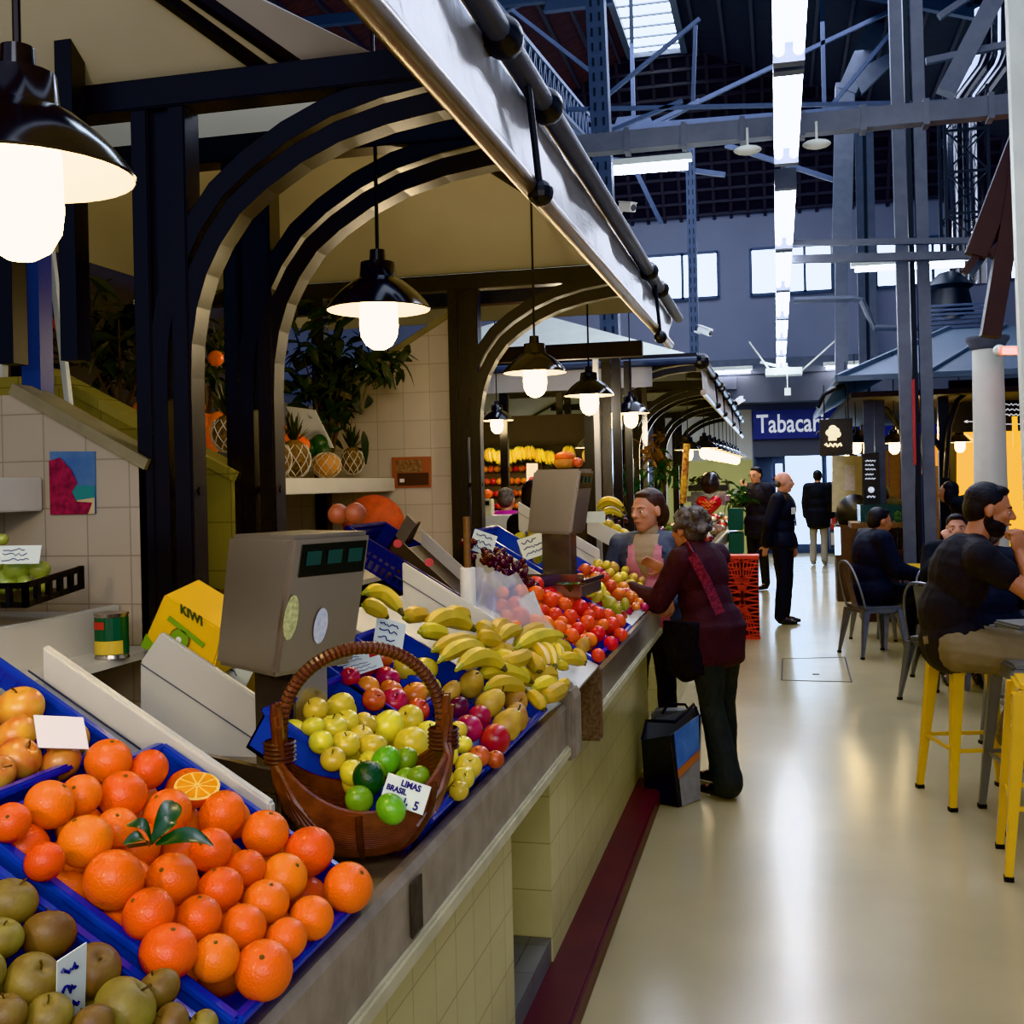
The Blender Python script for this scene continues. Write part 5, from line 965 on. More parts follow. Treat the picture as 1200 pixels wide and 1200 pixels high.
def figure(label, loc, face, H=1.7, J=None, look=None, cloth=None, skin='skin', voxel=.011, hair=None, hairc='hair_dark', hs=1.0, girth=1.0, shoes='black', hands=('relax', 'relax'), hd=None, legs_vis=True, extras=None):
    k = H / 1.7; m = fr((face[0], face[1], 0)); loc = V(loc); j = dict(STAND); j.update(J or {})
    def W(p): return loc + m @ V(p) * k
    def side(n, s):
        if n + ('R' if s > 0 else 'L') in j: return W(j[n + ('R' if s > 0 else 'L')])
        p = j[n]; return W((p[0] * s, p[1], p[2]))
    mi = V(W(j['chest']) - W(j['pelvis'])).normalized(); bm_ = Matrix(((m.col[0].x, 0, 0), (0, 0, 0), (0, 0, 0)))
    f_ = m.col[1]; r_ = m.col[0]; up_ = mi; fw = up_.cross(r_).normalized(); tm = Matrix(((r_.x, fw.x, up_.x), (r_.y, fw.y, up_.y), (r_.z, fw.z, up_.z)))
    hm = fr(look or (f_.x, f_.y, 0)); hc = W(j['head'])
    def torso(g, e=0.0, G=girth):
        ell(g, W(j['chest']), ((.155 * G + e) * k, (.105 * G + e) * k, (.17 + e) * k), tm); ell(g, W(j['waist']), ((.135 * G + e) * k, (.1 * G + e) * k, (.15 + e) * k), tm); ell(g, W(j['pelvis']), ((.16 * G + e) * k, (.12 * G + e) * k, (.13 + e) * k), tm)
        for s in (-1, 1): cap(g, side('sh', s), W(j['neck']) - V((0, 0, .03 * k)), (.058 + e) * k, (.055 + e) * k)
    def arm(g, s, e=0.0, upto=1.0):
        a, b_, c_ = side('sh', s), side('el', s), side('wr', s); cap(g, a, b_.lerp(a, 0 if upto >= .5 else 1 - upto * 2), (.052 + e) * k, (.04 + e) * k)
        if upto > .5: cap(g, b_, b_.lerp(c_, min(1, (upto - .5) * 2)), (.04 + e) * k, (.027 + e) * k)
    def leg(g, s, e=0.0, flare=0):
        a, b_, c_ = side('hip', s), side('kn', s), side('an', s); cap(g, a, b_, (.082 * G_ + e) * k, (.055 + e) * k); cap(g, b_, c_, (.055 + e) * k, (.036 + e + flare) * k)
    G_ = girth
    g = MB(); torso(g, -.012)
    for s in (-1, 1): arm(g, s, -.004); leg(g, s, -.012)
    cap(g, W(j['neck']) - V((0, 0, .03)), hc + hm @ V((0, -.02, -.04)) * k, .054 * k, .05 * k); head_prims(g, hc, hm, 1.0 * k * hs)
    for s, pose in zip((-1, 1), hands):
        w = side('wr', s); d = (w - side('el', s)); n = None
        if hd and s in hd: d, n = V(hd[s][0]), V(hd[s][1])
        hand_prims(g, w, d, n if n is not None else r_ * s + f_ * .3, 1 if s > 0 else -1, k, pose)
    for s in (-1, 1):
        a = side('an', s); fd = (f_ if (a - side('kn', s)).normalized().z < -.5 else f_); cap(g, a - V((0, 0, .03 * k)), a + fd * .13 * k - V((0, 0, .05 * k)), .034 * k, .026 * k)
    me = remesh(g, 'person', skin, voxel, 4); c = loc; me.transform(Matrix.Translation(-c)); body = obj('person', me); body.location = c; tag(body, label, 'person')
    bpy.context.view_layer.update()
    def child(name, g, m_, vx=voxel, sm=6, tex=0, lab=None):
        o = obj(name, remesh(g, name, m_, vx, sm, body, tex), body)
        if lab: o['label'] = lab
        return o
    for cdef in (cloth or []):
        kind, m_ = cdef[0], cdef[1]; o_ = cdef[2] if len(cdef) > 2 else {}; g = MB(); e = o_.get('e', .012)
        if kind in ('top', 'coat'):
            torso(g, e)
            for s in (-1, 1): arm(g, s, e + .002, o_.get('sleeve', .97))
            ell(g, W(j['neck']) - V((0, 0, .03 * k)), (.07 * k, .065 * k, .045 * k))
            if kind == 'coat':
                zb = o_['len']; p = W(j['pelvis']); sw = o_.get('sw', 1.0)
                for q in range(14):
                    t_ = q / 13; c_ = p + V((0, 0, 0)) * 1; c_ = V((p.x, p.y, p.z + (loc.z + zb - p.z) * t_)) + (f_ * o_.get('shift', 0) * t_); ell(g, c_, ((.17 * sw * G_ + .015) * k, (.13 * G_ * sw + .02 + .01 * t_) * k, .07 * k), m)
            child(o_.get('name', 'coat' if kind == 'coat' else 'jumper'), g, m_, sm=5, tex=o_.get('tex', (.09, .012)))
        elif kind == 'trousers':
            ell(g, W(j['pelvis']), ((.16 * G_ + e) * k, (.115 * G_ + e) * k, (.12) * k), tm)
            for s in (-1, 1): leg(g, s, e, o_.get('flare', .012))
            child('trousers', g, m_, sm=5, tex=(.08, .012))
    if legs_vis:
        for s in (-1, 1):
            a = side('an', s); g = MB(); cap(g, a - V((0, 0, .045 * k)), a + f_ * .1 * k - V((0, 0, .052 * k)), .042 * k, .036 * k); cap(g, a + f_ * .1 * k - V((0, 0, .055 * k)), a + f_ * .17 * k - V((0, 0, .062 * k)), .034 * k, .024 * k); child('shoe', g, shoes, sm=3)
    P = lambda x, y, z: hc + hm @ V((x, y, z)) * k * hs
    if hair:
        g = MB(); E = lambda x, y, z, a, b_, d: ell(g, P(x, y, z), (a * k * hs, b_ * k * hs, d * k * hs), hm)
        if hair in ('short', 'long', 'bun', 'curly', 'hood'): E(0, -.022, .048, .081, .092, .082); E(0, -.05, .01, .076, .064, .08)
        if hair == 'short': E(0, .03, .098, .055, .045, .022)
        if hair == 'bald': E(0, -.055, -.01, .074, .05, .05)
        if hair == 'curly':
            rr = random.Random(5)
            for i in range(90):
                a, b_ = rr.uniform(0, 2 * PI), rr.uniform(-.5, 1.2); v = V((.088 * math.cos(a) * math.cos(b_), -.03 + .1 * math.sin(a) * math.cos(b_), .04 + .09 * math.sin(b_)))
                if v.y > .045 and v.z < .09: continue
                E(v.x, v.y, v.z, .02, .02, .02)
        if hair == 'bun': E(0, -.1, -.02, .05, .05, .075); E(0, .03, .096, .05, .04, .02)
        if hair == 'long': E(0, -.06, -.08, .085, .05, .12); E(.07, -.01, -.05, .025, .05, .1); E(-.07, -.01, -.05, .025, .05, .1)
        if hair == 'hood': E(0, -.03, .02, .095, .1, .11)
        child('hair' if hair != 'hood' else 'hood', g, hairc, vx=min(voxel, .008), sm=3 if hair != 'curly' else 1)
    for s in (-1, 1):
        g = MB(); g.ball(P(s * .031, .078, .006), (.0125 * k * hs, .009 * k * hs, .0062 * k * hs), 10, 8, hm); e_ = obj('eye', g.mesh('eye', 'eye_white', True, off=c), body)
        g = MB(); g.ball(P(s * .031, .0845, .006), (.0055 * k * hs, .005 * k * hs, .0055 * k * hs), 8, 6, hm); obj('iris', g.mesh('iris', 'black', True, off=wloc(body)), e_)
        g = MB(); g.tube([P(s * .014, .091, .025), P(s * .033, .087, .031), P(s * .052, .07, .025)], [.003 * k, .004 * k, .002 * k], 6); obj('eyebrow', g.mesh('eyebrow', hairc if hairc != 'hair_grey' else 'hair_dark', True, off=c), body)
    g = MB(); g.tube([P(-.022, .088, -.05), P(0, .1, -.047), P(.022, .088, -.05)], [.002 * k, .0055 * k, .002 * k], 6); obj('lips', g.mesh('lips', 'lips', True, off=c), body)
    if extras: extras(body, W, side, P, child, hm, k, f_, r_)
    return body
mat('skin', (198, 142, 112), .5, noise=.08, nscale=20, sss=.12); mat('skin_pink', (208, 148, 120), .5, noise=.1, nscale=20, sss=.12); mat('skin_tan', (186, 124, 92), .5, noise=.06, sss=.12)
mat('eye_white', (220, 214, 208), .3); mat('lips', (160, 84, 76), .45); mat('hair_dark', (22, 17, 15), .55, noise=.4, nscale=60, bump=.5, bscale=150); mat('hair_brown', (62, 40, 28), .5, noise=.3, nscale=60, bump=.4, bscale=150); mat('hair_grey', (112, 104, 98), .6, col2=(62, 56, 52), nscale=30, bump=.8, bscale=120)
mat('maroon', (56, 34, 36), .85, noise=.3, nscale=8, bump=.3, bscale=90); mat('dark_green', (46, 48, 44), .85, noise=.2); mat('denim_grey', (92, 100, 118), .8, noise=.2, nscale=12, bump=.2); mat('pink_cloth', (214, 140, 156), .8, noise=.1); mat('beige_knit', (168, 146, 118), .85, bump=.3, bscale=200)
mat('navy', (20, 22, 34), .8, noise=.2); mat('near_black', (17, 17, 19), .85, noise=.2); mat('tee_black', (36, 34, 34), .85, noise=.15, nscale=5); mat('khaki', (132, 116, 88), .85, noise=.15, nscale=8); mat('light_trouser', (156, 148, 132), .85); mat('suit', (18, 20, 28), .75); mat('fuchsia', (176, 40, 140), .8); mat('hood_grey', (92, 98, 108), .9); mat('brown_shoe', (96, 66, 50), .6, noise=.2)

# customer in the maroon coat
def cust_x(body, W, side, P, child, hm, k, f_, r_):
    g = MB(); a = side('sh', -1); pts = [a + V((.04, .1, .04)), a + V((.03, .02, .075)), a + V((.06, -.06, .03)), a + V((.13, -.085, -.1)), a + V((.19, -.07, -.25))]
    g2 = MB()
    for p, q in zip(pts, pts[1:]): g2.bar(p, q + (q - p) * .08, .006, .05)
    obj('bag_strap', g2.mesh('bag_strap', 'strap_pink', off=wloc(body)), body)['label'] = 'maroon and pink striped bag strap'
    g = MB(); bm = fr((-.6, -.8, 0)); g.obox(W((-.1, .13, .84)) + V((-.02, -.06, .0)), (.22, .12, .26), bm); ell(g, W((-.1, .13, .8)) + V((-.02, -.07, .0)), (.12, .08, .15), bm); child('shoulder_bag', g, 'near_black', sm=8, tex=(.1, .02), lab='black shoulder bag')
mat('strap_pink', (128, 52, 66), .7, col2=(70, 26, 36), nscale=70)
figure('older woman with curly grey hair in a maroon coat leaning on the counter', (-.31, 5.8, 0), (-.85, .5), 1.52,
    J=dict(pelvis=(0, .05, .95), waist=(0, .09, 1.08), chest=(0, .13, 1.25), neck=(0, .16, 1.37), head=(0, .2, 1.485), sh=(.18, .13, 1.33), elL=(-.26, .24, 1.09), wrL=(-.20, .5, 1.15), elR=(.27, .27, 1.1), wrR=(.12, .47, 1.24), hip=(.09, .03, .92), knL=(-.1, .0, .5), knR=(.1, .05, .5), anL=(-.13, -.12, .09), anR=(.1, .06, .09)),
    look=(-.8, .62, -.05), cloth=[('trousers', 'dark_green', dict(flare=.035, e=.016)), ('coat', 'maroon', dict(len=.68, sleeve=.93, e=.026, sw=1.06, shift=.02))], skin='skin_tan', voxel=.0075, hair='curly', hairc='hair_grey', girth=1.2, hs=1.08, hands=('reach', 'relax'), extras=cust_x)
# vendor
def vend_x(body, W, side, P, child, hm, k, f_, r_):
    g = MB(); cap(g, W((0, 0, 1.40)), W((0, .015, 1.475)), .078 * k, .068 * k); child('turtleneck', g, 'beige_knit', sm=2)
    jk = [o for o in body.children if o.name.startswith('jacket')][0]; off_ = wloc(body)
    from mathutils.bvhtree import BVHTree
    tr = BVHTree.FromPolygons([v.co.copy() for v in jk.data.vertices], [tuple(p.vertices) for p in jk.data.polygons])
    def inside(x, z, P_):
        c_ = False; j_ = len(P_) - 1
        for i in range(len(P_)):
            (xi, zi), (xj, zj) = P_[i], P_[j_]
            if (zi > z) != (zj > z) and x < (xj - xi) * (z - zi) / (zj - zi) + xi: c_ = not c_
            j_ = i
        return c_
    def drape(name, P_, lift, m_, st=.01):
        pts, idx = [], {}
        def vtx(i, j_):
            if (i, j_) not in idx:
                o_ = W((i * st, .6, j_ * st)) - off_; h = tr.ray_cast(o_, -f_, 1.0); q_ = h[0] if h[0] is not None else o_ - f_ * .45
                idx[i, j_] = len(pts); pts.append(q_ + f_ * lift + off_)
            return idx[i, j_]
        fs = []
        for i in range(-20, 20):
            for j_ in range(60, 150):
                if inside((i + .5) * st, (j_ + .5) * st, P_): fs.append((vtx(i, j_), vtx(i + 1, j_), vtx(i + 1, j_ + 1), vtx(i, j_ + 1)))
        g = MB(); g.add(pts, fs); obj(name, g.mesh(name, m_, True, off=off_, solid=.004), body)
    drape('knit_front', [(-.075, 1.45), (.075, 1.45), (.085, 1.3), (.0, 1.1), (-.085, 1.3)], .006, 'beige_knit')
    drape('pink_apron', [(-.105, 1.38), (-.07, 1.39), (-.055, 1.28), (0, 1.16), (.055, 1.28), (.07, 1.39), (.105, 1.38), (.135, 1.15), (.15, .85), (-.15, .85), (-.135, 1.15)], .012, 'pink_cloth')
    for s in (-1, 1): g = MB(); cap(g, W((s * .07, .06, 1.435)), W((s * .12, .12, 1.34)), .022 * k, .016 * k); child('collar', g, 'denim_grey', sm=2)
figure('woman vendor in grey jacket, beige turtleneck and pink apron, brown hair tied back', (-.74, 6.5, 0), (-.12, -1), 1.51,
    J=dict(sh=(.2, 0, 1.385), elR=(.29, -.02, 1.12), wrR=(.2, .2, 1.02), elL=(-.29, -.02, 1.12), wrL=(-.2, .2, 1.02), head=(-.0, .035, 1.60)), look=(-.62, -.78, -.06), cloth=[('trousers', 'near_black'), ('top', 'denim_grey', dict(e=.02, name='jacket'))], skin='skin_pink', voxel=.0075, hair='bun', hairc='hair_brown', girth=1.2, hs=1.2, extras=vend_x)
# man in black T-shirt on the yellow stool
def man_x(body, W, side, P, child, hm, k, f_, r_):
    g = MB(); E = lambda x, y, z, a, b_, d: ell(g, P(x, y, z), (a * k * 1.06, b_ * k * 1.06, d * k * 1.06), hm)
    E(0, .018, -.054, .058, .063, .055); E(0, .05, -.082, .036, .034, .03); E(0, .084, -.033, .022, .01, .006); E(.056, .0, -.03, .012, .016, .03); E(-.056, .0, -.03, .012, .016, .03); child('beard', g, 'hair_dark', vx=.005, sm=2)
man = figure('bearded man in a black T-shirt sitting on the yellow stool, fist at his mouth', (.78, 5.72, -.09), (1, .12), 1.88,
    J=dict(pelvis=(0, .02, .80), waist=(0, .0, .93), chest=(0, .055, 1.08), neck=(0, .115, 1.23), head=(0, .185, 1.365), shR=(.18, .1, 1.17), shL=(-.18, .14, 1.17), elR=(.23, .31, 1.0), wrR=(.12, .27, 1.19), elL=(-.2, .42, .98), wrL=(-.06, .52, 1.02), hip=(.1, .02, .78), knR=(.15, .46, .72), knL=(-.14, .46, .72), anR=(.15, .26, .38), anL=(-.14, .3, .36)),
    look=(1, -.05, -.18), cloth=[('trousers', 'khaki', dict(e=.02)), ('top', 'tee_black', dict(e=.02, sleeve=.2, name='t_shirt', tex=(.12, .02)))], skin='skin_tan', voxel=.006, hair='short', girth=1.0, hs=.97, shoes='brown_shoe', hands=('relax', 'fist'), hd={1: ((-.1, -.1, .9), (.5, -.8, .1)), -1: ((.9, -.2, .1), (0, 0, 1))}, extras=man_x)
def badge_x(body, W, side, P, child, hm, k, f_, r_):
    g = MB(); c = W((.1, .15, 1.27)); g.obox(c, (.06, .012, .07), fr((.75, -.6, 0))); obj('name_badge', g.mesh('name_badge', 'white', off=wloc(body)), body)['label'] = 'white name badge'
    g = MB(); g.bar(W((.02, .13, 1.4)), W((.02, .16, 1.1)), .05, .02); obj('tie', g.mesh('tie', 'denim_grey', off=wloc(body)), body); g = MB(); cap(g, W((0, .02, 1.42)), W((0, .07, 1.39)), .062 * k, .05 * k); child('shirt_collar', g, 'white', sm=1)
figure('bald man in a dark suit with a white badge standing in the aisle', (.03, 12.55, 0), (.93, -.2), 1.66, cloth=[('trousers', 'suit', dict(e=.022)), ('coat', 'suit', dict(len=.86, e=.03))], skin='skin_pink', hair='bald', hairc='hair_grey', girth=1.12, hs=1.05, look=(1, -.1, -.05), J=dict(elR=(.24, -.1, 1.12), wrR=(.2, -.14, .9)), extras=badge_x)
def glasses_x(body, W, side, P, child, hm, k, f_, r_):
    g = MB(); [g.tube([P(s * .032 + .022 * math.cos(a), .1, .006 + .017 * math.sin(a)) for a in [2 * PI * i / 12 for i in range(12)]], .003, 5, close=True) for s in (-1, 1)]; g.tube([P(.05, .09, .01), P(.078, 0, .01)], .003, 5); obj('glasses', g.mesh('glasses', 'black', off=wloc(body)), body)
figure('man with glasses in a dark jacket, hand raised to his mouth, behind the bald man', (-.3, 16.4, 0), (-.55, -.8), 1.76, cloth=[('trousers', 'near_black'), ('coat', 'navy', dict(len=.8, e=.035))], skin='skin', hair='short', look=(-.5, -.85, -.1), J=dict(elR=(.25, .1, 1.15), wrR=(.1, .17, 1.4)), hd={1: ((-.2, -.2, .9), (0, -1, 0))}, hands=('relax', 'pinch'), extras=glasses_x, girth=1.1)
figure('person in a long black coat and pale trousers seen from behind', (.69, 20.9, 0), (.25, 1), 1.72, cloth=[('trousers', 'light_trouser'), ('coat', 'near_black', dict(len=.72, e=.035))], hair='short', shoes='light_trouser', girth=1.15, voxel=.014)
figure('small person in pale blue behind the far kiosk counter', (1.2, 21.9, 0), (-.3, -1), 1.6, cloth=[('trousers', 'near_black'), ('top', 'denim_grey')], hair='short', voxel=.015, hairc='hair_brown')
SIT = dict(pelvis=(0, 0, .56), waist=(0, -.02, .7), chest=(0, .02, .87), neck=(0, .04, 1.03), head=(0, .09, 1.16), sh=(.185, .02, .985), el=(.23, .12, .74), wr=(.15, .33, .68), hip=(.09, .02, .53), kn=(.11, .42, .51), an=(.11, .38, .09))
figure('man in a dark navy jumper seated on a grey metal chair, facing away right', (.80, 10.45, 0), (.95, .3), 1.78, J=dict(SIT, pelvis=(0, .0, .56), chest=(0, -.01, .86), neck=(0, .02, 1.02), head=(0, .08, 1.13)), cloth=[('trousers', 'near_black'), ('top', 'navy', dict(e=.035))], skin='skin_tan', hair='short', look=(.9, .35, -.15), girth=1.15)
figure('dark haired person facing the camera with a hand at the mouth', (1.38, 9.5, 0), (-.1, -1), 1.7, J=dict(SIT, elR=(.22, .15, .8), wrR=(.05, .2, 1.04)), cloth=[('trousers', 'near_black'), ('top', 'near_black', dict(e=.03))], skin='skin_pink', hair='short', hands=('relax', 'pinch'), hd={1: ((-.3, -.1, .8), (0, -1, .2))})
figure('grey haired person in a navy jacket with their back to the camera', (1.42, 8.35, 0), (.35, .95), 1.7, J=SIT, cloth=[('trousers', 'near_black'), ('top', 'navy', dict(e=.04))], hair='short', hairc='hair_grey', girth=1.15)
figure('person in dark blue seated against the bright yellow wall', (2.42, 9.9, 0), (-.9, .4), 1.75, J=dict(SIT, **{a: (b_[0], b_[1], b_[2] + .3) for a, b_ in SIT.items() if a not in ('kn', 'an')}, kn=(.11, .38, .75), an=(.11, .34, .35)), cloth=[('trousers', 'near_black'), ('top', 'navy', dict(e=.03))], skin='skin_tan', hair='short', hairc='hair_brown', voxel=.013)
figure('person with a grey hood at the right edge behind the bearded man', (1.80, 7.4, 0), (-.3, .95), 1.7, J=dict(SIT, **{a: (b_[0], b_[1], b_[2] + .14) for a, b_ in SIT.items() if a not in ('kn', 'an')}), cloth=[('trousers', 'near_black'), ('top', 'hood_grey', dict(e=.04))], hair='hood', hairc='hood_grey', voxel=.013)
figure('person with long dark hair in a black coat leaning at the kiosk counter', (1.98, 12.2, 0), (-.9, .3), 1.62, J=dict(chest=(0, .1, 1.25), neck=(0, .2, 1.38), head=(0, .29, 1.48), sh=(.18, .14, 1.34)), cloth=[('trousers', 'near_black'), ('coat', 'near_black', dict(len=.7, e=.04))], hair='long', girth=1.2, voxel=.013)
figure('cook in black bending behind the kiosk glass counter', (1.42, 13.8, 0), (-.8, -.4), 1.6, J=dict(chest=(0, .12, 1.25), neck=(0, .22, 1.36), head=(0, .3, 1.46), sh=(.18, .16, 1.32)), cloth=[('trousers', 'near_black'), ('top', 'near_black', dict(e=.03))], hair='short', voxel=.013)
figure('vendor in a fuchsia top seen from behind at the apple rack', (-2.28, 9.25, 0), (.1, 1), 1.56, cloth=[('trousers', 'near_black'), ('top', 'fuchsia', dict(e=.04))], hair='short', hairc='hair_grey', girth=1.35, voxel=.013)
figure('person with big dark hair in shadow beside the second scale', (-1.62, 7.4, 0), (.6, .8), 1.6, cloth=[('trousers', 'near_black'), ('top', 'near_black', dict(e=.04))], hair='long', hs=1.15, girth=1.2, voxel=.013)

# ------------------------------------------------------------------ chairs and stools
mat('galvanised', (138, 140, 146), .32, metal=.8, noise=.2); mat('yellow_paint', (222, 174, 18), .35, noise=.06, coat=.2); mat('rubber', (20, 20, 20), .8); mat('grey_paint', (126, 126, 122), .35, metal=.3)
def leg_mesh(top, bot, w0, w1):
    g = MB(); a, b_ = V(top), V(bot); g.add([a + V((sx * w0 / 2, sy * w0 / 2, 0)) for sx, sy in ((-1, -1), (1, -1), (1, 1), (-1, 1))] + [b_ + V((sx * w1 / 2, sy * w1 / 2, 0)) for sx, sy in ((-1, -1), (1, -1), (1, 1), (-1, 1))], [(0, 1, 2, 3), (7, 6, 5, 4), (0, 4, 5, 1), (1, 5, 6, 2), (2, 6, 7, 3), (3, 7, 4, 0)]); return g
def stool(lab, loc, rot, m, h=.76):
    t = thing('bar_stool', lab, 'stool', (0, 0, 0), 'metal bar stools'); g = MB(); g.box((-.155, -.155, h - .03), (.155, .155, h)); part('seat', g, m, t, bevel=.014)
    for i, (a, b_) in enumerate(((0, 1), (1, 0), (0, -1), (-1, 0))): g = MB(); o = .15; n = V((a, b_, 0)); s = V((b_, -a, 0)); g.prism([n * o + s * -.15 + V((0, 0, h - .02)), n * o + s * .15 + V((0, 0, h - .02)), n * (o + .012) + s * .155 + V((0, 0, h - .10)), n * (o + .012) + s * .115 + V((0, 0, h - .10)), n * (o + .006) + s * .10 + V((0, 0, h - .075)), n * (o + .006) - s * .10 + V((0, 0, h - .075)), n * (o + .012) - s * .115 + V((0, 0, h - .10)), n * (o + .012) - s * .155 + V((0, 0, h - .10))], n * -.004); part('apron', g, m, t)
    for sx in (-1, 1):
        for sy in (-1, 1): l = part('leg', leg_mesh((sx * .142, sy * .142, h - .03), (sx * .205, sy * .205, .015), .058, .03), m, t, bevel=.004); g = MB(); g.box((sx * .205 - .018, sy * .205 - .018, 0), (sx * .205 + .018, sy * .205 + .018, .02)); obj('rubber_foot', g.mesh('rubber_foot', 'rubber'), l)
    for a, b_ in (((-1, -1), (1, -1)), ((1, -1), (1, 1)), ((1, 1), (-1, 1)), ((-1, 1), (-1, -1))): g = MB(); q = .182; g.bar((a[0] * q, a[1] * q, .28), (b_[0] * q, b_[1] * q, .28), .012, .018); part('rung', g, m, t)
    t.location = loc; t.rotation_euler.z = rot; return t
stool('yellow metal bar stool under the bearded man', (.92, 5.85, 0), .25, 'yellow_paint', .73); stool('grey metal bar stool between the two yellow stools', (1.14, 5.5, 0), .1, 'grey_paint', .74); stool('yellow metal bar stool cut by the right edge of the view', (1.07, 4.86, 0), -.1, 'yellow_paint', .76); stool('grey bar stool partly hidden behind the first yellow stool', (1.4, 6.9, 0), .3, 'grey_paint', .74)
def tolix(lab, loc, rot, m='galvanised'):
    t = thing('metal_chair', lab, 'chair', (0, 0, 0), 'grey metal cafe chairs'); g = MB(); g.box((-.18, -.17, .43), (.18, .18, .452)); part('seat', g, m, t, bevel=.01)
    g = MB(); g.box((-.185, -.175, .39), (.185, .185, .432)); part('seat_skirt', g, m, t, bevel=.012)
    for sx in (-1, 1):
        for sy in (-1, 1): l = part('leg', leg_mesh((sx * .165, sy * .155, .42), (sx * .215, sy * .225 if sy < 0 else .2, .012), .06, .024), m, t, bevel=.004); g = MB(); y = sy * .225 if sy < 0 else .2; g.box((sx * .215 - .014, y - .014, 0), (sx * .215 + .014, y + .014, .02)); obj('rubber_foot', g.mesh('rubber_foot', 'rubber'), l)
    pts = [V((.175 * math.copysign(abs(math.cos(a)) ** .7, math.cos(a)), -.165 - .11 * max(0, math.sin(a)) ** .8, .43 + .42 * math.sin(a) ** .75)) for a in [PI * i / 20 for i in range(21)]]
    g = MB(); g.tube(pts, .011, 8); part('back_hoop', g, m, t, smooth=True); g = MB(); g.prism([(-.055, -.172, .44), (.055, -.172, .44), (.05, -.27, .83), (-.05, -.27, .83)], (0, -.003, 0)); part('back_splat', g, m, t)
    t.location = loc; t.rotation_euler.z = rot; return t
tolix('grey metal chair with hooped back under the man in the navy jumper', (.80, 10.4, 0), -1.15); tolix('silver metal chair tucked beside the yellow stool', (1.12, 8.35, 0), -.75); tolix('silver chair backrest seen behind the bearded man', (1.3, 9.2, 0), -2.6); tolix('metal chair far down near the low grey tables', (.93, 11.5, 0), 2.8)
def low_table(lab, c, w_, d_, top, m='galvanised', h=.74):
    t = thing('cafe_table', lab, 'table', c); x, y = c[0], c[1]; g = MB(); g.box((x - w_ / 2, y - d_ / 2, h - .03), (x + w_ / 2, y + d_ / 2, h)); part('table_top', g, top, t, bevel=.006)
    g = MB(); g.box((x - w_ / 2 + .02, y - d_ / 2 + .02, h - .1), (x + w_ / 2 - .02, y + d_ / 2 - .02, h - .03)); part('frame', g, m, t)
    for sx in (-1, 1):
        for sy in (-1, 1): g = leg_mesh((x + sx * (w_ / 2 - .05), y + sy * (d_ / 2 - .05), h - .05), (x + sx * (w_ / 2 - .0), y + sy * (d_ / 2 - .0), 0), .07, .035); part('leg', g, m, t)
low_table('grey metal table with a bright yellow top beyond the seated man', (1.22, 11.05, 0), .6, .7, 'yellow_paint'); low_table('metal cafe table between the seated people', (1.55, 9.0, 0), .45, .5, 'galvanised')
g = MB(); t = thing('drink_glass', 'small glass standing by the bearded man', 'glass', (1.3, 5.5, 0)); bpy.data.objects.remove(t)
low_table('tall grey table where the bearded man rests his elbow', (1.62, 5.75, 0), .5, .6, 'grey_paint', 'grey_paint', 1.02)
# bag of the customer and basket crate
mat('bag_black', (24, 26, 32), .35, noise=.2); mat('bag_blue', (60, 92, 158), .35, col2=(90, 124, 180), nscale=9); mat('bag_orange', (170, 100, 60), .4); mat('bag_lining', (128, 128, 124), .4, noise=.2); mat('bag_grey', (150, 146, 140), .4, noise=.2, nscale=20)
t = thing('shopping_bag', 'large black and blue printed shopping bag on the floor by the woman', 'bag', (-.62, 5.62, 0))
Q = lambda x, y, Y: PY(x, y, Y); F0 = [Q(752, 868, 5.5), Q(785, 862, 5.42), Q(818, 838, 5.55), Q(820, 915, 5.6), Q(795, 932, 5.45), Q(757, 935, 5.52)]
for q in F0[3:]: q.z = max(q.z, 0.003)
F0[3].z = F0[4].z = F0[5].z = .004; back = V((-.02, .22, 0)); tb = V((0, .2, .05))
g = MB(); g.quad(F0[0], F0[1], F0[4], F0[5]); part('black_side', g, 'bag_black', t, solid=.004)
g = MB(); g.quad(F0[1], F0[2], F0[3], F0[4]); part('printed_side', g, 'bag_grey', t, solid=.003)
L_ = lambda u, v: F0[1].lerp(F0[2], u).lerp(F0[4].lerp(F0[3], u), v) + V((.002, -.005, 0))
g = MB(); g.quad(L_(.12, .0), L_(1, .0), L_(1, .48), L_(.12, .6)); part('blue_print', g, 'bag_blue', t); g = MB(); g.quad(L_(.12, .5), L_(1, .4), L_(1, .5), L_(.12, .62)); g2 = [v + V((0, -.002, 0)) for v in g.v]; g.v = g2; part('orange_print', g, 'bag_orange', t)
g = MB(); g.quad(L_(0, 0), L_(.14, 0), L_(.14, 1), L_(0, 1)); part('black_edge', g, 'bag_black', t)
g = MB(); g.quad(F0[0] + tb, F0[2] + back, F0[3] + back, F0[5] + back); g.quad(F0[0], F0[0] + tb, F0[5] + back, F0[5]); g.quad(F0[2], F0[2] + back, F0[3] + back, F0[3]); part('lining', g, 'bag_lining', t, solid=.003)
g = MB(); g.tube([F0[0] + V((.0, .02, 0)), F0[0] + V((.02, .05, .09)), F0[1] + V((.02, .08, .05)), F0[2] + V((-.02, .02, .05)), F0[2]], .009, 6); part('handle', g, 'bag_black', t, smooth=True)
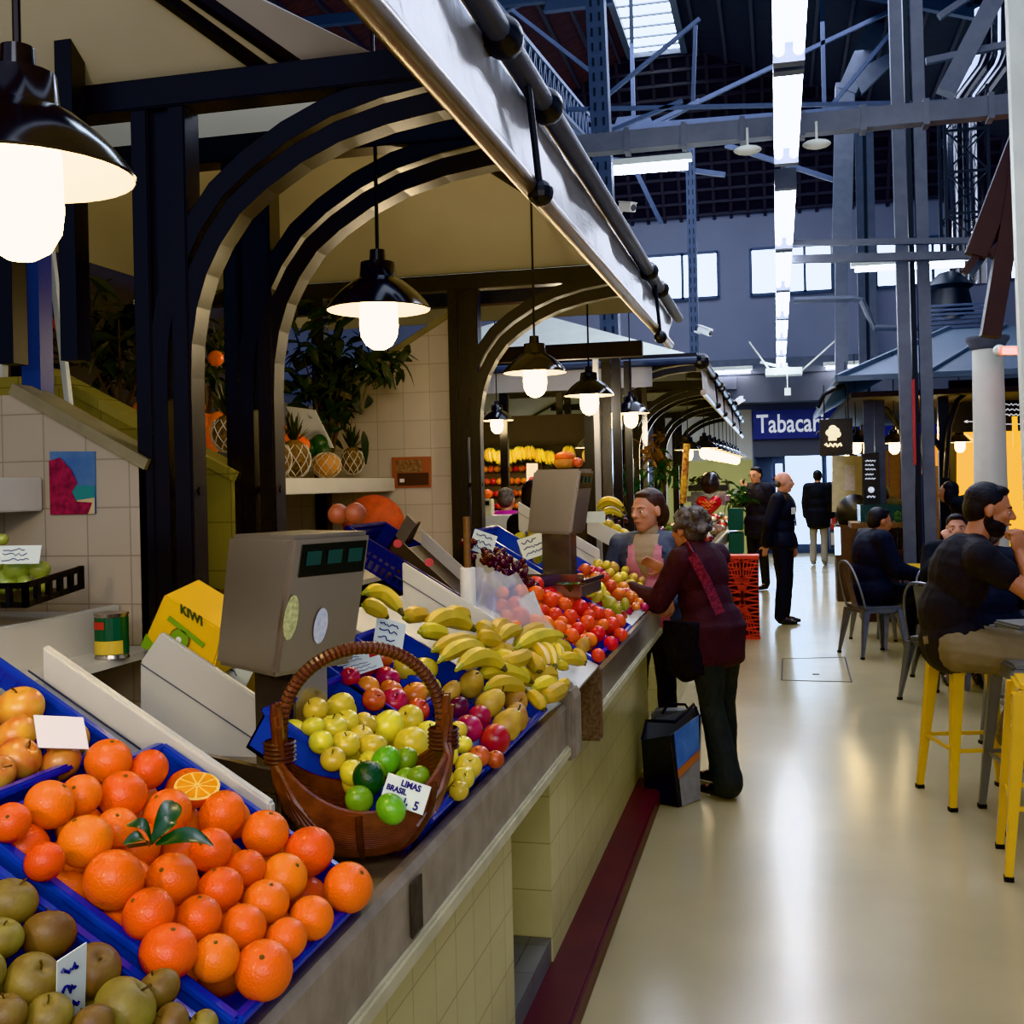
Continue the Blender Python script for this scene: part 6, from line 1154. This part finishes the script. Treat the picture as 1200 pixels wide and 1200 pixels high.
t = thing('tote_bag', 'grey tote bag standing behind the black and blue bag', 'bag', (-.5, 6.0, 0)); g = MB(); a = [PY(768, 815, 6.1), PY(818, 815, 6.1)]; g.prism([V((a[0].x, 6.0, .004)), V((a[1].x, 6.0, .004)), V((a[1].x + .02, 6.0, .36)), V((a[0].x - .02, 6.0, .35))], (0, .14, 0)); part('body', g, 'bag_lining', t, bevel=.02); g = MB(); g.tube([V((a[0].x + .05, 5.99, .35)), V((a[0].x + .08, 5.98, .4)), V((a[1].x - .06, 5.98, .4)), V((a[1].x - .03, 5.99, .35))], .008, 6); part('handle', g, 'bag_black', t)
mat('red_plastic', (196, 52, 30), .4); p0, p1 = PY(851, 708, 11.3), PY(888, 652, 11.3); t = thing('red_crate', 'tall red lattice crate standing in the aisle behind the woman', 'crate', (p0.x, 11.3, 0)); 
H_ = p1.z; g = MB(); g.box((p0.x, 11.56, .0), (p1.x, 11.6, H_)); g.box((p0.x, 11.3, 0), (p0.x + .012, 11.6, H_)); g.box((p1.x - .012, 11.3, 0), (p1.x, 11.6, H_)); part('walls', g, 'burgundy', t)
g = MB(); n_ = 7
for i in range(n_ + 1):
    x = p0.x + (p1.x - p0.x) * i / n_; g.bar((x, 11.31, 0), (p0.x + (p1.x - p0.x) * (1 - i / n_), 11.31, H_), .012)
for i in range(12): z = H_ * i / 11; g.bar((p0.x, 11.3, z), (p1.x, 11.3, min(H_, z + .05)), .014); g.bar((p1.x, 11.3, z), (p0.x, 11.3, min(H_, z + .05)), .014)
part('lattice', g, 'red_plastic', t); g = MB()
for z in (.01, H_ - .01): g.box((p0.x - .01, 11.28, z - .015), (p1.x + .01, 11.62, z + .015))
part('rim', g, 'red_plastic', t)
# floor hatch
c_ = [PZ(x, y, .001) for x, y in ((916, 797), (998, 799), (990, 770), (917, 772))]; b = MB()
for a, q in zip(c_, c_[1:] + c_[:1]): b.bar(a, q, .012, .003)
b.bar(PZ(952, 790, .001), PZ(960, 790, .001), .03, .004); solo('floor_hatch', b, 'dark_brown', 'thin square hatch outline set in the aisle floor', 'hatch')
# ------------------------------------------------------------------ stalls beyond the second counter
c3 = counter(7.7, 18.5, 'long far counter of packets and greens running toward the blue sign', 'steel_front')
g = MB(); g.box((-1.3, 7.7, .0), (-.73, 18.5, .755)); part('tiled_base', g, 'tile_x', c3)
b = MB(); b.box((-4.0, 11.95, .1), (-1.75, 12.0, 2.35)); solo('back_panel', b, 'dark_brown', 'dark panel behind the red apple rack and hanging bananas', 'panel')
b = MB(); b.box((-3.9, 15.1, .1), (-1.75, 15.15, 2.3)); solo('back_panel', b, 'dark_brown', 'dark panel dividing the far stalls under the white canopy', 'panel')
A, B_ = PY(562, 545, 11.7), PY(632, 607, 11.7); t = thing('fruit_rack', 'sloping rack holding rows of red apples at the back of the far stall', 'rack', (A.x, 11.7, .2)); g = MB(); g.prism([(A.x - .3, 11.85, .2), (A.x - .3, 11.75, B_.z - .05), (A.x - .3, 11.93, A.z), (A.x - .3, 11.93, .2)], (B_.x - A.x + .3, 0, 0)); part('body', g, 'dark_wood', t)
for i in range(5):
    for j in range(9): fruit('red_apple', (A.x + .03 + (B_.x - A.x - .06) * (j + .5 * (i % 2) * .8) / 8.6, 11.72 + .025 * i, B_.z + .0 + (A.z - B_.z - .02) * i / 4.2), .037, 'red apple in the sloping rack under the hanging bananas', 'apple', 'red apples in the far rack')
for i in range(12):
    x, y = 575 + i * 11.5, 533 + 3 * math.sin(i * 1.3); 
    if 640 < x < 690 and i % 2: continue
    bunch([(x - 2, y - 8, x - 5, y, x - 1, y + 9), (x, y - 8, x - 1, y, x + 2, y + 10), (x + 2, y - 8, x + 4, y, x + 6, y + 9)], 'green yellow banana hand hanging in the row over the apple rack', 0, 1, 0, 0, 'hanging banana hands', 6.5, lambda a, c_, o: PY(a, c_, 11.5 + o))
solo('hanging_rail', MB().cyl(PY(560, 522, 11.5), PY(712, 520, 11.5), .015, n=6), 'black_steel', 'black rail that the banana hands hang from', 'rail')
A, B_ = PY(563, 604, 8.6), PY(640, 621, 8.6); t = thing('vendor_counter', 'white topped counter in front of the vendor in fuchsia', 'counter', (A.x, 8.6, 0)); g = MB(); g.box((A.x - .8, 8.6, B_.z), (B_.x, 8.75, A.z)); part('white_top', g, 'white_board', t); g = MB(); g.box((A.x - .8, 8.62, 0), (B_.x, 8.72, B_.z)); part('body', g, 'steel_front', t)
a = PY(571, 598, 8.68); t = thing('weighing_scale', 'small cream scale with an orange on it at the far white counter', 'scale', (a.x, 8.68, A.z)); g = MB(); g.box((a.x - .045, 8.64, A.z), (a.x + .045, 8.74, A.z + .13)); part('body', g, 'cream_ledge', t, bevel=.006); g = MB(); g.box((a.x - .03, 8.635, A.z + .08), (a.x + .03, 8.64, A.z + .115)); part('display', g, 'display_black', t)
fruit('orange', (a.x, 8.69, A.z + .17), .04, 'single orange on the small cream scale', 'orange', None)
t = thing('paper_sign', 'white hanging strip with a red fan mark between the banana hands', 'sign', PY(625, 545, 11.4)); p = [PY(x, y, 11.4) for x, y in ((617, 543), (630, 543), (630, 583), (617, 583))]; g = MB(); g.prism(p, (0, .01, 0)); part('sheet', g, 'white', t); c = p[0].lerp(p[2], .5) + V((0, -.003, .0)); g = MB(); g.add([c] + [c + V((.04 * math.cos(a), 0, .04 * math.sin(a))) for a in [PI * i / 8 for i in range(9)]], [tuple(range(10))]); part('red_fan', g, 'tin_red', t)
# things displayed on top of the second scale
p = PY(662, 549, 4.9); mat('squash', (226, 104, 34), .45, noise=.2, nscale=30)
t = thing('squash', 'orange striped turban squash on the second scale', 'squash', (p.x, 4.9, 1.665)); g = MB()
for i in range(10): a = 2 * PI * i / 10; g.ball(V((p.x, 4.9, 1.69)) + V((.025 * math.cos(a), .025 * math.sin(a), 0)), (.026, .026, .025), 8, 6)
part('ribbed_base', g, 'melon_orange', t, smooth=True); g = MB(); g.ball((p.x, 4.9, 1.715), (.048, .048, .025), 14, 8); part('cap', g, 'squash', t, smooth=True)
fruit('red_apple', PY(677, 542, 4.87), .024, 'bright pink red fruit beside the squash on the second scale', 'fruit', None, name='pink_fruit')
# fruit stand behind the vendor
A = PY(688, 612, 6.9); t = thing('fruit_box', 'pale wooden box of yellow fruit left of the vendor', 'box', A); p = [PY(x, y, 6.9) for x, y in ((688, 606), (760, 640), (760, 665), (688, 625))]; g = MB(); g.prism(p, (0, .02, 0)); part('front_side', g, 'white_board', t); g = MB(); g.add([p[2], p[3], p[3] + V((0, .5, .1)), p[2] + V((0, .5, .1))], [(0, 1, 2, 3)]); part('bottom', g, 'wood', t)
bunch([(700, 600, 715, 588, 735, 603), (702, 606, 716, 598, 732, 608), (699, 595, 714, 586, 733, 597)], 'yellow bananas on the stand just left of the vendor head', 0, 1, 0, 0, None, 9, lambda a, c_, o: PY(a, c_, 6.95 + o))
for i, (x, y) in enumerate(((698, 617), (707, 619), (715, 624), (724, 628), (703, 612), (713, 615), (722, 620), (732, 626))): fruit('yellow_apple', PY(x, y, 7.0), .036, 'yellow fruit in the pale wooden box left of the vendor', 'fruit', 'yellow fruit in the pale box', name='yellow_fruit')
card('white star shaped card over the yellow fruit by the vendor', PY(698, 606, 6.85), .12, .07, (1, 0, 0), (.2, 0, 1), []); 
t = thing('grape_bunch', 'small dark grape bunch left of the vendor', 'grapes', PY(716, 610, 7.05)); 
for i in range(24): o = obj('grape', t0.data, t); o.location = (rg.uniform(-.1, .1), rg.uniform(-.04, .04), rg.uniform(-.02, .03)); o.scale = (1.1,) * 3
# tall mirror posts, herbs, pole and balloons
for x, w_, m_, Yd, lab in ((713, .07, 'chrome', 8.2, 'shiny foil wrapped post right of the second scale'), (701, .04, 'fabric_grey', 8.3, 'pale thin post left of the foil wrapped post'), (738, .06, 'black_steel', 9.2, 'black post over the vendor'), (757, .05, 'chrome', 11.2, 'thin shiny post behind the hanging herbs'), (724, .08, 'black_steel', 8.8, 'thick black post right of the foil wrapped one')):
    a = PY(x, 560, Yd); solo('upright', MB().box((a.x - w_ / 2, Yd - .02, .3), (a.x + w_ / 2, Yd + .02, 2.6)), m_, lab, 'post')
foliage('herb_bundle', PY(777, 550, 11), (.13, .1, .16), 110, .1, 'hanging bundle of green herbs behind the vendor', 11, 'leaf')
foliage('herb_bundle', PY(768, 530, 11), (.1, .1, .15), 50, .14, 'hanging bundle of dried straw coloured stalks above the herbs', 12, 'wood')
foliage('herb_bundle', PY(735, 565, 9.8), (.12, .1, .16), 70, .1, 'green leaves beside the black post over the vendor', 13, 'leaf')
foliage('herb_bundle', PY(862, 582, 15.2), (.2, .3, .13), 90, .14, 'leafy greens at the end of the far counter by the man with glasses', 14, 'leaf')
foliage('herb_bundle', PY(828, 566, 14), (.24, .2, .06), 70, .12, 'dark greens lying in the tray above the balloon heart', 15, 'leaf_dark')
mat('pole_yellow', (206, 160, 40), .5, col2=(120, 40, 40), nscale=30); a, b_ = PY(805, 520, 9.5), PY(800, 590, 9.5); solo('wrapped_pole', MB().cyl(a, b_, .03, n=10), 'pole_yellow', 'yellow patterned wrapped pole beside the black balloon', 'pole')
mat('balloon_black', (44, 38, 38), .3, coat=.3); mat('balloon_red', (196, 26, 30), .25, metal=.3, coat=.4); mat('gold_print', (226, 150, 60), .4)
p = PY(832, 566, 11.5); solo('balloon', MB().ball(p, (.1, .1, .115), 18, 12), 'balloon_black', 'round black balloon above the red heart balloon', 'balloon', smooth=True)
p = PY(831, 592, 11.4); t = thing('heart_balloon', 'red foil heart balloon with golden squiggles', 'balloon', p); g = MB(); hp = []
for i in range(40): a = 2 * PI * i / 40; hp.append(V((16 * math.sin(a) ** 3, 0, 13 * math.cos(a) - 5 * math.cos(2 * a) - 2 * math.cos(3 * a) - math.cos(4 * a))) * .0078)
vs_ = [p + V((0, -.05, 0)), p + V((0, .05, 0))] + [p + q * 1.0 for q in hp] + [p + q * .7 + V((0, -.04, 0)) for q in hp] + [p + q * .7 + V((0, .04, 0)) for q in hp]; fs_ = []
for i in range(40): k = (i + 1) % 40; fs_ += [(2 + i, 2 + k, 42 + k, 42 + i), (42 + i, 42 + k, 0), (2 + k, 2 + i, 82 + i, 82 + k), (82 + k, 82 + i, 1)]
g.add(vs_, fs_); part('foil', g, 'balloon_red', t, smooth=True); g = MB()
for k in range(3): g.tube([p + V((-.07 + .014 * i, -.055, .03 - .035 * k + .012 * math.sin(i * 2.2 + k))) for i in range(11 - 2 * k)], .005, 5)
part('gold_squiggle', g, 'gold_print', t)
r = random.Random(21); cols = [(190, 60, 50), (206, 170, 160), (150, 120, 90), (120, 60, 70), (210, 200, 180), (180, 110, 60), (90, 110, 60)]
for i, c_ in enumerate(cols): mat('packet%d' % i, c_, .25, noise=.3, nscale=40, coat=.4)
for i in range(60):
    y = 7.9 + i * .17 + r.uniform(-.05, .05); x = -.72 - (i % 3) * .17 - r.uniform(0, .08); s_ = r.uniform(.05, .08); b = MB(); b.ball((x, y, .93 + s_ * .75 + (i % 3) * .06), (s_, s_ * 1.1, s_ * .75), 8, 5)
    solo('food_packet', b, 'packet%d' % (i % 7), 'small glossy packet of sweets or fruit heaped on the long far counter', 'packet', 'packets on the far counter', smooth=True)
b = MB(); b.box((-1.35, 8, .86), (-.8, 18, .95)); solo('counter_plate', b, 'display_grey', 'raised display step on the long far counter', 'plate')
a = PY(834, 578, 13.8); t = thing('steel_tray', 'steel rounded display case holding dark trays beyond the balloons', 'tray', a); g = MB(); g.box((a.x - .3, 13.7, a.z - .15), (a.x + .22, 14.2, a.z + .02)); part('case', g, 'chrome', t, bevel=.05); g = MB(); g.box((a.x - .28, 13.75, a.z + .03), (a.x + .2, 14.15, a.z + .1)); part('dark_tray', g, 'black', t)
mat('green_plastic', (24, 70, 56), .5); a, b_ = PY(853, 606, 14.5), PY(871, 640, 14.5)
for k in range(3): b = MB(); b.box((a.x, 14.5, .32 + k * .31), (b_.x, 14.9, .6 + k * .31)); solo('green_crate', b, 'green_plastic', 'dark green plastic crate at the counter end, ' + ('lowest of its stack', 'middle of its stack', 'topmost of its stack')[k], 'crate', 'green crates in a stack', bevel=.01)
solo('pedestal', MB().box((a.x, 14.5, 0), (b_.x, 14.9, .31)), 'dark_brown', 'dark block the green crates stand on', 'block')

# ------------------------------------------------------------------ kiosk on the right
KY = 12.5; t = thing('kiosk_roof', 'blue grey hipped kiosk roof at the right, its eaves overhanging', 'roof', (2, KY, 2.66)); L0 = PY(981, 444, KY); ap = PY(1112, 386, 14.6); L1_ = V((L0.x, 20.2, L0.z)); R0k = V((6.0, KY, L0.z)); apR = V((6.0, 14.6, ap.z)); apB = V((ap.x, 18.2, ap.z))
for q in ((L0, R0k, apR, ap), (L1_, L0, ap, apB)): g = MB(); g.add(q, [(0, 1, 2, 3)]); part('roof_slope', g, 'kiosk_roof', t, solid=.03)
g = MB(); g.bar(L0, R0k, .05, .06); g.bar(L1_, L0, .05, .06); part('eave_gutter', g, 'kiosk_roof', t)
for i in range(1, 6): g = MB(); q = L0.lerp(R0k, i / 6); w_ = ap.lerp(apR, i / 6); g.bar(q + V((0, 0, .02)), w_ + V((0, 0, .02)), .04, .03); part('roof_rib', g, 'kiosk_roof', t)
g = MB(); g.bar(L0 + V((0, 0, .02)), ap + V((0, 0, .02)), .05); part('hip_ridge', g, 'kiosk_roof', t)
solo('kiosk_ceiling', MB().box((L0.x + .15, KY + .15, L0.z - .2), (6, 20, L0.z - .14)), 'dark_brown', 'dark ceiling under the blue grey kiosk roof', 'ceiling')
for x, Yd, lab in ((1018, 13.2, 'grey kiosk post left of the chalk menu'), (1031, 13.2, 'grey kiosk post right of the hanging lamps'), (1106, 13.0, 'dark kiosk post where the curved brackets meet')):
    a = PY(x, 500, Yd); solo('kiosk_post', MB().box((a.x - .055, Yd, 0), (a.x + .055, Yd + .1, L0.z - .2)), 'steel_grey' if x < 1100 else 'black_steel', lab, 'post')
def bracket(pts, Yd, lab, w_=.06): g = MB(); P = [PY(x, y, Yd) for x, y in pts]; g.tube(P, w_ / 2, 8); solo('curved_bracket', g, 'black_steel', lab, 'bracket', smooth=True)
bracket([(1062, 452), (1072, 480), (1088, 505), (1104, 528)], 12.9, 'curved black bracket rising left of the dark kiosk post'); bracket([(1145, 448), (1122, 470), (1112, 500), (1108, 560)], 12.9, 'curved black bracket bending right into the menu board'); bracket([(1025, 470), (1040, 480), (1056, 505), (1060, 520)], 14.5, 'smaller curved bracket deep under the kiosk eave')
bracket([(958, 478), (966, 462), (976, 456), (990, 452)], 12.7, 'curled eave bracket at the kiosk corner', .05)
q4 = lambda pts, Yd: [PY(x, y, Yd) for x, y in pts]
b = MB(); b.add(q4(((1121, 500), (1260, 496), (1260, 640), (1121, 640)), 15.6), [(0, 1, 2, 3)]); solo('yellow_wall', b, 'yellow_glow', 'brightly lit yellow back wall of the kiosk', 'wall', solid=.03)  # the wall's lit look is put in as emission
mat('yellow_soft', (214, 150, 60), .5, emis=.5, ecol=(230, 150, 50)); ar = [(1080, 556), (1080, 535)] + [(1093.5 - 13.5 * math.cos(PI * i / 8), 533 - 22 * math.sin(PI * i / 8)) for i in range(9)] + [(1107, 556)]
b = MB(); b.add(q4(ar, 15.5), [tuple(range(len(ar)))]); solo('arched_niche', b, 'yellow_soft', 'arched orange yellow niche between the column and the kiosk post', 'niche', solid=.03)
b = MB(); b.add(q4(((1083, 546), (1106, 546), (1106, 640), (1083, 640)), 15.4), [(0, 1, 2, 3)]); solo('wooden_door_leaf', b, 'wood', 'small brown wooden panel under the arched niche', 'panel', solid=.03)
b = MB(); b.add(q4(((1112, 470), (1083, 600), (1083, 640), (1121, 640), (1121, 470)), 15.7), [(0, 1, 2, 3, 4)]); solo('dark_wall', b, 'black', 'black inner kiosk wall beside the yellow one', 'wall', solid=.03)
t = thing('menu_board', 'wide black menu board with white handwriting over the yellow wall', 'board', PY(1170, 504, 14.2)); p = q4(((1112, 446), (1262, 440), (1262, 503), (1112, 507)), 14.2); g = MB(); g.prism(p, (0, .04, 0)); part('panel', g, 'black', t); g = MB()
for k, (x0, x1, y) in enumerate(((1130, 1150, 466), (1130, 1150, 494), (1173, 1205, 463), (1173, 1215, 474), (1175, 1215, 480), (1175, 1210, 486), (1173, 1215, 497))):
    n_ = int((x1 - x0) / 2); g.tube([PY(x0 + i * 2, y + (1.2 * math.sin(i * 2.4 + k) if k in (3, 4, 5) else 0), 14.19) for i in range(n_ + 1)], .008, 4)
    if k in (0, 1, 2, 6): g.ball(PY(x0 + 3, y, 14.18), .018, 8, 6); g.ball(PY(x1 - 8, y, 14.18), .014, 8, 6)
part('handwriting', g, 'letter_white', t)
solo('lit_strip', MB().bar(PY(1189, 488, 13.9), PY(1190, 524, 13.9), .05), 'yellow_glow', 'narrow glowing yellow pendant tube before the menu board', 'lamp')
for (x0, x1, y0, y1, m_, lab) in ((1030, 1042, 528, 600, 'wood', 'tall pale wooden cupboard front beside the chalk menu'), (1043, 1055, 532, 600, 'wood', 'second wooden cupboard front by the tall steel column')):
    b = MB(); b.prism(q4(((x0, y0), (x1, y0), (x1, y1), (x0, y1)), 16.2), (0, .05, 0)); b.prism(q4(((x0, 557), (x1, 557), (x1, 558.5), (x0, 558.5)), 16.18), (0, .02, 0)); solo('wooden_cupboard', b, m_, lab, 'cupboard')
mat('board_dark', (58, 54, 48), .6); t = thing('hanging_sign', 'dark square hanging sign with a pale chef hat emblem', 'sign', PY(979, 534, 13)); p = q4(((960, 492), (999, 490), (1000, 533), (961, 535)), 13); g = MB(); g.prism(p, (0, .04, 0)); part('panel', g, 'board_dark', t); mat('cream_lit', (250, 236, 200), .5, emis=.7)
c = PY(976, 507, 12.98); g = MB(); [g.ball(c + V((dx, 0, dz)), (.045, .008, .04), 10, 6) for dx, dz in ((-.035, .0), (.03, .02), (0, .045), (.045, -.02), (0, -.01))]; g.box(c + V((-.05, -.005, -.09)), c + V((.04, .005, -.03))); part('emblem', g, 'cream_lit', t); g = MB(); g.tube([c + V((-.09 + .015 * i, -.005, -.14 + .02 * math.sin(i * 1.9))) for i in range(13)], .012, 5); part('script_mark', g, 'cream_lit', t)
for x in (966, 994): g = MB(); g.cyl(PY(x, 491, 13.02), V((PY(x, 491, 13.02).x, 13.02, L0.z - .02)), .008, n=5); part('hanger', g, 'black', t)
t = thing('chalk_menu', 'tall narrow chalk menu board with curly white writing', 'board', PY(1020, 600, 12.9)); p = q4(((1010, 532), (1030, 530), (1032, 600), (1012, 602)), 12.9); g = MB(); g.prism(p, (0, .03, 0)); part('panel', g, 'chalk', t); g = MB()
for k, y in enumerate((540, 545, 550, 556, 561)): g.tube([PY(1014 + i * 1.2, y + .9 * math.sin(i * 2.3 + k * 2), 12.89) for i in range(11 - (k % 2) * 2)], .006, 4)
g.ball(PY(1021, 574, 12.89), (.035, .006, .035), 10, 6); g.tube([PY(1016 + i * 1.2, 582 + 1.1 * math.sin(i * 2), 12.89) for i in range(9)], .007, 4); part('handwriting', g, 'letter_white', t)
mat('glass_case', (70, 92, 88), .12, alpha=.55); a, b_ = PY(1008, 592, 12.7), PY(1062, 612, 12.7); t = thing('serving_counter', 'wooden kiosk serving counter with a greenish glass case on top', 'counter', (a.x, 12.7, 0)); g = MB(); g.box((a.x, 12.7, b_.z), (b_.x, 13.2, a.z)); part('glass_case', g, 'glass_case', t); g = MB(); g.box((a.x - .1, 12.66, b_.z - .06), (b_.x, 13.25, b_.z)); part('worktop', g, 'wood', t); g = MB(); g.box((a.x, 12.75, 0), (b_.x, 13.2, b_.z - .06)); part('base', g, 'dark_wood', t)
for i in range(5): solo('drink_bottle', MB().lathe((b_.x - .35 + i * .085, 12.62, .80), [(.001, 0), (.028, 0), (.028, .14), (.011, .19), (.011, .24), (.001, .24)], 10), 'black', 'dark glass bottle standing on the ledge of the kiosk counter', 'bottle', 'bottles on the kiosk ledge', smooth=True)
solo('bottle_ledge', MB().box((b_.x - .42, 12.45, .75), (b_.x + .1, 12.66, .8)), 'dark_wood', 'dark wooden ledge of bottles before the kiosk counter', 'ledge')
for i in range(6): fruit('lime', (a.x + .4 + (i % 3) * .09, 12.85, b_.z + .03 + (i // 3) * .05), .04, 'pale green vegetable inside the glass case', 'vegetable', 'greens in the glass case', name='vegetable')
a = PY(1002, 603, 15); t = thing('coffee_machine', 'black rounded machine at the left end of the kiosk', 'machine', (a.x, 15, .9)); g = MB(); g.ball((a.x, 15, 1.12), (.24, .25, .25), 16, 10); part('hood', g, 'black', t, smooth=True); g = MB(); g.box((a.x - .25, 14.8, 0), (a.x + .35, 15.3, .98)); part('cabinet', g, 'dark_wood', t); g = MB(); g.box((a.x - .27, 14.78, .6), (a.x - .2, 14.8, .95)); part('lit_panel', g, 'door_glow', t)
b = MB(); b.box((.95, 17, 0), (1.3, 19.5, .95)); solo('far_counter', b, 'wood', 'pale wooden counter side beside the person in the long black coat', 'counter')
b = MB(); b.prism(q4(((990, 545), (1002, 545), (1002, 575), (990, 575)), 18), (0, .02, 0)); solo('wall_notice', b, 'poster_pale', 'pale notice with a red mark on the cream partition', 'notice'); b = MB(); b.prism(q4(((975, 534), (1010, 534), (1010, 600), (975, 600)), 18.1), (0, .02, 0)); solo('cream_partition', b, 'cream_ledge', 'cream partition behind the pale notice', 'partition')
# chimney hood on the kiosk roof and near right hand canopy timbers
t = thing('roof_cowl', 'black extractor cowl on a louvred box above the kiosk roof', 'cowl', PY(1105, 395, 15)); g = MB(); c = PY(1112, 345, 15); g.lathe(c - V((0, 0, .35)), [(.34, 0), (.3, .1), (.24, .4), (.3, .45), (.12, .62), (.001, .65)], 16); part('cowl', g, 'black_steel', t, smooth=True); g = MB(); g.box((c.x - .3, 14.7, ap.z - .1), (c.x + .5, 15.4, c.z - .3)); part('louvred_box', g, 'steel_grey', t)
for k in range(6): g = MB(); z = ap.z + .02 + k * .055; g.box((c.x - .31, 14.68, z), (c.x + .5, 14.7, z + .03)); part('louvre_blade', g, 'steel_blue', t)
a = PY(1157, 395, 11); t = thing('round_column', 'smooth white round column standing behind the bearded man', 'column', (a.x, 11, 0)); g = MB(); g.lathe((a.x, 11, 0), [(.16, 0), (.155, .3), (.135, a.z - .12)], 28); part('shaft', g, 'white_board', t, smooth=True); g = MB(); g.lathe((a.x, 11, a.z - .12), [(.135, 0), (.16, .03), (.16, .05), (.19, .09), (.19, .12), (.001, .12)], 28); part('capital', g, 'steel_grey', t, smooth=True)
b = MB(); b.bar(PY(1204, 140, 8), PY(1143, 300, 8), .09, .14); b.bar(PY(1198, 170, 8), PY(1160, 395, 8), .12, .12); b.bar(PY(1130, 320, 8), PY(1150, 292, 8), .05); b.bar(PY(1205, 250, 8), PY(1160, 300, 8), .1, .06); solo('canopy_rafter', b, 'dark_wood', 'brown timber rafters of the near right hand canopy', 'rafter')
b = MB(); b.add(q4(((1215, 120), (1132, 316), (1140, 326), (1230, 190)), 8.1), [(0, 1, 2, 3)]); solo('canopy_edge', b, 'kiosk_roof', 'grey metal edge of the near right hand canopy', 'canopy', solid=.02)
solo('red_banner', MB().bar(PY(1070, 445, 11.8), PY(1072, 545, 11.8), .09, .02), 'tin_red', 'narrow red banner hanging inside the tall steel column', 'banner')
t = thing('wall_conduits', 'parallel pipes on the back wall between the far columns', 'pipes', PY(995, 440, 23.6))
for x in (1012, 1018): g = MB(); g.cyl(PY(x, 300, 23.6), PY(x, 440, 23.6), .04, n=8); part('pipe', g, 'steel_grey', t)
light('kiosk_lamp', 'POINT', (2.4, 14.6, 2.1), 14, (255, 200, 90), shadow_soft_size=.2); light('kiosk_lamp_low', 'POINT', (1.6, 13.4, 2.1), 14, (255, 225, 170), shadow_soft_size=.1)
light('rear_fill_light', 'POINT', (-1.07, -.15, 2.0), 34, (255, 226, 176), shadow_soft_size=.06); light('rear_fill_light', 'POINT', (.2, -.6, 2.6), 30, (255, 240, 215), shadow_soft_size=.3)  # unseen warm fill points added behind the camera to brighten the stalls

light('far_stall_fill', 'POINT', (-2.7, 10.6, 2.0), 40, (255, 230, 190), shadow_soft_size=.08); light('far_stall_fill', 'POINT', (-1.5, 8.2, 2.2), 22, (255, 236, 205), shadow_soft_size=.08); light('back_shelf_fill', 'POINT', (-1.35, 4.3, 2.2), 14, (255, 226, 180), shadow_soft_size=.08)  # unseen fill points added to brighten the far stalls and back shelf
